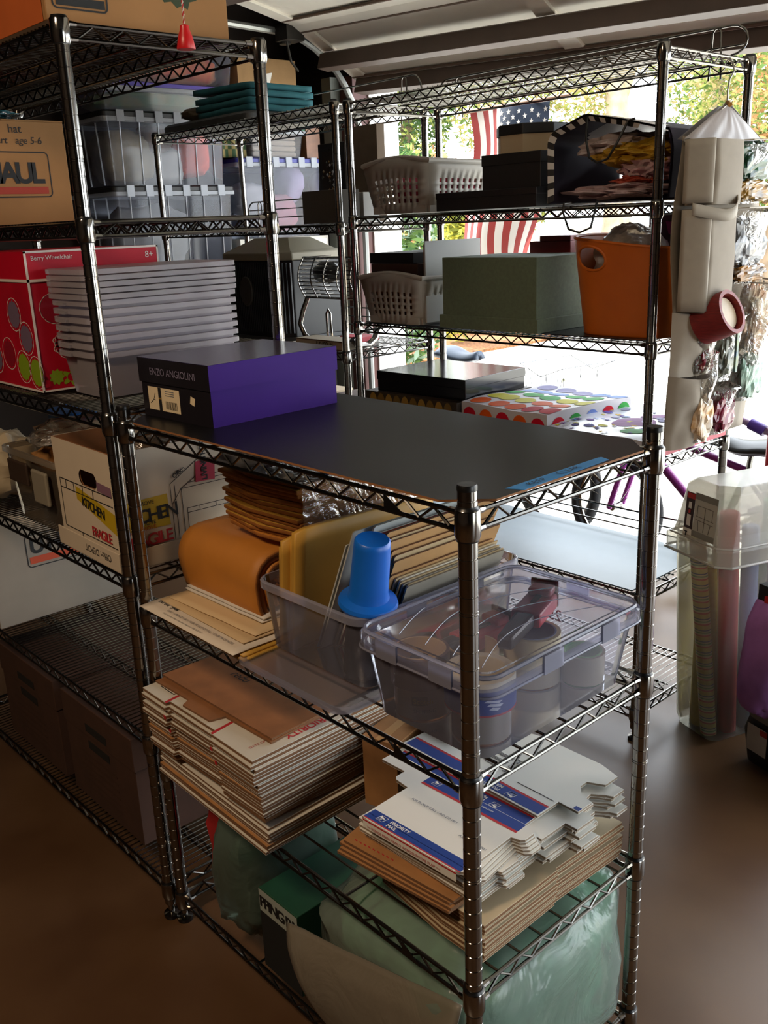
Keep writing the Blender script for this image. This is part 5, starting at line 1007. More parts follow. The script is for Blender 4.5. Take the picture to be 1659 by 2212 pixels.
for lab, y0, y1, z1 in (('red box top poking up behind the green box', 1.09, 1.25, 0.262), ('narrow red box between the green box and orange tub', 0.985, 1.045, 0.250)):
    m = MB(); m.prism([(0, 0), (0.16, 0), (0.16, y1 - y0), (0, y1 - y0)], 0, z1 - 0.016); m.prism([(0, 0), (0.16, 0), (0.16, (y1 - y0)*0.8), (0, (y1 - y0)*0.75)], z1 - 0.016, z1)
    tag(m.build('gift_box', M('card_red', '#7d1216', 0.5), None, loc=(XB + 0.315 if y0 > 1.05 else XB + 0.305, y0 - 0.015, B3z), bevel=0.002), lab, 'box')
tub = thing('storage_tub', 'orange plastic tub with an oval handle hole and curved rim', 'tub', (XB + 0.190, 0.726, B3z), 0)
mo = M('tub_orange', '#c46418', 0.42, var=0.05)
tn = 64; TH = 0.262
def tubp(a, v, k=1.0):
    sq = 3.2; ca, sa = math.cos(a), math.sin(a)
    rx, ry = 0.135 + 0.022*v, 0.146 + 0.034*v
    r_ = (abs(ca)**sq + abs(sa)**sq)**(-1/sq)
    rim = TH - 0.055*(0.5 - 0.5*math.cos(2*a))*0.0 - 0.060*(0.5 - 0.5*math.cos(2*(a - PI/2)))*0
    return (r_*ca*rx*k, r_*sa*ry*k, v)
def rimz(a): return TH*(1.0 - 0.06 + 0.075*math.sin(a)*1.0 + 0.0)      # higher on the basket side
av = [2*PI*k/200 for k in range(201)]; vv = [k/60 for k in range(61)]
ah0, zh0 = PI*0.868, 0.815
def in_hole(i, j):
    a, v = (av[i] + av[i+1])/2, (vv[j] + vv[j+1])/2
    return ((a - ah0)/0.27)**2 + ((v - zh0)/0.125)**2 < 1
m = MB(); m.grid(lambda u, v: (lambda p: (p[0], p[1], rimz(u)*v))(tubp(u, v)), av, vv, 0, in_hole)
m.prism([tubp(2*PI*k/48, 0)[:2] for k in range(48)], 0, 0.003); m.build('tub_body', mo, tub, smooth=True, solid=0.0035)
m = MB(); m.tube([(tubp(2*PI*k/64, 1)[0], tubp(2*PI*k/64, 1)[1], rimz(2*PI*k/64)) for k in range(64)], 0.0045, 8, closed=True); m.build('rim', mo, tub, smooth=True)
m = MB(); m.tube([(lambda a, v: (lambda p: (p[0]*1.01, p[1]*1.01, rimz(a)*v))(tubp(a, v)))(ah0 + 0.27*math.cos(2*PI*k/28), zh0 + 0.125*math.sin(2*PI*k/28)) for k in range(28)], 0.004, 6, closed=True); m.build('handle_edge', mo, tub, smooth=True)
wbg = clear('white_bag', '#d6cdc4', 0.72, '#efe9e2', 0.3, 0.6, 0.6, 14)
tb = MB(); blob(tb, (XB + 0.185, 0.765, B3z + 0.205), (0.105, 0.095, 0.085), 41, 0.22, 2.4, 34, 20); tag(tb.build('plastic_bag', wbg, None, smooth=True), 'white plastic bag bunched inside the orange tub', 'bag')
mg = simple('gift_bag', 'dark magenta gift bag standing behind the orange tub', 'gift bag', XB + 0.315, XB + 0.400, 0.605, 0.80, B3z, B3z + 0.315, M('bag_magenta', '#3d0a2c', 0.5, var=0.1))
MB().quad((-0.0015, 0.13, 0.262), (-0.0015, 0.02, 0.20), (-0.0015, 0.02, 0.28), (-0.0015, 0.14, 0.295)).build('foil_panel', M('foil_pink', '#9a1270', 0.3), mg)
# third shelf: black box, gold scallop box, gift bags
simple('gift_box', 'flat shiny black box on top of the gold patterned box', 'box', XB + 0.055, XB + 0.375, 1.285, 1.69, B4z + 0.0805, B4z + 0.150, M('gloss_black', '#0c0c10', 0.16), lid=0.03, lidmat=M('gloss_black', '#0c0c10'), rz=0.04)
gd = simple('gift_box', 'dark box patterned with gold scallops under the shiny black box', 'box', XB + 0.02, XB + 0.40, 1.29, 1.735, B4z, B4z + 0.080, M('scallop_dark', '#2c2216', 0.5))
m = MB()
for k in range(11):
    for r in range(2):
        y = 0.02 + 0.04*k + 0.02*r; c0 = (-0.0012, y, 0.004 + 0.037*r); pts = [(-0.0012 - 0.0003*r, y + 0.0195*math.cos(PI*j/12), c0[2] + 0.036*math.sin(PI*j/12)) for j in range(13)]
        if y < 0.425: m.add(pts, [tuple(range(12, -1, -1))], (k + r) % 2)
m.build('printed_scallops', [M('gold_print', '#8f7030', 0.35), M('gold_print_dark', '#6b5222', 0.4)], gd)
def giftflat(label, loc, rz, poly, th, base, dots, fold=0.0, name='gift_bag'):
    """flattened gift bag lying down: wavy top sheet, folded sides, printed shapes on top"""
    t = thing(name, label, 'gift bag', loc, rz)
    x1, y1 = poly
    def top(u, v): return (x1*u, y1*v, th + 0.010*mnoise.noise(Vector((u*2.2, v*2.6, loc[1]*5))) + 0.006*math.sin(u*9 + v*5)*v*(1 - v) - 0.02*max(0, 0.18 - u))
    m = MB(); m.grid(top, 22, 26, 0)
    for a, b_ in (((0, 0), (1, 0)), ((1, 0), (1, 1)), ((1, 1), (0, 1)), ((0, 1), (0, 0))):
        m.grid(lambda u, v: (lambda p: (p[0], p[1], p[2]*(1 - v) + 0.001*v))(top(a[0] + (b_[0] - a[0])*u, a[1] + (b_[1] - a[1])*u)), 16, 3, 0)
    m.build('bag_body', base, t, smooth=True)
    d_ = MB(); mats = []
    for (u, v, r, col, shape) in dots:
        mt = M('foil_' + col.strip('#'), col, 0.55, spec=0.06);
        if mt not in mats: mats.append(mt)
        n = 28 if shape == 'o' else 10
        P = lambda rr, a: (lambda uu, vv: Vector(top(uu, vv)) + Vector((0, 0, 0.0012)))(min(1, max(0, u + rr*math.cos(a)/x1)), min(1, max(0, v + rr*math.sin(a)/y1)))
        pts = [P(r*(1 if shape == 'o' or k % 2 == 0 else 0.42), 2*PI*k/n) for k in range(n)]; mid = [P(r*0.5, 2*PI*k/n) for k in range(n)] if shape == 'o' else None
        d_.add([P(0, 0)] + pts, [(0, 1 + k, 1 + (k + 1) % n) for k in range(n)], mats.index(mt))
        # wrap the print over the front side too
    d_.build('printed_shapes', mats, t)
    return t
rr = random.Random(5); dots = []
cols = ['#b3152a', '#c8541c', '#b9b23a', '#2f8a3c', '#2b56a8', '#8a86a8']
for i in range(5):
    for j in range(5):
        dots.append((0.10 + i*0.20, 0.09 + j*0.195 + (0.06 if i % 2 else -0.03) * (j < 4), 0.034, ['#b3152a', '#c8541c', '#b9b23a', '#2f8a3c', '#6f86b4', '#8a86a8'][(i + (j + 1)//3) % 6], 'o'))
gdm = M('foil_white', '#b9b6bb', 0.42, bump=0.15, scale=6, spec=0.15)
gd1 = giftflat('polka dot gift bag in rainbow colours lying flat beside the shiny black box', (XB + 0.015, 0.925, B4z + 0.001), -0.06, (0.40, 0.360), 0.085, gdm, dots)
d_ = MB()
for k in range(5): d_.add([(-0.0012, 0.035 + 0.072*k + 0.028*math.cos(a), 0.045 + 0.026*math.sin(a)) for a in [2*PI*j/20 for j in range(20)]], [tuple(range(19, -1, -1))], k % 2)
for k in range(5): d_.add([(0.05 + 0.078*k + 0.030*math.cos(a), -0.0012, 0.045 + 0.026*math.sin(a)) for a in [2*PI*j/20 for j in range(20)]], [tuple(range(20))], 2 + k % 3)
d_.build('printed_dots', [M('foil_b3152a', '#b3152a', 0.22), M('foil_c8541c', '#c8541c', 0.22), M('foil_b3152a', '#b3152a'), M('foil_2f8a3c', '#2f8a3c', 0.22), M('foil_2b56a8', '#2b56a8', 0.22)], gd1)
dots = []
for _ in range(60):
    u, v = rr.uniform(0.05, 0.95), rr.uniform(0.05, 0.97); dots.append((u, v, rr.uniform(0.006, 0.016), rr.choice(['#c9a227', '#3a2a78', '#2b56a8', '#b9b23a', '#5d2f86', '#8a86a8']), rr.choice(['s', 's', 'o'])))
for _ in range(5): dots.insert(0, (rr.uniform(.1, .8), rr.uniform(.2, .9), 0.042, rr.choice(['#5d2f86', '#8a5f8a', '#2f8a3c']), 'o'))
giftflat('silver and purple gift bag with gold stars lying flat by the shelf end', (XB + 0.012, 0.602, B4z + 0.001), 0.03, (0.38, 0.315), 0.055, M('foil_silver', '#b9bcc8', 0.25, bump=0.25, scale=6, spec=0.5), dots)
rp = MB(); rp.box(0, 0.36, 0, 0.012, 0, 0.030); tag(rp.build('paper_strip', M('paper_crimson', '#a31b38', 0.5), None, loc=(XB + 0.06, 0.576, B4z + 0.002), bevel=0.001), 'crimson folded paper along the end of the gift bag shelf', 'folded paper')
# ================================================================ CORNER UNIT
C1z, C2z, C3z = C_Z[0] + 0.0005, C_Z[1] + 0.0005, C_Z[2] + 0.0005
tcl = M('cloth_teal', '#1d5c66', 0.85, var=0.15, scale=16)
ltr = thing('bin_lid', 'long dark grey bin lid lying along the top shelf of the corner unit', 'bin lid', (1.375, 2.35, C1z)); MB().loft([rrect(0, 0.37, 0, 0.62, 0.03, 0), rrect(0, 0.37, 0, 0.62, 0.03, 0.022), rrect(0.01, 0.36, 0.01, 0.61, 0.03, 0.032)]).build('lid_tray', M('lid_grey', '#3b3d3e', 0.5), ltr, smooth=True)
for i in range(4):
    m = MB(); m.grid(lambda u, v: (0.30*u, 0.38*v, 0.004*mnoise.noise(Vector((u*3, v*3, i))) + (0.010*v if i == 3 else 0)), 10, 10)
    o_ = m.build('folded_cloth', tcl, None, smooth=True, solid=0.020, loc=(1.40 + 0.004*i, 2.36 + 0.006*(i % 2), C1z + 0.046 + 0.0255*i), rz=-0.03 + 0.02*i); tag(o_, 'folded teal cloth in the pile on the corner unit top', 'folded cloth', 'folded teal cloths')
m = MB(); blob(m, (1.47, 2.80, C1z + 0.062), (0.08, 0.07, 0.028), 51, 0.25, 2, 20, 12); tag(m.build('cloth_bundle', M('cloth_olive', '#4a4030', 0.9, var=0.3), None, smooth=True), 'olive cloth lump beside the folded teal cloths', 'cloth bundle')
simple('cardboard_box', 'grey board box standing on the middle shelf of the corner unit', 'box', 1.356, 1.46, 1.835, 2.025, C2z, C2z + 0.110, M('board_grey', '#57524c', 0.8))
pf = thing('picture_frame', 'dark framed picture with glittering stones on the corner unit', 'picture frame', (1.70, 2.185, C2z), 0)
MB().box(0, 0.022, 0, 0.16, 0, 0.30).build('frame', M('frame_dark', '#120d0b', 0.5), pf, bevel=0.003); MB().box(-0.001, 0.0, 0.025, 0.135, 0.03, 0.27).build('backing', M('picture_brown', '#2a1f17', 0.7, var=0.3, scale=30), pf)
rr = random.Random(8)
sm_ = [M('stone_amber', '#7a5520', 0.15), M('stone_clear', '#b9bcc0', 0.1), M('stone_brown', '#2b1c12', 0.2)]
for k in range(34):
    y, z_, s = 0.08 + rr.gauss(0, .022), 0.15 + rr.gauss(0, .05), rr.uniform(.004, .010)
    MB().add([(-0.0015, y - s, z_), (-0.0015, y, z_ - s), (-0.0015, y + s, z_), (-0.0015, y, z_ + s), (-0.0015 - s*.8, y, z_)], [(0, 1, 4), (1, 2, 4), (2, 3, 4), (3, 0, 4)]).build('stone', sm_[rr.randrange(3)], pf)
ht = thing('heater', 'dark ribbed cabinet heater with a cream sloping top on the corner unit', 'heater', (1.56, 2.475, C3z), 0)
hx, hy, hh = 0.145, 0.225, 0.310
hm, hc = M('heater_black', '#101113', 0.5), M('heater_cream', '#8f8874', 0.5)
oct_ = [(-hx, -hy + 0.06), (-hx + 0.05, -hy), (hx, -hy), (hx, hy), (-hx + 0.05, hy), (-hx, hy - 0.06)]
MB().prism(oct_, 0.012, hh).build('cabinet', hm, ht, bevel=0.004)
m = MB(); 
for k in range(26): y = -hy + 0.07 + (2*hy - 0.14)*k/25; m.box(-hx - 0.005, -hx, y - 0.0028, y + 0.0028, 0.03, hh - 0.01)
for k in range(5):
    f = (k + 0.5)/5; x, y = -hx + 0.05*f, -hy + 0.06 - 0.06*f; m.box(x - 0.006, x, y - 0.003, y + 0.002, 0.03, hh - 0.01)
m.build('grille', M('heater_rib', '#2c2f34', 0.35), ht)
big = [(p[0]*1.05, p[1]*1.03, 0) for p in oct_]; m = MB(); m.loft([[(p[0], p[1], hh) for p in big], [(p[0], p[1], hh + 0.028) for p in big], [(p[0]*0.9, p[1]*0.9, hh + 0.036) for p in big], [(p[0]*0.45 + 0.02, p[1]*0.50, hh + 0.082) for p in big]]); m.build('top_cover', hc, ht, bevel=0.004)
MB().box(-0.09, -0.05, -0.06, 0.03, hh + 0.050, hh + 0.060).build('handle_recess', black_plastic, ht); m = MB(); m.prism([(p[0]*1.03, p[1]*1.02) for p in oct_], 0, 0.014); m.build('base', M('heater_base', '#3a3d40', 0.5), ht)
m = MB(); m.lathe([(0.06, 0), (0.055, 0.02), (0.0, 0.03)], 20); o_ = m.build('emblem', M('heater_emblem', '#3d3a36', 0.5), ht); o_.location = (-hx - 0.005, 0.02, 0.19); o_.rotation_euler = (0, -PI/2, 0); o_.scale = (1, 0.75, 0.2)
wb = thing('wire_basket', 'chrome wire basket with curved front standing on bent tube legs', 'wire basket', (1.50, 2.04, C3z), 0)
m = MB(); 
for k in range(11):
    z_ = 0.175 + 0.145*k/10; b_ = 0.03*math.sin(PI*k/10); m.tube([(-0.02, 0.15 + b_, z_), (-0.05 - b_, 0.12, z_), (-0.06 - b_, -0.2, z_)], 0.0022 if 0 < k < 10 else 0.005, 6); m.tube([(-0.02, 0.15 + b_, z_), (0.12, 0.16 + b_, z_)], 0.0022, 6)
for k in range(5): y = 0.11 - 0.075*k; m.tube([(-0.06 - 0.03*math.sin(PI*j/8), y, 0.175 + 0.145*j/8) for j in range(9)], 0.0025, 6)
m.build('basket_wires', chrome, wb, smooth=True)
m = MB(); m.tube([(-0.03, 0.13, 0.175), (-0.04, 0.155, 0.12), (-0.05, 0.165, 0.07), (-0.05, 0.14, 0.03), (-0.04, 0.11, 0.006)], 0.010, 10); m.tube([(-0.0, 0.06, 0.012), (0, 0.062, 0.11), (0, 0.05, 0.125), (0, 0.038, 0.11), (0, 0.036, 0.012)], 0.0045, 8); m.build('tube_leg', chrome, wb, smooth=True)
m = MB(); blob(m, (0.0, 0.045, 0.262), (0.035, 0.075, 0.040), 61, 0.12, 2, 22, 14); o_ = m.build('saddle', black_plastic, None, smooth=True); o_.location = (1.50, 2.04, C3z); tag(o_, 'black padded pad lying inside the chrome wire basket', 'pad')
simple('white_board', 'white board standing against the cabinet behind the chrome wire basket', 'board', 1.86, 2.20, 2.93, 2.945, 0.001, 1.43, M('board_pale', '#d9d4c8', 0.7))
rc = simple('toy_carton', 'flat tan edged carton printed with upside down black letters below the wire basket', 'carton', 1.352, 1.45, 1.842, 2.11, C3z, C3z + 0.034, M('carton_cream', '#9a8d78', 0.7))
text('Recorder', 0.026, (-0.0004, 0.05, 0.027), (0, 1, 0), (0, 0, -1), ink, rc, bold=0.03); e_ = MB(); e_.box(-0.0012, 0, 0, 0.268, 0.0, 0.004); e_.box(-0.0012, 0, 0, 0.268, 0.030, 0.0342); e_.build('brown_edge', M('edge_brown', '#4a2c18', 0.7), rc)
rdb = simple('book', 'small red book lying flat near the bent tube legs', 'book', 1.56, 1.66, 1.98, 2.10, C3z, C3z + 0.018, M('book_red', '#b01f34', 0.5))
m = MB(); m.tube([(1.55, 1.84, C3z + 0.10), (1.50, 1.83, C3z + 0.03), (1.46, 1.822, C3z + 0.012), (1.41, 1.82, C3z + 0.014), (1.385, 1.822, C3z + 0.04)], 0.012, 10); tag(m.build('bent_tube', chrome, None, smooth=True), 'short curved chrome tube lying by the end of the corner shelf', 'tube')
for lab, y0, y1, mt in (('dark carton with tan flaps on the lower shelf of the corner unit', 1.86, 2.16, M('card_brown', '#3a2216')), ('beige carton on the lower shelf of the corner unit', 2.20, 2.50, M('carton_beige', '#b9a68a', 0.8))):
    simple('cardboard_box', lab, 'box', 1.37, 1.70, y0, y1, C_Z[3] + 0.0005, C_Z[3] + 0.24, mt)
# ================================================================ STACKED BINS IN THE CORNER
def tote(label, x0, x1, y0, y1, z0, z1, wallm, lidm, ribs=True, lid=True, group=None, liptabs=True):
    t = thing('storage_tote', label, 'storage bin', (x0, y0, z0), 0, group); W, Dd, H = x1 - x0, y1 - y0, z1 - z0; i = 0.018
    q = MB(); q.loft([rrect(i, W - i, i, Dd - i, 0.02, 0), rrect(0.004, W - 0.004, 0.004, Dd - 0.004, 0.022, H - 0.028)], cap1=False); q.build('tub_wall', wallm, t, smooth=True)
    rm = clear('tote_rib', '#dfe3ea', 0.5, '#f0f2f6', 0.15, 0.6)
    r = MB()
    if ribs:
        for k in range(6): x = W*(0.12 + 0.152*k); r.tube([(x, i - 0.003, 0.004), (x, 0.002, H - 0.03)], 0.0035, 5)
        for k in range(3): y = Dd*(0.2 + 0.3*k); r.tube([(i - 0.003, y, 0.004), (0.002, y, H - 0.03)], 0.0035, 5)
    r.loft([rrect(0.002, W - 0.002, 0.002, Dd - 0.002, 0.022, H - 0.045), rrect(-0.010, W + 0.010, -0.010, Dd + 0.010, 0.026, H - 0.040), rrect(-0.010, W + 0.010, -0.010, Dd + 0.010, 0.026, H - 0.024), rrect(0.002, W - 0.002, 0.002, Dd - 0.002, 0.022, H - 0.022)], cap0=False, cap1=False)
    if liptabs:
        for k in range(6): x = W*(0.12 + 0.152*k); r.box(x - 0.018, x + 0.018, -0.014, -0.008, H - 0.045, H + 0.002)
    r.build('rim', rm, t, smooth=True)
    if lid:
        l = MB(); l.loft([rrect(-0.006, W + 0.006, -0.006, Dd + 0.006, 0.024, H - 0.022), rrect(-0.006, W + 0.006, -0.006, Dd + 0.006, 0.024, H - 0.006), rrect(0.01, W - 0.01, 0.01, Dd - 0.01, 0.02, H)]); l.build('tote_lid', lidm, t, smooth=True)
    return t
tc = clear('tote_clear', '#d0d6ec', 0.14, '#f2f4fa', 0.12, 0.5)
lk, lp, lbu, lg = M('lid_black', '#141414', 0.5), M('lid_purple', '#3b2a86', 0.45), M('lid_blue', '#2a2f86', 0.45), M('lid_green', '#1e5c40', 0.5)
YW = 3.20; YB = 3.62
def cloth(label, c, r, seed, mat, pw=0.6):
    c = (c[0], max(c[1], 3.236 + 1.16*r[1]), c[2]); m_ = MB(); blob(m_, c, r, seed, 0.14, 2.2, 26, 16, pw=pw); return tag(m_.build('cloth_bundle', mat, None, smooth=True), label, 'cloth bundle')
sup = M('shelf_board_dark', '#221a14', 0.8)
tag(MB().box(1.20, 2.46, YW + 0.02, 3.68, 0.0, 1.10).build('base_cabinet', sup, None, bevel=0.004), 'dark cabinet under the stacked clear bins', 'cabinet')
dr_ = tote('white framed clear drawer with an orange print at the bottom of the bin stack', 1.26, 1.85, YW, YB, 1.1015, 1.300, tc, M('lid_white', '#c9cdd0', 0.5), ribs=False, liptabs=False)
cloth('orange and white printed cloth in the lowest clear drawer', (1.57, 3.38, 1.19), (0.20, 0.14, 0.080), 71, M('cloth_orange_print', '#b8573c', 0.85, col2='#c9bba8', scale=14))
tote('clear tote with a black lid holding pale crumpled paper', 1.245, 1.865, YW, YB, 1.302, 1.688, tc, lk)
cloth('white tissue heap in the middle clear tote', (1.48, 3.34, 1.46), (0.20, 0.12, 0.145), 73, M('paper_grey_white', '#a9a9a6', 0.8, var=0.2, scale=12, bump=0.5))
tote('clear tote with a black lid holding brown and orange soft toys', 1.235, 1.85, YW, YB, 1.690, 1.995, tc, lk)
cloth('cream plush lump at the near end of the upper clear tote', (1.40, 3.36, 1.815), (0.12, 0.13, 0.115), 75, M('plush_cream', '#9c8d6e', 0.95, var=0.25, scale=15)); cloth('white plush lump in the middle of the upper clear tote', (1.57, 3.34, 1.780), (0.10, 0.12, 0.080), 76, M('plush_white', '#b9b4aa', 0.95, var=0.15)); cloth('brown plush lump above the white one in the upper tote', (1.53, 3.28, 1.89), (0.075, 0.06, 0.060), 77, M('plush_brown', '#6b5138', 0.95, var=0.3)); cloth('bright orange cloth at the far end of the upper clear tote', (1.715, 3.33, 1.850), (0.095, 0.11, 0.115), 78, M('cloth_orange', '#c8431c', 0.85, var=0.15))
tote('wide clear bin of green things with a purple lid, above the upper tote', 1.22, 1.90, YW - 0.02, YB, 1.997, 2.115, tc, lp, ribs=False, liptabs=False)
cloth('mixed green cloth in the purple lidded bin', (1.57, 3.36, 2.050), (0.29, 0.15, 0.046), 80, M('cloth_green', '#3f6a42', 0.9, col2='#6b6a3a', scale=12))
tote('clear bin of orange and red things, topmost of the stack', 1.38, 1.93, YW, YB, 2.117, 2.300, tc, M('lid_clear', '#b9bcc0', 0.4), ribs=False, liptabs=False)
cloth('red and orange decorations in the topmost clear bin', (1.66, 3.35, 2.20), (0.24, 0.13, 0.066), 82, M('deco_red', '#b8341c', 0.8, col2='#c87a3a', scale=14))
tote('clear tote with a blue lid holding pastel balls and pink cloth', 1.90, 2.42, YW, YB, 1.44, 1.815, tc, lbu, ribs=False)
tag(MB().box(1.90, 2.46, YW + 0.03, 3.66, 1.1015, 1.439).build('cardboard_box', M('board_pale', '#b5aea0'), None, bevel=0.003), 'pale plain carton under the blue lidded tote', 'carton')
cloth('lilac ball in the blue lidded tote', (2.30, 3.32, 1.70), (0.075, 0.09, 0.095), 84, M('ball_lilac', '#a697b4', 0.6, var=0.08), 1.0); cloth('pale curled foam rings in the blue lidded tote', (2.03, 3.32, 1.63), (0.085, 0.08, 0.075), 85, M('foam_pale', '#b7b3b4', 0.7, var=0.25, scale=18)); cloth('pink cloth in the blue lidded tote', (2.20, 3.30, 1.56), (0.10, 0.08, 0.090), 86, M('cloth_pink', '#b0707a', 0.8, var=0.2))
tote('clear drawer of folded towels with a green lid on the blue lidded tote', 1.985, 2.33, YW + 0.01, YB, 1.817, 1.965, tc, lg, ribs=False, liptabs=False)
for k in range(4): tag(MB().box(0, 0.27, 0, 0.26, 0, 0.024).build('folded_cloth', M('towel_cream', '#b0a08c', 0.95, var=0.1, scale=20), None, bevel=0.009, loc=(2.02, YW + 0.04, 1.822 + 0.0265*k)), 'folded cream towel in the green lidded drawer', 'folded cloth', 'folded cream towels')
m = MB(); m.grid(lambda u, v: (0.15*u, 0.012*math.sin(u*9), 0.15*v), 10, 8, lambda i, j: (i + (j//2)) % 2); tag(m.build('printed_cloth', [M('wave_green', '#2f4a2a', 0.8), M('wave_tan', '#8a7a4a', 0.8)], None, smooth=True, solid=0.01, loc=(1.845, YW + 0.05, 1.8165)), 'green and tan wave patterned cloth between the two bin stacks', 'cloth')
simple('moving_box', 'plain kraft carton with a postal label above the green lidded drawer', 'box', 1.955, 2.30, YW + 0.02, YB, 1.967, 2.262, M('kraft_plain', '#97764e', 0.85, var=0.08))
sl = MB(); sl.quad((2.055, YW + 0.0185, 2.125), (2.135, YW + 0.0185, 2.14), (2.155, YW + 0.0185, 2.20), (2.075, YW + 0.0185, 2.185)); tag(sl.build('postal_sticker', white_paper, None), 'white slanted postal sticker on the plain kraft carton', 'sticker')
simple('paper_bag', 'shiny brown paper bag wedged between the drawer and the dark wall', 'bag', 2.34, 2.43, YW + 0.02, 3.5, 1.817, 1.985, M('bag_brown', '#7a4a22', 0.4, var=0.2, bump=0.3))
# ================================================================ HANGING ORGANIZER
og = thing('hanging_organizer', 'tall clear pocketed organizer hanging from the end of the doorway unit', 'hanging organizer', (1.535, 0.515, 0), 0)
beige, beige_l = M('canvas_beige', '#8c8274', 0.75, var=0.06, scale=30), M('canvas_pale', '#a59d90', 0.7, var=0.05, scale=30)
vinyl = clear('vinyl', '#e6e0d4', 0.12, '#fbf8f2', 0.05, 2.2, 1.0, 22); satin = M('satin_grey', '#9a9290', 0.42, bump=0.1, scale=20, stretch=(5, 5, 0.8))
m = MB(); m.tube([(0.028, 0.045, 1.848), (0.030, 0.030, 1.850), (0.028, 0.010, 1.838), (0.020, 0.0, 1.815), (0.0, 0.0, 1.795), (-0.006, 0.0, 1.770), (-0.004, 0.0, 1.740)], 0.0022, 8); m.tube([(-0.20, 0, 1.645), (-0.012, 0, 1.736), (0.008, 0, 1.736), (0.205, 0, 1.650), (-0.20, 0, 1.645)], 0.004, 8); m.build('wire_hanger', M('hanger_steel', '#8d8a84', 0.3, 0.9), og, smooth=True)
m = MB(); m.tube([(-0.012, -0.012, 1.735), (-0.004, 0, 1.742), (0.006, 0.010, 1.735)], 0.006, 8); m.build('hanger_collar', M('brass', '#a8783a', 0.3, 0.9), og, smooth=True)
def sh(u, v):
    w = 0.010 + 0.185*(1 - v)**0.92; x = -0.004 + w*(2*u - 1); return (x, -0.024*(1 - v)**0.6*math.sin(PI*u)**0.5 - 0.006*mnoise.noise(Vector((u*9, v*1.5, 3)))*(1 - v), 1.735 - 0.092*(1 - v) - 0.010*(1 - v)*math.cos(PI*(u - .5)*2))
m = MB(); m.grid(sh, 48, 12); m.grid(lambda u, v: (lambda p: (p[0], 0.018, p[2]))(sh(u, v)), 24, 6); m.build('shoulder_cover', satin, og, smooth=True)
m = MB(); m.grid(lambda u, v: (-0.198 + 0.415*u + 0.008*math.sin(v*7), 0.012 + 0.006*math.sin(v*11 + u*3), 0.885 + 0.775*v), 12, 30); m.build('back_panel', beige, og, smooth=True, solid=0.003)
def pocket(x0, x1, z0, z1, bulge, mat, name='clear_pocket', skew=0.0, top_open=0.02, seed=0):
    def fn(u, v):
        b_ = bulge*math.sin(PI*min(max(u, 0.0), 1.0))**0.55*(0.55 + 0.45*v) if 0 < u < 1 else 0
        n_ = 0.012*mnoise.noise(Vector((u*3, v*3.5, seed))) * min(1, 6*u, 6*(1 - u)); return (x0 + (x1 - x0)*u, 0.008 - b_ - n_ - skew*u*0, z0 + (z1 - z0)*v - 0.012*math.sin(PI*u)*(v > 0.95))
    m_ = MB(); m_.grid(fn, 22, 16); m_.grid(lambda u, v: (lambda p: (p[0], 0.008 + (p[1] - 0.008)*v, z0))(fn(u, 0)), 22, 2)
    return m_.build(name, mat, og, smooth=True)
def stiff(x0, x1, z0, z1, y, name, mat):
    m_ = MB(); m_.loft([rrect(x0, x1, y, 0.005, 0.018, z0), rrect(x0 + 0.002, x1 - 0.002, y - 0.004, 0.005, 0.018, (z0 + z1)/2), rrect(x0, x1, y, 0.005, 0.018, z1)]); return m_.build(name, mat, og, smooth=True)
stiff(-0.185, -0.045, 1.500, 1.648, -0.080, 'shelf_panel', beige); stiff(-0.190, -0.050, 1.245, 1.492, -0.075, 'shelf_panel', beige)
for (z0, z1) in ((1.505, 1.650), (1.25, 1.49)):
    m = MB(); m.grid(lambda u, v: (-0.212 + 0.030*u, -0.012 - 0.062*math.sin(PI*u*0.5), z0 + (z1 - z0)*v), 8, 8); m.build('side_flap', beige_l, og, smooth=True, solid=0.003)
m = MB(); m.grid(lambda u, v: (-0.222 + 0.19*u, -0.045 - 0.055*math.sin(PI*u), 1.478 + 0.028*v + 0.055*max(0, u - 0.35)**1.3*1.6 - 0.02*math.sin(PI*u)), 24, 2); m.build('binding_strap', beige_l, og, smooth=True, solid=0.002)
pocket(-0.20, -0.03, 1.08, 1.245, 0.075, beige_l, 'canvas_pocket', seed=1); pocket(-0.205, -0.06, 0.89, 1.085, 0.06, beige, 'canvas_pocket', seed=2)
pocket(-0.035, 0.185, 1.50, 1.650, 0.085, vinyl, seed=3); pocket(-0.035, 0.185, 1.30, 1.49, 0.095, vinyl, seed=4); pocket(-0.055, 0.06, 1.05, 1.235, 0.095, vinyl, seed=5); pocket(0.065, 0.205, 0.98, 1.30, 0.105, vinyl, seed=6); pocket(-0.155, -0.06, 0.90, 1.15, 0.085, vinyl, seed=7); pocket(-0.055, 0.06, 0.905, 1.045, 0.085, vinyl, seed=8)
pocket(-0.175, -0.06, 1.085, 1.225, 0.095, vinyl, seed=9)
m = MB(); m.tube([(0.065, 0.0, 1.302), (0.10, -0.095, 1.298), (0.16, -0.100, 1.300), (0.205, -0.01, 1.305), (0.14, 0.006, 1.306)], 0.0025, 6, closed=True); m.build('pocket_binding', beige_l, og, smooth=True)
for z_ in (1.650, 1.49):
    m = MB(); m.tube([(-0.035, -0.005, z_), (0.0, -0.075, z_), (0.08, -0.088, z_), (0.15, -0.075, z_), (0.185, -0.005, z_)], 0.0018, 5); m.build('pocket_edge', M('vinyl_edge', '#b8afa2', 0.3), og, smooth=True)
def stuffing(label, x, z, r, seed, mat, yo=-0.035):
    m_ = MB(); blob(m_, (1.535 + x, 0.515 + yo, z), r, seed, 0.32, 2.2, 30, 18, pw=0.7); return tag(m_.build('ribbon_bundle', mat, None, smooth=False), label, 'ribbon', None)
G_ = lambda n, c, c2=None: M(n, c, 0.22, col2=c2, scale=26)
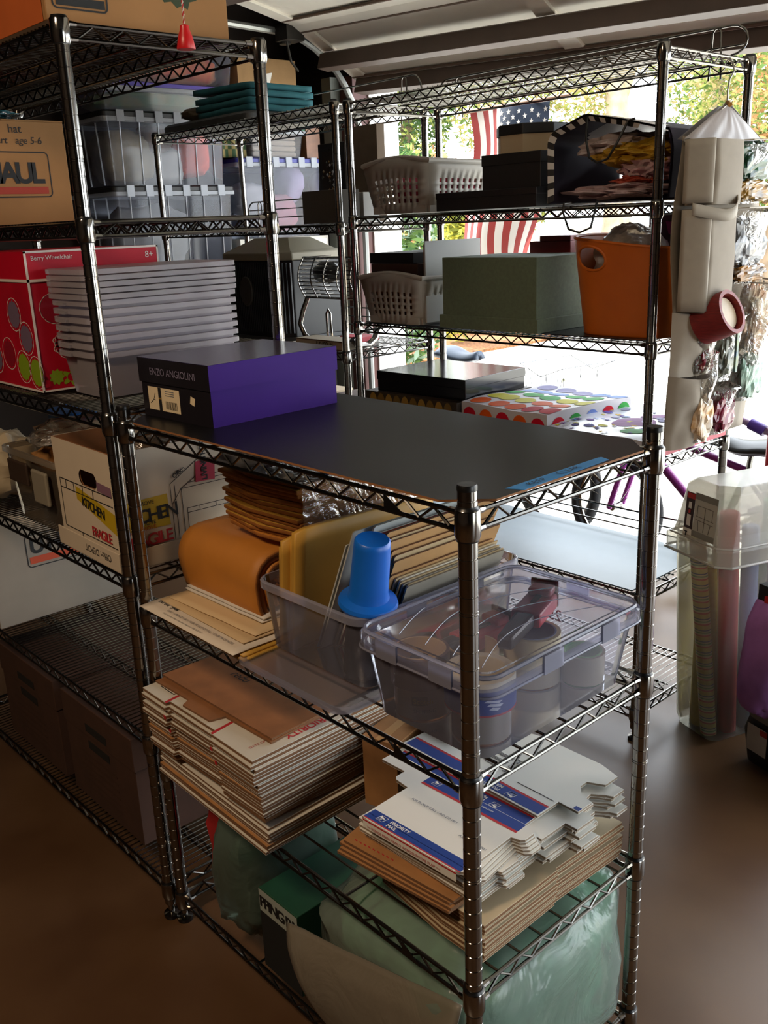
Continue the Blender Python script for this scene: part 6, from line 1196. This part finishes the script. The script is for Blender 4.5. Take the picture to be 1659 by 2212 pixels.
stuffing('green ribbon bundle in the top clear pocket', 0.075, 1.600, (0.085, 0.028, 0.046), 91, G_('ribbon_green', '#2c5a3a', '#15302a')); stuffing('gold ribbon bundle under the green one in the top pocket', 0.075, 1.532, (0.085, 0.026, 0.026), 92, G_('ribbon_gold', '#b98a34', '#4b3a1c'))
stuffing('dark silver ribbon bundle in the second clear pocket', 0.075, 1.405, (0.085, 0.030, 0.060), 93, G_('ribbon_silver', '#a7aaae', '#20242c')); stuffing('amber gold foil in the bottom of the second clear pocket', 0.075, 1.325, (0.080, 0.028, 0.022), 94, G_('ribbon_amber', '#b07a34', '#3a2a18'))
stuffing('orange cream ribbons in the long outer pocket', 0.135, 1.20, (0.052, 0.030, 0.085), 95, G_('ribbon_orange', '#c07a3c', '#d8cdb4')); stuffing('pale green ribbons at the bottom of the long outer pocket', 0.135, 1.045, (0.050, 0.028, 0.058), 96, G_('ribbon_mint', '#5f8a7a', '#a9bfae'))
stuffing('gold bow in the lower canvas pocket', -0.108, 0.965, (0.036, 0.025, 0.055), 97, G_('ribbon_bow', '#b9863a', '#d6cfc0')); stuffing('crimson and gold ribbons in the lowest clear pocket', 0.0, 0.965, (0.046, 0.025, 0.050), 98, G_('ribbon_crimson', '#7a1430', '#5a2434'))
stuffing('dark red ribbon under the red roll in the middle pocket', -0.115, 1.125, (0.030, 0.022, 0.035), 99, G_('ribbon_dark_red', '#6b1020')); stuffing('silver green cellophane in the middle clear pocket', 0.0, 1.13, (0.045, 0.026, 0.065), 100, G_('ribbon_cello', '#8a9080', '#3a4038'))
rs = thing('ribbon_roll', 'dark red ribbon roll with a cream core in the upper canvas pocket', 'ribbon', (1.405, 0.436, 1.232), 0)
T = Matrix.Rotation(math.radians(68), 4, 'X'); m = MB(T); m.ring(0.056, 0.046, 0.085, 36, (0, 0, -0.045), 0); m.build('ribbon_winding', M('ribbon_red', '#7a1c1a', 0.55, var=0.3, scale=40, stretch=(1, 1, 8)), rs, smooth=True)
m = MB(T); m.lathe([(0.0, 0.026), (0.040, 0.026), (0.040, -0.03), (0.0, -0.03)][::-1], 30); m.build('core_disc', M('core_pale', '#b7a488', 0.45, var=0.15, scale=20), rs, smooth=True)
tg = MB(); tg.box(0, 0.010, 0, 0.006, 0, 0.12); tag(tg.build('ribbon_strip', M('strip_lime', '#8a9a2a', 0.4, col2='#1f5a7a', scale=30), None, loc=(1.505, 0.432, 1.080)), 'lime and blue printed strip upright in the middle clear pocket', 'ribbon')
# ================================================================ TALL FROSTED BIN WITH GIFT WRAP ROLLS
fb = thing('wrap_bin', 'tall frosted plastic bin with a high lid, holding rolls of gift wrap', 'storage bin', (1.455, 0.400, 0), math.radians(-20))
frb = clear('frosted_tall', '#c2beb2', 0.30, '#f2f0e8', 0.32, 0.4); frl = clear('frosted_tall_lid', '#ccc8be', 0.50, '#f2f0ea', 0.28, 0.4)
m = MB(); m.loft([rrect(0.02, 0.36, 0.02, 0.178, 0.03, 0.001), rrect(0.012, 0.368, 0.012, 0.186, 0.03, 0.03), rrect(-0.008, 0.388, -0.008, 0.205, 0.03, 0.60)], cap1=False); m.build('tub_wall', frb, fb, smooth=True)
m = MB(); oct2 = lambda d, z, c: [(x, y, z) for x, y in ((d, d + c), (d + c, d), (0.38 - d - c*0.3, d), (0.38 - d, d + c*0.3), (0.38 - d, 0.198 - d - c*.3), (0.38 - d - c*.3, 0.198 - d), (d + c*.3, 0.198 - d), (d, 0.198 - d - c*.3))]
m.loft([oct2(-0.022, 0.560, 0.03), oct2(-0.024, 0.605, 0.03), oct2(-0.010, 0.612, 0.03), oct2(-0.004, 0.640, 0.035), oct2(0.012, 0.752, 0.04), oct2(0.03, 0.768, 0.04)], cap0=False); m.build('bin_lid', frl, fb, smooth=False, bevel=0.004)
m = MB(); m.tube([p for p in oct2(-0.025, 0.561, 0.03)], 0.004, 6, closed=True); m.tube([p for p in oct2(-0.016, 0.609, 0.03)], 0.003, 6, closed=True); m.build('lid_rib', clear('frosted_rib', '#d6d4cc', 0.8, '#ffffff', 0.2, 0.6), fb, smooth=True)
la = MB(); P = lambda u, z: (-0.012 - 0.002 + 0.00*z, 0.165 - u, z)
def lq(u0, u1, z0, z1, mm, o_=0.0): la.quad((-0.006 - o_ + (z0-0.65)*0.08, 0.160 - u0, z0), (-0.006 - o_ + (z0-0.65)*0.08, 0.160 - u1, z0), (-0.006 - o_ + (z1-0.65)*0.08, 0.160 - u1, z1), (-0.006 - o_ + (z1-0.65)*0.08, 0.160 - u0, z1), mm)
lq(0.0, 0.035, 0.625, 0.735, 0); lq(0.036, 0.125, 0.615, 0.740, 1); lq(0.036, 0.125, 0.615, 0.632, 2, 0.001); lq(0.036, 0.125, 0.722, 0.740, 2, 0.001); lq(0.0, 0.035, 0.607, 0.632, 3, 0.001); lq(0.003, 0.035, 0.718, 0.733, 4, 0.001); lq(0.012, 0.024, 0.690, 0.708, 5, 0.001); lq(0.010, 0.026, 0.640, 0.672, 5, 0.001); lq(0.014, 0.022, 0.676, 0.686, 4, 0.001)
for (a, b_) in (((0.05, 0.705), (0.11, 0.705)), ((0.05, 0.705), (0.05, 0.675)), ((0.11, 0.705), (0.11, 0.675)), ((0.045, 0.675), (0.115, 0.672)), ((0.045, 0.665), (0.115, 0.662)), ((0.055, 0.662), (0.06, 0.635)), ((0.105, 0.662), (0.10, 0.635)), ((0.08, 0.702), (0.08, 0.636))): la.tube([(-0.0075 + (a[1]-0.65)*0.08, 0.160 - a[0], a[1]), (-0.0075 + (b_[1]-0.65)*0.08, 0.160 - b_[0], b_[1])], 0.0006, 4, 0)
la.build('product_label', [M('label_dark', '#3a2c28', 0.5), M('label_clear_grey', '#a9a79c', 0.4), M('label_band', '#77756c', 0.5), M('label_white', '#c9c6bc', 0.5), M('label_red', '#a8322c', 0.5), M('label_shape', '#d0cdc6', 0.5)], fb)
text('T', 0.020, (-0.012, 0.150, 0.611), (0, -1, 0), (0, 0, 1), ink, fb, bold=0.04)
def wrap_roll(label, a, b_, r, mat):
    m_ = MB(); a, b_ = Vector(a), Vector(b_); m_.tube([a, b_], r, 20); m_.tube([b_, b_ + (b_ - a).normalized()*0.002], r*0.7, 16)
    o_ = m_.build('gift_wrap_roll', mat, None, smooth=True); return tag(o_, label, 'gift wrap', 'gift wrap rolls in the tall bin')
def striped(name, cols, rep):
    if name in MATS: return MATS[name]
    mm = bpy.data.materials.new(name); mm.use_nodes = True; nt = mm.node_tree; b_ = nt.nodes['Principled BSDF']; b_.inputs['Roughness'].default_value = 0.5
    tc_ = nt.nodes.new('ShaderNodeTexCoord'); sp = nt.nodes.new('ShaderNodeSeparateXYZ'); mu = nt.nodes.new('ShaderNodeMath'); mu.operation = 'MULTIPLY'; mu.inputs[1].default_value = rep
    fr = nt.nodes.new('ShaderNodeMath'); fr.operation = 'FRACT'; cr = nt.nodes.new('ShaderNodeValToRGB'); cr.color_ramp.interpolation = 'CONSTANT'
    while len(cr.color_ramp.elements) < len(cols): cr.color_ramp.elements.new(0.5)
    for e_, (p_, c_) in zip(cr.color_ramp.elements, cols): e_.position = p_
    for e_, (p_, c_) in zip(cr.color_ramp.elements, cols): e_.color = lin(c_)
    nt.links.new(tc_.outputs['Object'], sp.inputs[0]); nt.links.new(sp.outputs['Z'], mu.inputs[0]); nt.links.new(mu.outputs[0], fr.inputs[0]); nt.links.new(fr.outputs[0], cr.inputs[0]); nt.links.new(cr.outputs[0], b_.inputs['Base Color'])
    MATS[name] = mm; return mm
FB = lambda x, y, z: (lambda c, s: (1.455 + c*x - s*y, 0.400 + s*x + c*y, z))(math.cos(math.radians(-20)), math.sin(math.radians(-20)))
wrap_roll('multicoloured striped gift wrap roll against the wall of the tall bin', FB(0.045, 0.062, 0.006), FB(0.030, 0.150, 0.640), 0.023, striped('wrap_stripes', [(0.0, '#d8c878'), (0.34, '#c0504a'), (0.46, '#d9cfa8'), (0.60, '#6f9a6a'), (0.72, '#d9cfa8'), (0.84, '#3a4a78'), (0.93, '#d8c878')], 30))
wrap_roll('plain red gift wrap roll in the middle of the tall bin', FB(0.110, 0.060, 0.006), FB(0.060, 0.055, 0.690), 0.027, M('wrap_red', '#c81e30', 0.45))
wrap_roll('yellow dotted gift wrap roll leaning in the tall bin', FB(0.066, 0.122, 0.006), FB(0.090, 0.155, 0.50), 0.032, M('wrap_yellow', '#b9a42a', 0.5, col2='#c8b848', scale=90))
wrap_roll('pale cream gift wrap roll behind the striped roll', FB(0.135, 0.135, 0.006), FB(0.115, 0.130, 0.66), 0.030, M('wrap_cream', '#c9bf9a', 0.5))
wrap_roll('blue gift wrap roll beyond the red one', FB(0.172, 0.055, 0.006), FB(0.135, 0.050, 0.640), 0.024, M('wrap_blue', '#2a5a9a', 0.45)); wrap_roll('dark navy gift wrap roll deep in the tall bin', FB(0.25, 0.070, 0.006), FB(0.26, 0.055, 0.56), 0.032, M('wrap_navy', '#141a38', 0.45)); wrap_roll('green gift wrap roll at the far end of the tall bin', FB(0.28, 0.13, 0.006), FB(0.27, 0.11, 0.68), 0.026, M('wrap_green', '#4a8a5a', 0.45))
# ================================================================ PURPLE CHILD SEAT, SCOOTER, BICYCLES
ps = thing('child_seat', 'purple padded child seat on a black base, cut by the picture edge', 'child seat', (1.525, 0.185, 0), math.radians(-18))
lil = M('fabric_lilac', '#a06ab0', 0.85, var=0.15, scale=18, bump=0.3); base_m = M('seat_base', '#15161a', 0.5)
m = MB(); m.loft([rrect(-0.10, 0.16, -0.17, 0.10, 0.04, 0.012), rrect(-0.11, 0.17, -0.19, 0.115, 0.05, 0.10), rrect(-0.10, 0.16, -0.18, 0.105, 0.05, 0.150)]); m.build('base', base_m, ps, smooth=True)
m = MB(); m.loft([rrect(-0.105, 0.165, -0.185, 0.108, 0.05, 0.150), rrect(-0.105, 0.165, -0.185, 0.108, 0.05, 0.185)]); m.build('grey_band', M('seat_grey', '#77736e', 0.6), ps, smooth=True)
m = MB(); blob(m, (0.02, -0.03, 0.255), (0.135, 0.150, 0.085), 21, 0.10, 2, 28, 16, pw=0.6); m.build('seat_cushion', lil, ps, smooth=True)
m = MB(T=Matrix.Translation((-0.075, 0.045, 0.335)) @ Matrix.Rotation(math.radians(8), 4, 'Y')); blob(m, (0, 0, 0), (0.062, 0.075, 0.165), 27, 0.10, 1.8, 30, 20, pw=0.62); m.build('side_pad', lil, ps, smooth=True)
m = MB(); m.tube([(-0.06, 0.075, 0.45), (-0.05, 0.060, 0.52), (-0.045, 0.045, 0.60)], 0.030, 10); m.box(-0.085, -0.03, 0.045, 0.10, 0.47, 0.53); m.build('hinge_arm', base_m, ps, smooth=True)
m = MB(); blob(m, (-0.02, 0.025, 0.665), (0.055, 0.06, 0.075), 23, 0.08, 2, 22, 14); m.build('head_pad', lil, ps, smooth=True)
m = MB(); m.box(-0.094, -0.086, 0.05, 0.07, 0.488, 0.505); m.build('red_button', M('button_red', '#a3161c', 0.5), ps)
m = MB(); m.quad((-0.1115, 0.075, 0.055), (-0.1115, 0.005, 0.055), (-0.1115, 0.005, 0.135), (-0.1115, 0.075, 0.135), 0); m.quad((-0.112, 0.03, 0.115), (-0.112, 0.005, 0.115), (-0.112, 0.005, 0.133), (-0.112, 0.03, 0.133), 1); m.build('warning_label', [M('label_seat', '#b9b0aa', 0.6), M('label_red', '#a8322c')], ps)
scoot = thing('kick_scooter', 'red scooter with purple handle grips behind the tall frosted bin', 'scooter', (2.22, 0.655, 0), 0)
m = MB(); m.tube([(0, 0, 0.10), (0, -0.01, 0.80)], 0.019, 12); m.box(-0.03, 0.03, -0.36, 0.02, 0.085, 0.105); m.build('stem', M('scooter_red', '#b3121e', 0.4), scoot, smooth=True)
m = MB(); m.tube([(0, 0.02, 0.765), (0, 0.075, 0.785)], 0.020, 12); m.tube([(0, -0.04, 0.76), (0, -0.10, 0.78)], 0.020, 12); m.build('hand_grip', M('grip_purple', '#4a2a86', 0.5), scoot, smooth=True); m = MB(); m.tube([(0, 0.07, 0.782), (0, 0.18, 0.815)], 0.012, 12); m.tube([(0, 0.02, 0.765), (0, -0.04, 0.76)], 0.012, 10); m.build('handlebar', M('bar_lilac', '#9a7f9c', 0.5), scoot, smooth=True)
m = MB(Matrix.Rotation(PI/2, 4, 'Y')); m.lathe([(0.02, -0.015), (0.08, -0.015), (0.085, 0.0), (0.08, 0.015), (0.02, 0.015)], 24, (-0.085, 0.03, 0)); m.lathe([(0.02, -0.015), (0.08, -0.015), (0.085, 0.0), (0.08, 0.015), (0.02, 0.015)], 24, (-0.085, -0.38, 0)); m.build('wheel', black_plastic, scoot, smooth=True)
def bicycle(label, loc, rz, R, wb, frame_m, fork_m, saddle_h, basket_=False, saddle_m=black_plastic, hdz=0.10):
    t = thing('bicycle', label, 'bicycle', loc, rz); rub = M('tyre_black', '#17171a', 0.8, bump=0.8, scale=60)
    for x in (0, wb):
        w = MB(); w.tube([(x + R*0.94*math.cos(2*PI*k/40), 0, R + R*0.94*math.sin(2*PI*k/40)) for k in range(40)], R*0.075 + 0.006, 10, 0, closed=True)
        w.tube([(x + R*0.84*math.cos(2*PI*k/40), 0, R + R*0.84*math.sin(2*PI*k/40)) for k in range(40)], 0.009, 6, 1, closed=True)
        for k in range(20): a = 2*PI*k/20; w.tube([(x, 0.02*(-1)**k, R), (x + R*0.84*math.cos(a), 0, R + R*0.84*math.sin(a))], 0.0011, 4, 1)
        w.tube([(x, -0.03, R), (x, 0.03, R)], 0.018, 10, 1); w.build('wheel', [rub, chrome], t, smooth=True)
    hd = (wb - 0.10, R*2 + hdz); bb = (wb*0.42, R*0.92); st_ = (wb*0.30, saddle_h - 0.12)
    f = MB(); f.tube([(hd[0], 0, hd[1]), (bb[0], 0, bb[1])], 0.019, 12); f.tube([(hd[0] - 0.01, 0, hd[1] + 0.04), (st_[0], 0, st_[1])], 0.016, 12); f.tube([(bb[0], 0, bb[1]), (st_[0], 0, st_[1])], 0.015, 12)
    for s in (-1, 1): f.tube([(bb[0], 0.02*s, bb[1]), (0, 0.05*s, R)], 0.009, 8); f.tube([(st_[0], 0.015*s, st_[1] - 0.02), (0, 0.05*s, R)], 0.008, 8)
    f.build('frame', frame_m, t, smooth=True)
    k = MB(); k.tube([(hd[0] - 0.03, 0, hd[1] + 0.10), (hd[0] + 0.01, 0, hd[1] - 0.03)], 0.017, 10)
    for s in (-1, 1): k.tube([(hd[0] + 0.01, 0, hd[1] - 0.03), (hd[0] + 0.03, 0.05*s, R*1.9), (wb, 0.05*s, R)], 0.013, 8)
    k.build('fork', fork_m, t, smooth=True)
    h = MB(); h.tube([(hd[0] - 0.12, -0.26, hd[1] + 0.17), (hd[0] - 0.04, -0.18, hd[1] + 0.17), (hd[0] - 0.02, 0, hd[1] + 0.13), (hd[0] - 0.04, 0.18, hd[1] + 0.17), (hd[0] - 0.12, 0.26, hd[1] + 0.17)], 0.011, 8); h.build('handlebar', chrome, t, smooth=True)
    s_ = MB(); s_.tube([(st_[0], 0, st_[1]), (st_[0] - 0.01, 0, saddle_h - 0.03)], 0.012, 8); s_.build('seat_post', chrome, t, smooth=True)
    s_ = MB(); s_.grid(lambda u, v: (st_[0] - 0.13 + 0.27*u, (0.075*(1 - u)**0.8 + 0.02)*(2*v - 1), saddle_h + 0.012*math.cos(u*5) - 0.030*abs(2*v - 1)**2.5), 14, 12); s_.build('saddle', saddle_m, t, smooth=True, solid=0.03)
    c = MB(); c.tube([(bb[0], 0.06, bb[1]), (bb[0] + 0.12, 0.065, bb[1] - 0.09)], 0.008, 6); c.tube([(bb[0], -0.06, bb[1]), (bb[0] - 0.12, -0.065, bb[1] + 0.09)], 0.008, 6); c.tube([(bb[0], -0.06, bb[1]), (bb[0], 0.06, bb[1])], 0.02, 10); c.box(bb[0] + 0.08, bb[0] + 0.17, 0.065, 0.14, bb[1] - 0.105, bb[1] - 0.08); c.box(bb[0] - 0.17, bb[0] - 0.08, -0.14, -0.065, bb[1] + 0.08, bb[1] + 0.105); c.build('crank', M('crank_steel', '#6b6b70', 0.4, 0.7), t, smooth=True)
    if basket_:
        b_ = MB(); x0, x1, z0, z1, wy = hd[0] + 0.02, hd[0] + 0.30, 0.64, 0.86, 0.17
        for z_ in [z0 + (z1 - z0)*q/6 for q in (0, 6)]: g_ = 0.85 + 0.15*(z_ - z0)/(z1 - z0); dip = -0.05 if z_ > z1 - 0.01 else 0; b_.tube([(x0, -wy*g_, z_), (x0 + 0.06, -wy*g_, z_ + dip*0.4), ((x0 + x1)/2, -wy*g_, z_ + dip), (x1, -wy*g_, z_), (x1, wy*g_, z_), ((x0 + x1)/2, wy*g_, z_ + dip), (x0, wy*g_, z_)], 0.0018, 5, closed=True)
        for q in range(9):
            x = x0 + (x1 - x0)*q/8
            for s in (-1, 1): b_.tube([(x, s*wy*0.85, z0), (x, s*wy, z1 - (0.045*math.sin(PI*q/8)))], 0.0016, 4)
        for q in range(7): y = -wy + 2*wy*q/6; b_.tube([(x1, y, z1), (x1, y*0.85, z0), (x0, y*0.85, z0), (x0, y, z1)], 0.0016, 4)
        b_.build('front_basket', M('basket_steel', '#55565a', 0.4, 0.8), t, smooth=True)
    return t
bicycle('bicycle with a wire front basket and grey blue saddle outside the door', (2.95, 3.00, -0.03), math.radians(-98), 0.28, 1.02, M('frame_red', '#8a1428', 0.4), M('fork_red', '#a3182c', 0.4), 0.84, True, M('saddle_blue', '#3d4a5c', 0.45), -0.02)
bicycle('small purple bicycle standing on the driveway behind the blue lined shelf', (2.62, 0.66, 0.0), math.radians(88), 0.235, 0.88, M('frame_purple', '#6a1260', 0.35), M('fork_purple', '#8a2a86', 0.35), 0.62)
